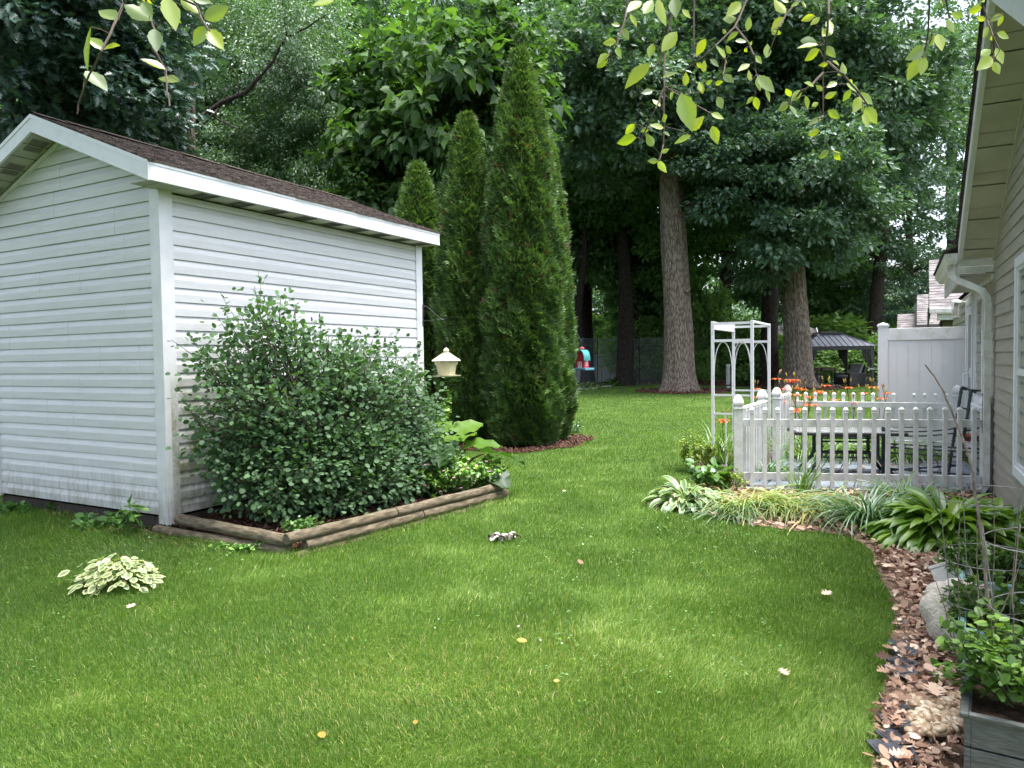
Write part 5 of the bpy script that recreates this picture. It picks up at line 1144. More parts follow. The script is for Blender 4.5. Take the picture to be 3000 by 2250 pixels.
# ---- arborvitae: cones of fan sprays
def spray_t():
    V = []; F = []
    for a, L, w in ((-50, .62, .10), (-26, .85, .11), (0, 1.0, .12), (26, .85, .11), (50, .62, .10)):
        c, s_ = math.cos(R(a)), math.sin(R(a)); b = len(V)
        V += [(0, 0, 0), (L * .55 * c - w * s_, L * .55 * s_ + w * c, .05), (L * c, L * s_, .22 * L), (L * .55 * c + w * s_, L * .55 * s_ - w * c, .05)]
        F += [(b, b + 1, b + 2), (b, b + 2, b + 3)]
    return V, F
SPR = spray_t()
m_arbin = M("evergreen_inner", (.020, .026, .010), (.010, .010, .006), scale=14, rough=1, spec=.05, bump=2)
def arborvitae(label, x, y, H, W, seed, n=15000, sz=.13):
    n = int(n * 1.7)
    r = np.random.default_rng(seed); t = thing("arborvitae", label, "evergreen tree", (x, y, 0))
    ph = r.random(8) * 6.28
    def prof(h):       # radius against relative height
        return W * np.clip(1 - ((h - .16) / .86).clip(0, 1) ** 2.9, .0, 1) * (1 - .28 * np.exp(-h / .05)) + .015
    def lump(th, z): return 1 + .10 * np.sin(3 * th + z * 1.7 + ph[0]) * np.sin(z * 2.3 + ph[1]) + .07 * np.sin(7 * th - z * 3.1 + ph[2]) + .06 * np.sin(z * 6.3 + 2 * th + ph[3]) + .05 * np.sin(11 * th + z * 9 + ph[4])
    h = r.random(n * 2); h = h[r.random(n * 2) < (prof(h) / W + .12)][:n]; n = len(h); th = r.random(n) * 2 * np.pi
    rr = prof(h) * lump(th, h * H) * (1 - .20 * r.random(n) ** 1.5); z = h * H * .985 + .06
    tw = np.stack([np.cos(th), np.sin(th), np.zeros(n)], 1)
    P = tw * rr[:, None] + np.stack([np.zeros(n), np.zeros(n), z], 1)
    D_ = unit(tw * r.uniform(.35, 1.0, n)[:, None] + np.stack([r.normal(size=n) * .35, r.normal(size=n) * .35, r.uniform(.1, 1.1, n)], 1))
    tan = np.stack([-np.sin(th), np.cos(th), np.zeros(n)], 1)
    N = tan * (r.normal(size=n) * 1.2)[:, None] + tw * .6 + r.normal(size=(n, 3)) * .4
    dens = .5 + .5 * np.sin(th * 9 + h * 30) * np.sin(h * 47 + th * 4)
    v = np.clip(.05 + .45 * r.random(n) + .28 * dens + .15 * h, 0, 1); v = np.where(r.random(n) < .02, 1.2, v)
    scatter("foliage", SPR[0], SPR[1], P, frames(D_, N), sz * r.uniform(.55, 1.2, n), m_arbv, t, v)
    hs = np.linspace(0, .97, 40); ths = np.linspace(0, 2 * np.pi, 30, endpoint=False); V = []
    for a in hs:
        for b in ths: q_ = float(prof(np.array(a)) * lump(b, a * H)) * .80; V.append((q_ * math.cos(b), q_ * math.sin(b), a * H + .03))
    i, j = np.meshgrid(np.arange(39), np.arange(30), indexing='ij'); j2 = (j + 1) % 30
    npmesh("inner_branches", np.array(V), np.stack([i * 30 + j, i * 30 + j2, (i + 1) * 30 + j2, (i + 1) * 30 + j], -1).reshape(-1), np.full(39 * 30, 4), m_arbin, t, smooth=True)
    mb = MB(); mb.tube([(0, 0, 0), (0, 0, .4)], .06, 8); mb.build("trunk", m_barkd, t)
    nt_ = 26; mbt = MB()
    for k in range(14):
        mbt.tube([(random.gauss(0, .02), random.gauss(0, .02), H * .93), (random.gauss(0, .05), random.gauss(0, .05), H * (1.0 + random.uniform(-.01, .03)))], [.004, .001], 4)
    mbt.build("leader_twigs", m_twig, t)
    return t
arborvitae("tallest conical arborvitae in the middle of the evergreen group", .19, 11.75, 6.3, .56, 1, 19000)
arborvitae("shorter pointed arborvitae on the left side of the tallest one", -.68, 12.15, 5.42, .50, 2, 16000)
arborvitae("arborvitae mostly hidden behind the right side of the tallest one", .56, 12.35, 5.3, .42, 3, 13000)
arborvitae("small pointed arborvitae behind the far corner of the white shed", -1.66, 13.3, 4.95, .58, 4, 12000)

# ============================================================ BUSH by the shed
bb = SC0 + ex * 1.15 - ey * .60; bb.z = .1
bush = thing("viburnum_bush", "large loose round leaved bush growing against the long side of the shed", "bush", bb)
rn = random.Random(5); LO = []
for (du, dv, z, rx, ry, rz1, wt) in ((.46, .62, 1.10, .68, .46, .90, 1.0), (1.0, .80, 1.0, .78, .55, .80, 1.1), (1.65, .85, .93, .70, .50, .78, 1.0), (2.2, .80, .80, .48, .42, .62, .7), (1.05, 1.08, .42, .95, .36, .42, 1.0), (1.9, 1.18, .36, .72, .28, .36, .6), (.40, .75, .50, .46, .36, .45, .5)):
    LO.append((SC0 + ex * du - ey * dv + Vector((0, 0, z)) - bb, (rx, ry, rz1), wt))
mb = MB(); tips = []
for c, rad, wt in LO:
    for k in range(int(110 * wt)):
        a = rn.uniform(0, 2 * math.pi); ph_ = math.acos(rn.uniform(-.8, 1)); q = rn.uniform(.55, 1.0) ** .6
        loc = Vector((rad[0] * math.cos(a) * math.sin(ph_) * q, rad[1] * math.sin(a) * math.sin(ph_) * q, rad[2] * math.cos(ph_) * q))
        loc = ex * loc.x - ey * loc.y + Vector((0, 0, loc.z)); tip = c + loc
        if tip.z < -.02: tip.z = rn.uniform(0, .15)
        w_ = (tip + bb - SC0).dot(-ey)
        if w_ < .03: tip += -ey * (.05 - w_)
        st_ = Vector((rn.gauss(0, .12), rn.gauss(0, .10), 0)) + c * .35; st_.z = 0
        p = wander(st_, tip, 7, .22, rn, .10); mb.tube(p, [.011, .010, .008, .007, .006, .005, .004, .002], 5, cap=False); tips.append(p)
mbs = mb
P = []; Dr = []; Vv = []
for p in tips:
    tone = rn.random()
    for k in range(rn.randint(34, 62)):
        t_ = rn.uniform(.5, 1.0) ** .7; f = t_ * 7; i = min(int(f), 6); q = p[i].lerp(p[i + 1], f - i)
        sc_ = .085; off = Vector((rn.gauss(0, sc_), rn.gauss(0, sc_), rn.gauss(0, sc_ * .8))); P.append(q + off); d = (p[7] - p[5]).normalized() * .5 + off.normalized() + Vector((0, 0, -.25)); Dr.append(d); Vv.append(min(1, .1 + .35 * tone + .4 * rn.random() + .12 * max(0, q.z - .9)))
# upright shoots at the top
for (du, dv, zb, zt_, lean) in ((.62, .5, 1.6, 2.24, -.03), (.95, .55, 1.5, 2.0, .02), (.30, .55, 1.5, 1.95, -.12), (1.15, .6, 1.35, 1.86, .05), (.80, .5, 1.5, 2.02, .05), (1.9, .75, 1.3, 1.78, .02), (2.2, .75, 1.2, 1.75, .05), (2.5, .7, 1.2, 1.62, .12), (1.45, .7, 1.3, 1.72, 0), (.1, .55, 1.2, 1.65, -.2), (-.05, .5, .9, 1.25, -.2), (2.5, .75, .8, 1.15, .1)):
    a = SC0 + ex * du - ey * dv + Vector((0, 0, zb)) - bb; b = a + Vector((lean, 0, zt_ - zb)) ; p = wander(a, b, 7, .15, rn); mbs.tube(p, [.004 - .0004 * i for i in range(8)], 4, cap=False)
    for k in range(22):
        f = rn.uniform(0, 6.9); i = int(f); q = p[i].lerp(p[i + 1], f - i); P.append(q); Dr.append(Vector((rn.gauss(0, 1), rn.gauss(0, 1), .4))); Vv.append(rn.uniform(.3, .8) * (1 if f < 5 else .9))
mb.build('stems', m_twig, bush)
P = np.array([tuple(p) for p in P]); Dr = np.array([tuple(p) for p in Dr])
scatter("foliage", L_ROUND[0], L_ROUND[1], P, frames(Dr, rnd(len(P)) * .55 + [.12, -.25, .9]), rg.uniform(.030, .056, len(P)), m_bush, bush, np.array(Vv))

# ============================================================ generic curved blades (straps, hosta leaves, grass clumps)
def blades(name, B, az, L, W, e0, e1, m, parent=None, val=None, nseg=7, prof=None, fold=.25, cols=(-1, 0, 1), edge=0.0, twist=None):
    B = np.asarray(B, float); n = len(B); t = np.linspace(0, 1, nseg + 1); cols = np.array(cols, float); nc = len(cols)
    el = e0[:, None] + (e1 - e0)[:, None] * t[None] ** 1.2; ds = (L / nseg)[:, None]
    h = np.cumsum(np.cos(el) * ds, 1) - np.cos(el[:, :1]) * ds; z = np.cumsum(np.sin(el) * ds, 1) - np.sin(el[:, :1]) * ds
    ca, sa = np.cos(az)[:, None], np.sin(az)[:, None]
    C = np.stack([B[:, 0:1] + h * ca, B[:, 1:2] + h * sa, B[:, 2:3] + z], -1)
    side = np.stack([-sa, ca, np.zeros_like(sa)], -1) * np.ones((1, nseg + 1, 1))
    up = np.stack([-np.sin(el) * ca, -np.sin(el) * sa, np.cos(el)], -1)
    if twist is not None:
        tw = twist[:, None] * np.ones((1, nseg + 1)); c_, s_ = np.cos(tw)[..., None], np.sin(tw)[..., None]; side, up = side * c_ + up * s_, up * c_ - side * s_
    w = W[:, None] * (prof(t) if prof else (np.minimum(1, t * 6 + .5) * np.clip(1 - t, 0, 1) ** .6))[None]
    V = C[:, :, None, :] + side[:, :, None, :] * (cols[None, None, :] * w[:, :, None])[..., None] + up[:, :, None, :] * (np.abs(cols)[None, None, :] * w[:, :, None] * fold)[..., None]
    V = V.reshape(-1, 3); i, j = np.meshgrid(np.arange(nseg), np.arange(nc - 1), indexing='ij'); a = (i * nc + j).ravel()
    q_ = np.stack([a, a + 1, a + nc + 1, a + nc], 1); Lp = (q_[None] + (np.arange(n) * (nseg + 1) * nc)[:, None, None]).reshape(-1)
    if val is None: val = rg.random(n)
    fe = np.zeros(len(a)); 
    if edge: fe = np.where((j.ravel() == 0) | (j.ravel() == nc - 2), edge, 0.0)
    return npmesh(name, V, Lp, np.full(n * len(a), 4), m, parent, (val[:, None] + fe[None]).ravel(), smooth=True)
m_lily = leafmat("daylily_leaf", [(0, (0.055, 0.133, 0.027)), (.5, (0.110, 0.220, 0.044)), (1, (0.220, 0.352, 0.088))], trans=.3, rough=.4, gloss=.06)
m_lilyy = leafmat("yellowed_daylily_leaf", [(0, (0.097, 0.184, 0.043)), (.4, (0.216, 0.324, 0.086)), (.75, (0.410, 0.432, 0.130)), (1, (0.540, 0.432, 0.238))], trans=.3, rough=.45, gloss=.05)
m_lilyg = leafmat("blue_green_strap_leaf", [(0, (0.046, 0.114, 0.052)), (.5, (0.103, 0.205, 0.091)), (1, (0.195, 0.320, 0.148))], trans=.25, rough=.4, gloss=.07)
m_hosta = leafmat("green_hosta_leaf", [(0, (0.090, 0.195, 0.022)), (.5, (0.154, 0.298, 0.031)), (1, (0.281, 0.434, 0.064))], trans=.35, rough=.35, gloss=.07)
m_hvar = leafmat("variegated_hosta_leaf", [(0, (0.059, 0.137, 0.039)), (.6, (0.107, 0.215, 0.069)), (1.0, (0.147, 0.274, 0.087)), (1.3, (0.489, 0.547, 0.293)), (2.2, (0.606, 0.645, 0.411))], trans=.3, rough=.4, gloss=.06)
m_cream = m_cream
HP = lambda t: np.where(t < .38, .07, np.sin(np.clip((t - .38) / .62, 0, 1) * np.pi) ** .62 * (1 - .18 * np.clip((t - .38) / .62, 0, 1)) + .02)
def strap_clump(name, label, cat, c, n, L, W, spread, m, seed, e0=(R(50), R(88)), e1=(R(-55), R(5)), rad=.18, az=None, group=None, part="leaves", fold=.3, vb=(0, 1)):
    r = np.random.default_rng(seed); t = thing(name, label, cat, c, 0, group)
    a = r.random(n) * 2 * np.pi if az is None else r.normal(az[0], az[1], n)
    q = r.random(n) ** .6 * rad; B = np.stack([np.cos(a) * q, np.sin(a) * q, np.zeros(n)], 1) + r.normal(size=(n, 3)) * [rad * .3, rad * .3, 0]
    blades(part, B, a + r.normal(size=n) * .35, L * r.uniform(.6, 1.15, n), W * r.uniform(.6, 1.2, n), r.uniform(*e0, n), r.uniform(*e1, n), m, t, val=np.clip(r.uniform(vb[0], vb[1], n), 0, 1), nseg=9, fold=fold, twist=r.normal(size=n) * .25)
    return t
def hosta(name, label, c, n, L, W, m, seed, rad=.2, edge=0.0, group=None, e0=(R(38), R(86)), e1=(R(-75), R(-10)), val=(0, 1), sq=1.0):
    r = np.random.default_rng(seed); t = thing(name, label, "plant", c, 0, group)
    a = r.random(n) * 2 * np.pi; k = r.random(n); B = np.stack([np.cos(a) * rad * (1 - k), np.sin(a) * rad * (1 - k) * sq, np.zeros(n)], 1)
    el = e0[0] + (e0[1] - e0[0]) * k; l2 = e1[0] + (e1[1] - e1[0]) * k
    cols = (-1, -.72, 0, .72, 1) if edge else (-1, -.5, 0, .5, 1)
    blades("leaves", B, a + r.normal(size=n) * .25, L * (.75 + .35 * k) * r.uniform(.8, 1.15, n), W * r.uniform(.75, 1.2, n), el, l2 + r.normal(size=n) * .2, m, t, val=np.clip(r.uniform(*val, n), 0, 1), nseg=10, prof=HP, fold=.22, cols=cols, edge=edge, twist=r.normal(size=n) * .2)
    return t
def gp(u, v, z=0): p = G(u, v); p.z = z; return p
hosta("hosta", "big lush green hosta clump between the strap leaved plants and the house wall", gp(2805, 1600) + Vector((.0, .12, 0)), 480, .47, .038, m_hosta, 1, rad=.34)
hosta("hosta", "second green hosta lobe touching the house foundation at the right edge", gp(2960, 1590) + Vector((-.02, .12, 0)), 240, .44, .038, m_hosta, 2, rad=.26)
hosta("hosta", "cream edged variegated hosta at the lawn corner of the picket fence bed", gp(2015, 1490) + Vector((0, .10, 0)), 110, .36, .036, m_hvar, 3, rad=.18, edge=1.15)
hosta("hosta", "small cream edged hosta right beside the corner picket post", gp(2090, 1500) + Vector((0, .2, 0)), 34, .28, .036, m_hvar, 4, rad=.12, edge=1.15)
strap_clump("daylily_clump", "floppy yellowing daylily leaves fallen over the bed in front of the pickets", "plant", gp(2320, 1478), 420, .66, .0090, 1, m_lilyy, 5, e0=(R(10), R(48)), e1=(R(-38), R(-12)), rad=.42, az=(R(-95), .75), vb=(.1, 1))
strap_clump("daylily_clump", "yellow green daylily clump just right of the corner picket post", "plant", gp(2180, 1488), 240, .62, .0085, 1, m_lilyy, 6, e0=(R(15), R(60)), e1=(R(-50), R(-10)), rad=.2, az=(R(-70), 1.0), vb=(.0, .75))
strap_clump("daylily_clump", "upright dark green strap leaved clump between yellowed leaves and big hosta", "plant", gp(2545, 1540), 230, .66, .011, 1, m_lilyg, 7, e0=(R(50), R(86)), e1=(R(-75), R(-5)), rad=.16)
strap_clump("daylily_clump", "small green strap leaved clump behind the upright one next to the pickets", "plant", gp(2660, 1490), 110, .50, .010, 1, m_lily, 8, rad=.12)
strap_clump("daylily_clump", "tuft of light green strap leaves rising against the front pickets", "plant", gp(2345, 1448), 40, .46, .010, 1, m_lily, 9, e0=(R(65), R(90)), e1=(R(-10), R(60)), rad=.08)
strap_clump("grass_clump", "blue green grassy clump arching behind the corner picket post", "plant", Vector((2.85, 8.25, 0)), 150, .50, .0075, 1, m_lilyg, 10, rad=.14, az=(R(-20), 1.1))
strap_clump("grass_clump", "blue green grassy tuft spilling towards the lawn from the corner post", "plant", gp(2140, 1510), 110, .40, .0065, 1, m_lilyg, 11, rad=.15, az=(R(-110), .9), e0=(R(20), R(70)), e1=(R(-45), R(-5)))
# small leafy plants at the corner
def leafy(name, label, c, n, rad, h, lsz, m, seed, T=L_OVAL, cat="plant", val=(0, 1), stems=14, flat=1.0, droop=.2):
    r = np.random.default_rng(seed); t = thing(name, label, cat, c)
    mb = MB(); rn2 = random.Random(seed); tips_ = []
    for k in range(stems):
        a = rn2.uniform(0, 6.28); q = rad * rn2.uniform(.2, 1) ** .7; tip = Vector((math.cos(a) * q, math.sin(a) * q * flat, h * rn2.uniform(.55, 1) * (1 - .35 * (q / rad) ** 2))); p = wander((tip.x * .3, tip.y * .3, 0), tip, 5, .2, rn2); mb.tube(p, [.004, .0035, .003, .003, .002, .0015], 4, cap=False); tips_.append(p)
    mb.build("stems", m_stem, t)
    ii = r.integers(0, stems, n); f = r.uniform(.25, 1, n) ** .7 * 4.99; P_ = np.array([[tuple(q) for q in p] for p in tips_]); i0 = f.astype(int); fr = (f - i0)[:, None]
    P = P_[ii, i0] * (1 - fr) + P_[ii, np.minimum(i0 + 1, 5)] * fr
    Dr = r.normal(size=(n, 3)) + [0, 0, -droop]; P = P + unit(Dr) * .01
    scatter("leaves", T[0], T[1], P, frames(Dr * [1, 1, .5], r.normal(size=(n, 3)) * .35 + [0, 0, 1]), lsz * r.uniform(.6, 1.2, n), m, t, np.clip(r.uniform(*val, n), 0, 1))
    return t
m_stem = M("green_stem", (.08, .13, .03), (.05, .08, .02), rough=.7)
m_mint = leafmat("mint_leaf", [(0, (0.035, 0.088, 0.011)), (.5, (0.076, 0.159, 0.024)), (1, (0.152, 0.257, 0.052))], trans=.35, rough=.4, gloss=.025)
m_lime = leafmat("lime_leaf", [(0, (0.119, 0.187, 0.025)), (.5, (0.230, 0.323, 0.043)), (1, (0.357, 0.459, 0.085))], trans=.35, rough=.4, gloss=.05)
m_geran = leafmat("groundcover_leaf", [(0, (0.060, 0.144, 0.030)), (.5, (0.120, 0.264, 0.048)), (.8, (0.240, 0.432, 0.084)), (1, (0.432, 0.624, 0.144))], trans=.3, rough=.4, gloss=.06)
leafy("leafy_perennial", "dark green leafy perennial standing behind the variegated hosta", gp(2075, 1440), 220, .28, .36, .10, m_geran, 21, val=(0, .6))
leafy("lime_shrub", "lime yellow feathery shrub at the left foot of the white arbor", gp(2055, 1395) + Vector((0, .25, 0)), 1500, .26, .62, .042, m_lime, 22, T=L_DIA, stems=22)
leafy("lime_shrub", "yellow green small leaved plant tucked against the corner picket post", gp(2135, 1440), 500, .16, .30, .04, m_lime, 23, T=L_DIA)
strap_clump("daylily_clump", "tall green daylily leaves growing around the arbor's left leg", "plant", Vector((2.62, 9.15, 0)), 110, .85, .011, 1, m_lily, 24, e0=(R(60), R(90)), e1=(R(-50), R(20)), rad=.22)
strap_clump("daylily_clump", "green daylily leaves at the patio edge behind the table's left leg", "plant", Vector((3.95, 9.75, 0)), 150, .75, .013, 1, m_lily, 25, e0=(R(55), R(88)), e1=(R(-80), R(0)), rad=.30)
strap_clump("daylily_clump", "green daylily leaves at the patio edge behind the middle of the table", "plant", Vector((4.45, 9.62, 0)), 150, .72, .013, 1, m_lily, 26, e0=(R(55), R(88)), e1=(R(-80), R(0)), rad=.30)
strap_clump("daylily_clump", "green daylily leaves near the privacy fence and the bench", "plant", Vector((5.02, 9.45, 0)), 110, .62, .014, 1, m_lily, 27, e0=(R(55), R(88)), e1=(R(-80), R(0)), rad=.24)
# lilies in flower
m_orange = leafmat("orange_petal", [(0, (.60, .10, .025)), (.6, (.80, .17, .04)), (1, (.80, .34, .07))], trans=.35, rough=.5, gloss=.03, tcol=(1.2, 1, .8))
m_bud = M("lily_bud", (.38, .26, .07), (.25, .22, .05), rough=.6)
def lily(label, u, v, Y, gx=0, open_=1, nb=2, seed=0):
    tip = D(u, v, Y); base = Vector((tip.x + gx, tip.y + .05, 0)); t = thing("daylily_flower", label, "flower", base, 0, None)
    rn2 = random.Random(seed); tp = tip - base
    mb = MB(); p = wander((0, 0, 0), tp, 6, .06, rn2); mb.tube(p, [.006, .0055, .005, .005, .0045, .004, .003], 5)
    bud = MB()
    for k in range(nb):
        a = rn2.uniform(-1, 1); q = tp + Vector((.055 * math.sin(a * 2), rn2.uniform(-.03, .03), .06 + .02 * rn2.random())); mb.tube([p[5], p[5].lerp(q, .5), q], .0025, 4); d = (q - p[5]).normalized(); bud.tube([q, q + d * .02, q + d * .045, q + d * .06], [.004, .010, .008, .002], 6)
    mb.build("stalk", m_stem, t); bud.build("bud", m_bud, t)
    for o_ in range(open_):
        c = tp + Vector((rn2.uniform(-.07, .07), rn2.uniform(-.05, 0), rn2.uniform(-.03, .03))) if o_ else tp
        n = 6; az = np.arange(n) * math.pi / 3 + rn2.random(); tl = rn2.uniform(.1, .4)
        blades("flower", np.tile(np.array([tuple(c)]), (n, 1)) - [0, 0, .02], az, np.full(n, .092), np.where(np.arange(n) % 2, .020, .015), np.full(n, R(48)), np.full(n, R(-45)), m_orange, t, val=rg.random(n), nseg=6, prof=lambda t: np.sin(np.clip(t * .9 + .1, 0, 1) * np.pi) ** .7, fold=.2)
    return t
LY = [(2318, 1117, 10.35, "orange lily cluster highest left, in front of the oak roots", 3), (2296, 1138, 10.2, "orange lily just right of the tall gate post finial", 1), (2392, 1150, 10.4, "orange lily pair above the left rear pickets", 3), (2372, 1162, 10.1, "small orange lily low beside the rear picket row", 1), (2340, 1198, 8.9, "orange lily facing forward low above the front pickets", 2), (2486, 1134, 10.2, "orange lily standing alone before the gazebo chair", 1), (2559, 1133, 10.1, "orange lily overlapping the left edge of the privacy fence post", 1), (2583, 1166, 9.9, "reddish orange lily in front of the privacy fence panel", 1), (2216, 1138, 10.6, "small orange lily seen through the arbor's right leg", 1), (2214, 1162, 10.3, "orange lily low between the arbor leg and gate post", 1), (2120, 1228, 9.3, "orange lily inside the arbor's left side panel", 2), (2505, 1178, 9.9, "drooping orange lily at mid height of the rear pickets", 1), (2290, 1176, 9.7, "small orange lily behind the gate posts", 1), (2352, 1140, 10.5, "orange lily between the highest cluster and the left rear pickets", 2), (2420, 1128, 10.6, "orange lily with long buds rising above the rear rail", 1), (2445, 1170, 10.2, "pale orange lily low behind the rear rail", 1), (2368, 1185, 9.6, "orange lily directly above the front rail", 2), (2530, 1150, 10.3, "orange lily between the gazebo chair and the privacy fence", 1), (2600, 1150, 10.0, "orange lily highest in front of the privacy fence panel", 1), (2275, 1108, 10.8, "orange bud cluster left of the highest lily cluster", 1), (2330, 1155, 10.0, "reddish lily hanging below the highest lily cluster", 2)]
for i, (u, v, Y, lab, k) in enumerate(LY): lily(lab, u, v, Y, gx=random.uniform(-.1, .1), open_=k, nb=3, seed=i + 3)

# ============================================================ raised bed planting
def rhub():
    c = G(1330, 1420); c.z = .1; t = thing("rhubarb_plant", "rhubarb with very large wavy leaves at the far end of the raised bed", "plant", c + Vector((-.05, .25, 0)))
    T = []; F = []; NL, NW = 9, 8
    for i in range(NL + 1):
        s_ = i / NL; w = .46 * math.sin(math.pi * min(1, s_ * .86 + .14)) ** .7 * (1 if s_ > .05 else .8)
        if i == NL: w = .01
        for j in range(NW + 1):
            q = -1 + 2 * j / NW; T.append((s_ - .15 * (1 - s_) * abs(q), q * w * (1 + .10 * math.sin(i * 2.3 + j)), .07 * abs(q) * (1 + .8 * math.sin(i * 1.9 + (1 if q > 0 else 2.2))) - .30 * s_ ** 2 + .05))
    for i in range(NL):
        for j in range(NW): a = i * (NW + 1) + j; F.append((a, a + 1, a + NW + 2, a + NW + 1))
    b0 = t.location; spec = [(1265, 1290, 7.75, 150, .36, .2, .9), (1330, 1300, 7.6, 60, .36, .4, .95), (1370, 1310, 7.7, -5, .34, .2, .8), (1415, 1330, 7.5, -12, .42, .0, .35), (1300, 1320, 7.3, -95, .30, -.2, .15), (1440, 1385, 7.3, -50, .26, -.3, .1), (1380, 1385, 7.4, -30, .26, -.1, .5), (1290, 1270, 7.9, 100, .34, .55, .9), (1240, 1330, 7.6, 200, .28, .1, .5), (1340, 1270, 7.9, 30, .32, .5, .95)]
    P = []; Dd = []; N = []; S = []; V = []; mb = MB()
    for u, v, Y, az, L, el, val in spec:
        p = D(u, v, Y) - b0; P.append(tuple(p)); Dd.append((math.cos(R(az)), math.sin(R(az)), el)); N.append((random.gauss(0, .25), random.gauss(-.2, .25), 1)); S.append(L * 1.05); V.append(val)
        mb.tube([(p.x * .25, p.y * .25, 0), (p.x * .7, p.y * .7, p.z * .75), tuple(p)], [.014, .011, .008], 7)
    mb.build("stalks", M("rhubarb_stalk", (.26, .22, .07), (.32, .10, .06), rough=.5), t, smooth=True)
    scatter("leaves", T, F, np.array(P), frames(np.array(Dd), np.array(N)), np.array(S), m_rhub, t, np.array(V), smooth=True)
m_rhub = leafmat("rhubarb_leaf", [(0, (0.018, 0.056, 0.009)), (.4, (0.036, 0.092, 0.015)), (.8, (0.080, 0.176, 0.012)), (1, (0.108, 0.212, 0.018))], trans=.4, rough=.5, gloss=.03)
rhub()
c = G(1290, 1470); c.z = .12
leafy("geranium_groundcover", "low bright groundcover with pink flowers spilling to the timbers", c + Vector((.02, .16, -.06)), 9000, .66, .42, .038, m_geran, 41, T=L_ROUND, stems=120, flat=.75, val=(.3, 1))
t = bpy.data.objects["geranium_groundcover"]
m_pink = leafmat("pink_petal", [(0, (.50, .16, .36)), (1, (.65, .30, .50))], trans=.3, tcol=(1, 1, 1))
n = 14; pp = np.array([tuple(D(u, v, 7.0) - t.location) for u, v in [(1246, 1362), (1370, 1372), (1432, 1382), (1398, 1393), (1378, 1398), (1245, 1422), (1395, 1362), (1330, 1400), (1300, 1380), (1425, 1352), (1215, 1390), (1350, 1430), (1290, 1440), (1388, 1415)]])
scatter("flowers", L_ROUND[0], L_ROUND[1], np.repeat(pp, 5, 0), frames(np.tile([(math.cos(a), math.sin(a), .3) for a in np.arange(5) * 1.257], (n, 1)), np.tile([[0, -.5, 1]], (n * 5, 1)).astype(float)), np.full(n * 5, .016), m_pink, t)
leafy("leafy_shrub", "pale green leafy shoots standing behind the rhubarb by the shed corner", G(1300, 1400) + Vector((-.30, .55, .1)), 1700, .36, 1.0, .06, m_geran, 42, T=L_ROUND, stems=22, val=(.3, 1))
leafy("seedling", "young plant with lobed leaf in the mulch behind the front timber", gp(793, 1565, .1), 26, .09, .20, .05, m_geran, 43, stems=4)
leafy("weed_seedling", "small bright weed growing on the middle of the long timber", gp(1288, 1495, .03) + Vector((0, .02, 0)), 30, .05, .16, .05, m_mint, 44, T=L_DIA, stems=3)
leafy("weed_seedling", "small bright upright weed at the far end of the timbers", gp(1455, 1462, .0) + Vector((0, -.05, 0)), 46, .07, .30, .055, m_mint, 45, T=L_DIA, stems=4)
leafy("ground_ivy", "low leafy weeds growing at the inner corner of the timber border", gp(880, 1590, .1) + Vector((0, .05, 0)), 220, .16, .09, .03, m_geran, 46, T=L_ROUND, val=(0, .5))
# plants in front of the shed gable
leafy("tall_weed", "taller narrow leaved weed in front of the shed foundation", gp(386, 1570), 60, .10, .36, .10, m_geran, 51, T=L_DIA, stems=4, val=(.1, .6))
leafy("weed_patch", "broad leaved weed patch in front of the shed skirt, left of the tall weed", gp(300, 1545), 130, .22, .12, .07, m_geran, 52, T=L_ROUND, val=(0, .6))
leafy("weed_patch", "low weed patch at the left part of the shed wall foot", gp(85, 1500), 260, .36, .12, .06, m_geran, 53, T=L_ROUND, val=(0, .5), flat=.5)
leafy("weed_patch", "small clover like weeds in front of the front timber", gp(700, 1615), 220, .30, .07, .035, m_geran, 54, T=L_ROUND, val=(.1, .8), flat=.4)
leafy("weed_patch", "sprawling weeds at the right foot of the arborvitae group", gp(1655, 1270), 420, .38, .32, .07, m_lilyg, 55, T=L_DIA, val=(.0, .7), stems=24)
# variegated plant on the lawn
vm = leafmat("cream_edged_leaf", [(0, (0.125, 0.203, 0.094)), (.9, (0.218, 0.312, 0.125)), (1.1, (0.499, 0.546, 0.250)), (2.0, (0.624, 0.640, 0.406))], trans=.3, rough=.45, gloss=.05)
TV = [(0, 0, 0)]; FV = []
ou = [(.02, .02), (.2, .24), (.5, .34), (.8, .22), (1, 0), (.8, -.22), (.5, -.34), (.2, -.24), (.02, -.02)]; inn = [(.06, .0), (.24, .12), (.5, .19), (.74, .10), (.86, 0), (.74, -.10), (.5, -.19), (.24, -.12), (.06, .0)]
TV = [(x, y, .12 * abs(y) - .10 * x * x) for x, y in ou] + [(x, y, .12 * abs(y) + .01 - .10 * x * x) for x, y in inn]
FV = [(9, 10, 11, 12, 13), (9, 13, 14, 15, 16)] + [(i, i + 1, i + 10, i + 9) for i in range(8)]
vc = gp(345, 1722); t = thing("variegated_goutweed", "small cream and green variegated plant alone on the left lawn", "plant", vc)
r = np.random.default_rng(8); n = 250; a = r.random(n) * 6.28; q = r.random(n) ** .6
P = np.stack([np.cos(a) * q * .25 * 1.0, np.sin(a) * q * .17, .04 + .14 * (1 - q ** 2) + r.normal(size=n) * .015], 1); P[:8] += [-.20, -.04, -.03]
Dr = np.stack([np.cos(a) + r.normal(size=n) * .5, np.sin(a) + r.normal(size=n) * .5, -.25 + .2 * r.normal(size=n)], 1)
scatter("leaves", TV, FV, P, frames(Dr, r.normal(size=(n, 3)) * .25 + [0, -.15, 1]), r.uniform(.045, .078, n), vm, t, r.random(n) * .85, foff=[0, 0] + [1.0] * 8)
mb = MB()
for i in range(0, n, 6): mb.tube([(P[i][0] * .4, P[i][1] * .4, 0), tuple(P[i])], .002, 4)
mb.build("stems", m_stem, t)

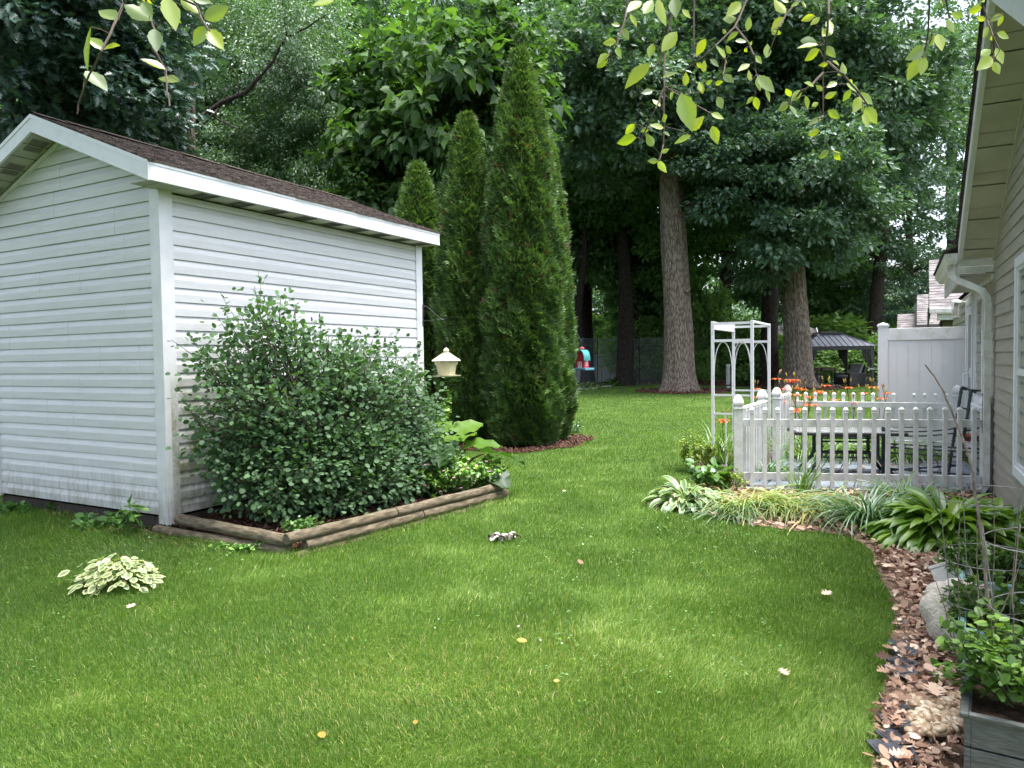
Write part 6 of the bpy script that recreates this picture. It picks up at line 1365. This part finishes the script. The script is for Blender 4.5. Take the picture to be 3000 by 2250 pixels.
# ============================================================ planters' plants and stakes
leafy("mint_plant", "large leaved mint filling the dark grey planter box", GP.location + WD * .22 - WN * .20 + Vector((0, 0, .27)), 1700, .29, .32, .036, m_mint, 61, stems=60, T=L_OVAL)
leafy("mint_plant", "mint growing in the nearer pale teal trough", TP1.location + WD * .26 - WN * .12 + Vector((0, 0, .16)), 520, .22, .28, .040, m_mint, 62, stems=28, T=L_OVAL)
leafy("mint_plant", "dense small leaved mint in the farther teal trough", TP2.location + WD * .28 - WN * .14 + Vector((0, 0, .16)), 900, .26, .26, .034, m_mint, 63, stems=34, T=L_OVAL)
def cage(label, c, r0, h, seed):
    t = thing("wire_cage", label, "plant support", c); mb = MB(); rn2 = random.Random(seed)
    for z, rr_ in ((.18 * h, r0 * .8), (.5 * h, r0 * .9), (.95 * h, r0)):
        mb.tube([(rr_ * math.cos(a), rr_ * math.sin(a), z + .012 * math.sin(a + seed)) for a in [i * math.pi / 12 for i in range(25)]], .0022, 4, cap=False)
    for k in range(4): a = k * math.pi / 2 + .5 + seed; mb.tube([(.6 * r0 * math.cos(a), .6 * r0 * math.sin(a), -.2), (r0 * math.cos(a), r0 * math.sin(a), h)], .0022, 4)
    mb.build("wire_frame", M("galvanised_wire", (.28, .28, .28), (.16, .15, .14), scale=30, rough=.5, metal=.5), t)
cage("galvanised wire plant cage standing over the nearer teal trough", TP1.location + WD * .25 - WN * .12 + Vector((0, 0, .18)), .22, .62, 1)
cage("galvanised wire plant cage over the dark grey planter", GP.location + WD * .42 - WN * .30 + Vector((0, 0, .28)), .22, .52, 2)
def stick(label, pts, r, name="dead_stem"):
    P_ = [D(*p) for p in pts]; t = thing(name, label, "stick", P_[0]); mb = MB(); n = len(P_)
    # smooth
    out = []
    for i in range(n - 1):
        for k in range(4): out.append(P_[i].lerp(P_[i + 1], k / 4) + Vector((random.gauss(0, .0015), random.gauss(0, .0015), 0)))
    out.append(P_[-1]); m_ = len(out)
    mb.tube([tuple(p - P_[0]) for p in out], [r * (1 - .65 * i / (m_ - 1)) for i in range(m_)], 6)
    mb.build("stem", M("grey_brown_stick", (.16, .13, .11), (.07, .055, .045), scale=30, rough=.9), t, smooth=True); return t
stick("long curved grey branch rising from the planter across the picket fence", [(2990, 2260, 2.42), (2955, 2080, 2.5), (2905, 1850, 2.62), (2880, 1600, 2.75), (2860, 1450, 2.85), (2838, 1330, 2.9), (2800, 1235, 3.0), (2765, 1150, 3.05), (2735, 1100, 3.1), (2710, 1068, 3.12)], .0085, "curved_branch")
for i, (lab, pts, r_) in enumerate([
    ("thin dark dead stem, leftmost, standing in front of the concrete shell", [(2832, 2050, 2.75), (2795, 1900, 2.75), (2768, 1780, 2.8), (2740, 1700, 2.85)], .0035),
    ("thin dead stem crossing the cracked edge of the concrete shell", [(2850, 1935, 2.7), (2815, 1840, 2.7), (2806, 1740, 2.7), (2810, 1600, 2.7), (2811, 1450, 2.75)], .0030),
    ("upright dead stem over the teal trough's left end", [(2872, 2010, 2.6), (2866, 1850, 2.6), (2864, 1700, 2.65), (2862, 1560, 2.7), (2870, 1480, 2.7)], .0030),
    ("upright dead stem right beside the long curved branch", [(2942, 2120, 2.45), (2925, 1950, 2.5), (2908, 1750, 2.5), (2915, 1560, 2.5), (2910, 1440, 2.5)], .0030),
    ("slanted dead stem leaning right across the cage", [(2880, 1930, 2.5), (2905, 1850, 2.5), (2950, 1760, 2.5), (2990, 1640, 2.5)], .0030),
    ("tall dead stem near the right edge of the photo", [(2978, 2150, 2.4), (2972, 1950, 2.4), (2968, 1750, 2.4), (2985, 1560, 2.45), (2990, 1480, 2.45)], .0035),
    ("slanting dead stem from upper left down to the teal trough", [(2852, 1770, 2.9), (2800, 1680, 2.9), (2760, 1600, 2.9), (2715, 1520, 2.9)], .0025)]): stick(lab, pts, r_)
# far hostas along the fence bed
for i, (u, v, L, lab) in enumerate([(1732, 1136, .5, "pale edged hosta near the barn feeder's pole in the far bed"), (1808, 1126, .6, "far bed hosta under the thick brown trunk"), (1845, 1122, .6, "far bed hosta at the end of the pale edging strip"), (1880, 1116, .75, "far bed hosta at the left end of the brick edging"), (1915, 1114, .75, "far bed hosta above the brick edging"), (1945, 1112, .7, "far bed hosta touching the big oak trunk's left side"), (2060, 1120, .8, "chartreuse hosta in the far bed right of the big oak"), (2112, 1122, .7, "green hosta in the far bed behind the arbor's left leg")]):
    p = G(u, v + 6); p.z = 0; hosta("hosta", lab, p + Vector((0, .6, 0)), 90, L, L * .13, m_lime if i == 6 else (m_hvar if i == 0 else m_mint), 70 + i, rad=.35, edge=.9 if i == 0 else 0, group=None)

# ============================================================ birch twigs hanging into the picture
LB = [(0, 0, 0), (.10, .13, .03), (.22, .25, .04), (.28, .25, .04), (.40, .315, .05), (.46, .305, .05), (.58, .27, .03), (.64, .25, .02), (.76, .17, 0), (.82, .14, -.01), (1.0, 0, -.06)]
LB = [(x, y * .86, z) for x, y, z in LB]
T_B = (LB + [(x, -y, z) for x, y, z in LB[-2:0:-1]], [tuple(range(0, 11)), (0, 10) + tuple(range(11, 20))])
m_birch = leafmat("birch_leaf", [(0, (0.156, 0.232, 0.067)), (.3, (0.254, 0.339, 0.092)), (.5, (0.244, 0.357, 0.026)), (1, (0.371, 0.446, 0.020))], trans=.55, rough=.4, gloss=.06, tcol=(1.25, 1.25, .55))
def birch(label, Y, twigs, leaves, f, seed, rt=.0022, extra=0):
    rn2 = random.Random(seed); o0 = D(*f(*twigs[0][0]), Y); t = thing("birch_twig", label, "branch", o0); mb = MB(); ALLP = []
    tops = [tw[0] for tw in twigs if f(*tw[0])[1] < -5]
    for a_, c_ in zip(tops[:-1], tops[1:]): mb.tube([D(*f(*a_), Y) - o0, D(*f(*c_), Y) - o0], rt, 5)
    for tw in twigs:
        n = len(tw); P_ = [D(*f(*p), Y + .04 * math.sin(i * 1.3 + seed)) - o0 for i, p in enumerate(tw)]
        out = []
        for i in range(n - 1):
            for k in range(3): out.append(P_[i].lerp(P_[i + 1], k / 3) + Vector((rn2.gauss(0, .0008), 0, rn2.gauss(0, .0008))))
        out.append(P_[-1]); mb.tube(out, [rt * (1 - .5 * i / len(out)) for i in range(len(out))], 6)
        ALLP += out
    P = []; Dd = []; N = []; S = []; V = []
    for a, b, val in leaves:
        dy = rn2.uniform(-.04, .05); A = D(*f(*a), Y + dy) - o0; B = D(*f(*b), Y + dy + rn2.uniform(-.015, .015)) - o0; d = B - A
        P.append(tuple(A)); Dd.append(tuple(d)); S.append(d.length * 1.02); V.append(val); N.append((rn2.gauss(0, .5), -1 if rn2.random() < .6 else 1, rn2.uniform(-.1, 1.0)))
        q_ = min(ALLP, key=lambda p: (p - A).length); mb.tube([A, A.lerp(q_, .5) + Vector((0, 0, .002)), q_], .0007, 4)
    mb.build("twig", m_twig, t)
    scatter("leaves", T_B[0], T_B[1], np.array(P), frames(np.array(Dd), np.array(N)), np.array(S), m_birch, t, np.array(V))
f6 = lambda x, y: (1700 + x / 1.411, y / 1.411)
f3 = lambda x, y: (2000 + x / 2.212, y / 2.212)
f1 = lambda x, y: (x / 2.212, y / 2.212)
def lv(s, lo=.5, hi=1.0, pale=()):
    q = [tuple(map(float, a.split(','))) for a in s.split()]; return [((a, b), (c, d), (random.uniform(0, .3) if i in pale else random.uniform(lo, hi))) for i, (a, b, c, d) in enumerate(q)]
birch("birch twig with the largest lime leaves hanging at upper centre right", 1.35, [[(200, -30), (195, 30), (180, 100), (150, 190), (105, 250)], [(390, -30), (350, 220), (345, 360), (310, 450), (250, 575)], [(345, 360), (345, 600), (325, 665)], [(470, -30), (470, 200)], [(350, 220), (300, 290)], [(345, 360), (420, 400), (540, 470)]],
      lv("290,262,182,362 120,225,65,280 140,190,172,242 150,172,92,178 175,115,200,165 165,105,128,98 400,130,335,215 322,-10,350,110 250,5,195,45 390,-10,395,70 435,355,437,298 300,375,252,385 372,410,385,380 340,320,400,298 415,385,465,540 540,470,595,490 545,520,568,595 460,560,388,592 225,512,185,555 232,570,150,590 345,470,350,508 345,530,288,515 370,560,345,545 300,605,275,555 335,632,368,615 322,665,278,665 322,662,355,715 300,0,260,60 420,40,458,75 500,380,490,340 205,60,235,110 330,440,300,410 300,180,285,240 460,540,510,480 285,530,250,545", pale=(4, 11, 13, 22, 24, 25, 26, 9)), f6, 1)
birch("birch twig with many small leaves spreading over the oak crown", 1.75, [[(700, -30), (640, 110), (560, 190), (490, 250), (420, 300)], [(930, -30), (870, 40), (820, 110), (770, 240)], [(640, 110), (700, 180), (720, 230), (730, 310)], [(560, 190), (600, 250), (590, 310)], [(730, 310), (745, 315)]],
      lv("520,160,478,232 645,75,587,82 690,128,700,68 665,10,605,65 840,70,790,128 655,130,602,170 600,240,565,190 625,220,600,188 700,265,652,292 705,335,695,290 535,245,575,275 510,300,512,248 590,310,635,340 505,390,500,340 730,315,805,380 765,370,785,420 718,400,685,430 722,400,735,455 730,320,745,375 700,190,710,170 720,230,750,262 680,200,690,215 640,170,690,170 790,130,820,140 850,55,800,0 905,10,870,25 930,35,915,0 770,240,775,180 595,240,610,265 480,260,510,280 555,350,590,335 565,400,590,450 520,350,545,330 830,140,800,128 860,10,830,-10 600,140,590,120", pale=(12, 14, 22, 31, 1, 10)), f6, 2, rt=.0026)
birch("dark hanging birch twig with lime leaves near the right side of the oaks", 1.65, [[(1030, -30), (1025, 60), (1020, 130), (1005, 300), (1003, 480)], [(1020, 255), (1080, 300), (1150, 380), (1190, 440)], [(1005, 300), (960, 350), (915, 372), (860, 430)], [(1003, 480), (985, 490)]],
      lv("970,65,912,85 990,70,950,105 1025,80,1040,130 1000,150,1045,115 980,175,907,170 985,185,897,195 990,205,925,250 1015,190,1055,238 1025,265,985,270 1070,270,1045,250 1095,310,1082,260 1095,300,1060,308 965,355,928,340 1000,375,975,352 915,372,870,420 930,395,942,455 1010,405,1060,380 985,425,955,440 865,425,817,458 865,435,895,480 1120,370,1085,420 1100,345,1155,380 1150,385,1210,430 1160,400,1130,465 1165,420,1175,478 1180,440,1225,512 1170,470,1190,525 1025,455,1072,490 1000,487,940,515 990,540,940,558 985,10,1000,50 960,0,985,-20 1110,330,1125,345 870,400,850,365 1060,340,1020,360", pale=(4, 7, 13, 18, 19, 25, 28, 11, 30)), f6, 3, rt=.0030)
birch("tiny birch leaf pair hanging alone below the dark twig", 1.65, [[(1010, 560), (1030, 628), (1050, 635)]], lv("1030,628,982,650 1045,625,1078,632 1050,635,1075,662", pale=(0,)), f6, 4, rt=.001)
birch("small birch twig in front of the sky left of the house roof", 1.7, [[(1600, -30), (1590, 200), (1570, 330), (1555, 420)], [(1700, -30), (1730, 120)]],
      lv("1565,310,1450,385 1550,370,1455,520 1575,370,1540,490 1635,220,1605,300 1650,220,1682,325 1820,110,1740,85 1720,120,1755,215 1640,130,1600,120 1660,-10,1690,40", pale=(0, 5, 7)), f3, 5)
birch("dark birch twig in front of the house soffit", 1.7, [[(1930, -30), (1950, 40), (1975, 130), (2010, 230), (2055, 325)], [(2010, 230), (2020, 330), (2010, 400)]],
      lv("1960,130,1905,110 2075,90,1990,140 1990,175,1940,250 2035,215,2118,245 1998,320,1928,362 2005,370,1912,450 2028,312,2078,412 2018,400,2052,482 1940,50,1850,75 2000,230,2010,265 2080,100,2040,170 1930,10,1960,-15", pale=(1,)), f3, 6)
birch("birch twig with pale and lime leaves hanging at the upper left", 1.25, [[(830, -40), (800, 20), (740, 170), (660, 330), (580, 480), (510, 670), (500, 740)], [(1100, -40), (1270, 30), (1330, 160), (1360, 200)], [(930, -40), (960, 60), (1000, 190), (990, 300)], [(990, 300), (1070, 450), (1080, 560), (1100, 690)]],
      lv("775,130,635,60 805,30,990,140 925,10,985,110 1075,-20,1140,190 1170,-20,1285,90 1325,125,1480,40 1330,170,1255,295 1350,190,1445,315 1000,185,1015,330 690,320,560,240 680,310,772,290 590,175,550,455 555,460,695,580 1070,450,915,375 1165,530,1025,500 1250,-10,1370,15 905,-20,985,20 1100,60,1170,150", pale=(0, 1, 2, 5, 8, 12, 14, 15)), f1, 7, rt=.0024)
birch("single lime birch leaf at the top edge above the catalpa", 1.3, [[(2200, -60), (2160, 0)]], lv("2165,5,2025,30"), f1, 8, rt=.001)
# ============================================================ GRASS, LITTER AND SMALL DEBRIS
m_grass = leafmat("grass_blade", [(0, (0.054, 0.109, 0.019)), (.45, (0.113, 0.217, 0.033)), (.8, (0.208, 0.337, 0.057)), (.93, (0.364, 0.464, 0.116)), (1, (0.727, 0.576, 0.325))], trans=.32, rough=.5, gloss=.025)
excl = [SIDEBED, [tuple((SC0 + ex * -.0).xy), tuple((SC0 + ex * 3.7).xy), tuple((SC0 + ex * 3.7 + ey * 2.7).xy), tuple((SC0 + ey * 2.7).xy)], RB, arbring, oakring1, oakring2, WOODS]
inner_strip = [tuple(G(*p).xy) for p in [(-300, 1470), (0, 1462), (130, 1490), (300, 1530), (520, 1580), (620, 1580), (560, 1560), (497, 1550)]] + [tuple((SC0 + ey * 3).xy)]
excl.append(inner_strip)
def lawn_points(n, y0, y1, pad=.5):
    y = np.sqrt(rg.uniform(y0 ** 2, y1 ** 2, n)); x = rg.uniform(-.74, .74, n) * y + rg.uniform(-pad, pad, n); P = np.stack([x, y, np.zeros(n)], 1); k = np.ones(n, bool)
    for e in excl: k &= ~in_poly(P, e)
    return P[k]
def grass(n, y0, y1):
    u_ = rg.random(n); y = y0 * (y1 / y0) ** (u_ ** 1.12); x = rg.uniform(-.74, .74, n) * y + rg.uniform(-.4, .4, n); P = np.stack([x, y, np.zeros(n)], 1); k = np.ones(n, bool)
    Pj = P + rg.normal(size=P.shape) * (.012 + .008 * fnoise(x * 6, y * 6)[:, None]) * (1 + (rg.random(len(P)) < .12) * 3)[:, None]
    for e in excl: k &= ~in_poly(Pj, e)
    P = P[k]; n = len(P); x, y = P[:, 0], P[:, 1]
    h = .043; w = .0020 + .00040 * np.clip(y - 3, 0, 30)
    f1_ = fnoise(x * 1.1, y * 1.1); f2_ = fnoise(x * 4.2 + 9, y * 4.2); f3_ = fnoise(x * .45 + 3, y * .45)
    H = h * rg.uniform(.55, 1.25, n) * (1 + .28 * f2_ + .18 * f1_)
    # longer uncut grass against the timbers and the shed
    dx = P[:, :2] - np.array(bB.xy); dd = np.abs(dx @ np.array([nn_.x, nn_.y])); al = dx @ np.array([dl.x, dl.y]); near = np.exp(-(dd / .10) ** 2) * (al > -.3) * (al < LL + .3); H *= 1 + .9 * near
    dxs = P[:, :2] - np.array(SC0.xy); ds_ = -(dxs @ np.array([.480, .877])); H *= 1 + .6 * np.exp(-((ds_ - .35) / .3) ** 2) * ((dxs @ np.array([-.877, .480])) > -1.0)
    az = 2.2 * f1_ + 1.4 * f2_ + rg.normal(size=n) * 1.1 - 1.2; lean = np.clip(rg.normal(.62, .36, n) + .35 * f2_, .05, 1.35)
    W = w * rg.uniform(.6, 1.3, n)
    c, s_ = np.cos(az), np.sin(az); d = np.stack([c, s_], 1)
    m1 = H * .5; l1 = np.sin(lean * .55) * m1; z1 = np.cos(lean * .55) * m1; l2 = l1 + np.sin(np.clip(lean * 1.45, 0, 1.7)) * H * .5; z2 = z1 + np.cos(np.clip(lean * 1.45, 0, 1.7)) * H * .5
    fa = rg.random(n) * 6.28; sd = np.stack([np.cos(fa), np.sin(fa)], 1) * W[:, None] / 2
    V = np.zeros((n, 5, 3)); V[:, 0, :2] = P[:, :2] - sd; V[:, 1, :2] = P[:, :2] + sd
    V[:, 2, :2] = P[:, :2] + d * l1[:, None] + sd * .85; V[:, 3, :2] = P[:, :2] + d * l1[:, None] - sd * .85; V[:, 4, :2] = P[:, :2] + d * l2[:, None]
    V[:, 2, 2] = z1; V[:, 3, 2] = z1; V[:, 4, 2] = np.maximum(z2, .004)
    lp = np.array([0, 1, 2, 3, 3, 2, 4]); L = (lp[None] + 5 * np.arange(n)[:, None]).ravel()
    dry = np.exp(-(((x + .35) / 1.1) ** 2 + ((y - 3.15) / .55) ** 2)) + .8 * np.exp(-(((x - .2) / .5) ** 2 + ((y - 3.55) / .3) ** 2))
    v = np.clip(.44 + .17 * f1_ + .17 * f2_ + .15 * f3_ + rg.normal(size=n) * .16 + .12 * dry + .10 * np.exp(-(((x - .9) / 1.3) ** 2 + ((y - 3.6) / 1.3) ** 2)) - .16 * np.exp(-(((x + 2.9) / 1.1) ** 2 + ((y - 4.9) / .9) ** 2)), 0, .9); v = np.where(rg.random(n) < .02 + .12 * np.clip(dry, 0, 1) + .02 * np.clip(f3_, 0, 1), rg.uniform(.92, 1, n), v)  # right lift painted in against house shade; left dip is painted lawn shade
    return V.reshape(-1, 3), L, np.tile([4, 3], n), np.repeat(v, 2), n
VV = []; LL_ = []; SS = []; FF = []; off = 0
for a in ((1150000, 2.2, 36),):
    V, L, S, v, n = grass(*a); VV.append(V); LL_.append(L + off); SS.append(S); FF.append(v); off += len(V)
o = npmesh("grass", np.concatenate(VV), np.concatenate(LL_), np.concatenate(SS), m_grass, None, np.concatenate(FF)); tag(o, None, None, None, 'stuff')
# clover and small weeds dotted in the lawn
n = 1500; P = lawn_points(n, 2.4, 7.0); f = fnoise(P[:, 0] * 1.6 + 5, P[:, 1] * 1.6); P = P[f > .12]; n = len(P); P = np.repeat(P, 3, 0); P[:, :2] += rg.normal(size=(len(P), 2)) * .012; P[:, 2] = rg.uniform(.02, .045, len(P))
o = scatter("clover", L_ROUND[0], L_ROUND[1], P, frames(rnd(len(P)) * [1, 1, .2], rnd(len(P)) * .3 + [0, 0, 1]), rg.uniform(.009, .017, len(P)), m_geran, None, rg.uniform(.0, .7, len(P))); tag(o, None, None, None, 'stuff')

# ---- dry oak leaves
m_dry = leafmat("dry_leaf", [(0, (0.155, 0.081, 0.053)), (.4, (0.337, 0.206, 0.142)), (.75, (0.533, 0.382, 0.284)), (1, (0.771, 0.617, 0.491))], trans=.12, rough=.6, gloss=.03, tcol=(1.1, .8, .6))
m_yel = leafmat("yellow_leaf", [(0, (0.306, 0.202, 0.019)), (1, (0.379, 0.281, 0.031))], trans=.35, tcol=(1.1, 1, .6))
def curl(T, k): return [(x, y, z + k * (x - .5) ** 2 + k * 1.2 * y * y) for x, y, z in T]
def poly_pts(poly, n):
    a = np.array(poly); lo, hi = a.min(0), a.max(0); P = np.stack([rg.uniform(lo[0], hi[0], n), rg.uniform(lo[1], hi[1], n), np.zeros(n)], 1); return P[in_poly(P, poly)]
P = poly_pts([tuple(G(*p).xy) for p in bed_px] + [(2.1, 1.6), (3.0, 2.4), (4.65, 6.9), (4.6, 7.35), (2.4, 7.75), (2.15, 8.1)], 42000)
pxs = []
bedcore = [tuple(G(*p).xy) for p in [(2560, 1650), (2645, 1730), (2650, 1900), (2650, 2060), (2600, 2260), (2560, 2420)]] + [(2.1, 1.6), (3.0, 2.4), (3.95, 5.6), (3.3, 5.7)]
inn_ = in_poly(P, bedcore); P = np.concatenate([P[inn_], P[~inn_][::3]])
n = len(P); P[:, 2] = .008 + rg.random(n) * .03
sel = rg.random(n) < .28
for nm, T, ss in (("dry_leaf_litter", L_OAK, sel), ("dry_leaf_litter", L_OVAL, ~sel)):
    Q = P[ss]; k = len(Q); o = scatter(nm, curl(T[0], .6), T[1], Q, frames(rnd(k) * [1, 1, .35], rnd(k) * .55 + [0, 0, 1]), rg.uniform(.024, .058, k), m_dry, None, np.clip(rg.normal(.48, .33, k), 0, 1)); tag(o, None, None, None, 'stuff')
P = poly_pts([tuple(G(*p).xy) for p in [(2600, 1880), (2668, 1880), (2640, 2100), (2620, 2300), (2550, 2300), (2590, 2080)]], 420); k = len(P); P[:, 2] = .035 + rg.random(k) * .03
o = scatter("edging_leaf_litter", curl(L_OAK[0], .4), L_OAK[1], P, frames(rnd(k) * [1, 1, .3], rnd(k) * .5 + [0, 0, 1]), rg.uniform(.03, .07, k), m_dry, None, np.clip(rg.normal(.5, .25, k), 0, 1)); tag(o, None, None, None, 'stuff')
# patio leaves
P = poly_pts(PAT, 900); f = fnoise(P[:, 0] * 3, P[:, 1] * 3) + .5 * (P[:, 0] - 4.2); P = P[f > .1]; n = len(P); P[:, 2] = .034 + rg.random(n) * .01
o = scatter("patio_leaf_litter", curl(L_OAK[0], .3), L_OAK[1], P, frames(rnd(n) * [1, 1, .2], rnd(n) * .3 + [0, 0, 1]), rg.uniform(.03, .07, n), m_dry, None, np.clip(rg.normal(.3, .2, n), 0, 1)); tag(o, None, None, None, 'stuff')
# mulch chips in rings and the raised bed
CH_ = ([(0, -.12, 0), (1, -.16, .05), (.95, .14, .08), (.05, .16, .02), (0, -.1, .16), (1, -.1, .2), (.95, .1, .2), (.05, .1, .16)], [(0, 1, 5, 4), (1, 2, 6, 5), (2, 3, 7, 6), (3, 0, 4, 7), (4, 5, 6, 7)])
m_chip = leafmat("mulch_chip", [(0, (.03, .014, .010)), (.6, (.085, .035, .022)), (1, (.16, .09, .06))], trans=.0, gloss=.02)
Pm = np.concatenate([poly_pts(arbring, 5000), poly_pts(oakring1, 3500), poly_pts(oakring2, 3500)]); n = len(Pm); Pm[:, 2] = .012 + rg.random(n) * .02
sc_ = np.where(Pm[:, 1] > 20, .12, .06) * rg.uniform(.5, 1.2, n)
o = scatter("mulch_chips", CH_[0], CH_[1], Pm, frames(rnd(n) * [1, 1, .3], rnd(n) * .3 + [0, 0, 1]), sc_, m_chip); tag(o, None, None, None, 'stuff')
Pm = poly_pts([(bA.x, bA.y), (bB.x, bB.y), (bC.x, bC.y), (bk.x, bk.y), (SC0.x, SC0.y)], 9000); n = len(Pm); Pm[:, 2] = .048 + rg.random(n) * .015
o = scatter("bed_mulch_chips", CH_[0], CH_[1], Pm, frames(rnd(n) * [1, 1, .3], rnd(n) * .3 + [0, 0, 1]), rg.uniform(.02, .05, n), m_chip); tag(o, None, None, None, 'stuff')
# soil crumbs and dead leaves along the shed strip
Pm = poly_pts(strip, 1800); n = len(Pm); Pm[:, 2] = .01 + rg.random(n) * .012
o = scatter("soil_litter", curl(L_OAK[0], .3), L_OAK[1], Pm, frames(rnd(n) * [1, 1, .3], rnd(n) * .4 + [0, 0, 1]), rg.uniform(.015, .04, n), m_dry, None, np.clip(rg.normal(.05, .15, n), 0, .6)); tag(o, None, None, None, 'stuff')

# ---- river pebbles (uncountable): one heap object
m_peb = leafmat("pebble", [(0, (0.170, 0.102, 0.051)), (.3, (0.306, 0.221, 0.136)), (.65, (0.408, 0.323, 0.221)), (1, (0.527, 0.468, 0.374))], trans=0, gloss=.05, rough=.35)
bm = bmesh.new(); bmesh.ops.create_icosphere(bm, subdivisions=2, radius=.5); TP = [tuple(v.co) for v in bm.verts]; TF = [tuple(v.index for v in f.verts) for f in bm.faces]; bm.free()
pz = [tuple(G(*p).xy) for p in [(2668, 1925), (2780, 1925), (2815, 2000), (2822, 2120), (2824, 2300), (2680, 2300), (2665, 2180), (2668, 2060)]]
Q = poly_pts(pz, 5200); dist = fnoise(Q[:, 0] * 9, Q[:, 1] * 9); yy = Q[:, 1]; keep = (np.abs(yy - 2.76) < .15) | ((yy > 3.05) & (yy < 3.5) & (dist > .25)) | (dist > .75); Q = Q[keep][:330]
n = len(Q); Q[:, 2] = .022 + rg.random(n) * .022
o = scatter("river_pebbles", TP, TF, Q, frames(rnd(n) * [1, 1, .2], rnd(n) * .25 + [0, 0, 1]), np.stack([rg.uniform(.032, .060, n), rg.uniform(.026, .044, n), rg.uniform(.020, .032, n)], 1), m_peb, None, rg.random(n), smooth=True); tag(o, None, None, None, 'stuff')

# ---- single things lying on the lawn
def flat_leaf(name, label, u, v, L, az, T, m, val, z=.035, k=.3, cat="leaf", nv=(0, -.3, 1)):
    p = G(u, v); d = np.array([[math.cos(R(az)), math.sin(R(az)), .1]]); o = scatter(name, curl(T[0], k), T[1], np.array([[0., 0, 0]]), frames(d, np.array([list(nv)], float)), np.array([L]), m, None, np.array([val])); o.location = (p.x, p.y, z); tag(o, label, cat); return o
flat_leaf("fallen_leaf", "bright yellow fallen leaf in the middle of the front lawn", 1545, 1902, .055, 160, L_OVAL, m_yel, .7)
flat_leaf("fallen_leaf", "bright yellow fallen leaf low on the lawn towards the bottom edge", 952, 2190, .045, 130, L_OVAL, m_yel, .6)
flat_leaf("fallen_leaf", "small yellow fallen leaf below and right of the middle yellow leaf", 1640, 2018, .03, 200, L_OVAL, m_yel, .8)
flat_leaf("fallen_leaf", "small orange fallen leaf near the bottom centre of the lawn", 1218, 2150, .032, 100, L_OVAL, m_yel, 0)
flat_leaf("fallen_leaf", "pale pinkish dry leaf on the lawn below the cream edged plant", 372, 1802, .07, 80, L_OAK, m_dry, .95)
flat_leaf("fallen_leaf", "greyish dry leaf standing in the grass at lawn centre right", 1697, 1668, .07, 75, L_OVAL, m_dry, .2, nv=(0, -1, .4))
flat_leaf("fallen_leaf", "dry tan leaf near the side bed on the right lawn", 2405, 1760, .08, 20, L_OAK, m_dry, .8)
flat_leaf("fallen_leaf", "small white petal like leaf on the lawn right of the timbers' end", 1650, 1450, .05, 60, L_OVAL, m_dry, 1.0)
flat_leaf("fallen_leaf", "small pale dry leaf on the far right lawn below the strap leaves", 2310, 2005, .07, 100, L_OAK, m_dry, .7)
flat_leaf("oak_leaf", "large tan oak leaf lying on the pebbles beside the teal trough", 2745, 2090, .12, 70, L_OAK, m_dry, .85, z=.06)
flat_leaf("oak_leaf", "reddish brown oak leaf lying on the black edging plates", 2625, 2165, .09, 60, L_OAK, m_dry, .45, z=.045)
flat_leaf("oak_leaf", "brown oak leaf curled against the cracked shell's left foot", 2610, 1990, .08, 200, L_OAK, m_dry, .5, z=.04)
# the curled dead leaf bundle
p = G(1476, 1588); t = thing("curled_dead_leaves", "curled grey and white dead leaf bundle lying on the middle of the lawn", "dead leaves", p)
m_dead = leafmat("dead_leaf_pale", [(0, (.03, .022, .02)), (.35, (.10, .08, .075)), (.6, (.42, .38, .35)), (1, (.66, .63, .60))], trans=.05, gloss=.03)
r = np.random.default_rng(3); n = 30; x = r.uniform(-.095, .095, n); az = r.uniform(-.6, 3.6, n)
blades("leaves", np.stack([x, r.normal(size=n) * .025, np.full(n, .015) + r.random(n) * .02], 1), az, r.uniform(.05, .10, n), r.uniform(.010, .022, n), np.full(n, R(75)), r.uniform(R(-150), R(-60), n), m_dead, t, val=np.where(r.random(n) < .45, r.uniform(.6, 1, n), r.uniform(0, .35, n)), nseg=7, fold=.8, prof=lambda t: np.sin(np.clip(t * .9 + .1, 0, 1) * np.pi) ** .5)
# hose guide / lantern at the arbor foot
t = thing("solar_lamp", "black round topped garden lamp at the foot of the arbor's left leg", "garden lamp", Vector((2.52, 9.05, 0)))
mb = MB(); mb.tube([(-.09, 0, .12), (-.085, 0, .24), (-.05, 0, .31), (0, 0, .335), (.05, 0, .31), (.085, 0, .24), (.09, 0, .12)], .012, 8); mb.build("handle_arc", m_green_metal, t, smooth=True)
mb = MB(); mb.lathe([(.06, 0), (.08, .02), (.085, .10), (.05, .14), (.03, .16)], n=16); mb.build("lamp_base", m_green_metal, t, smooth=True)
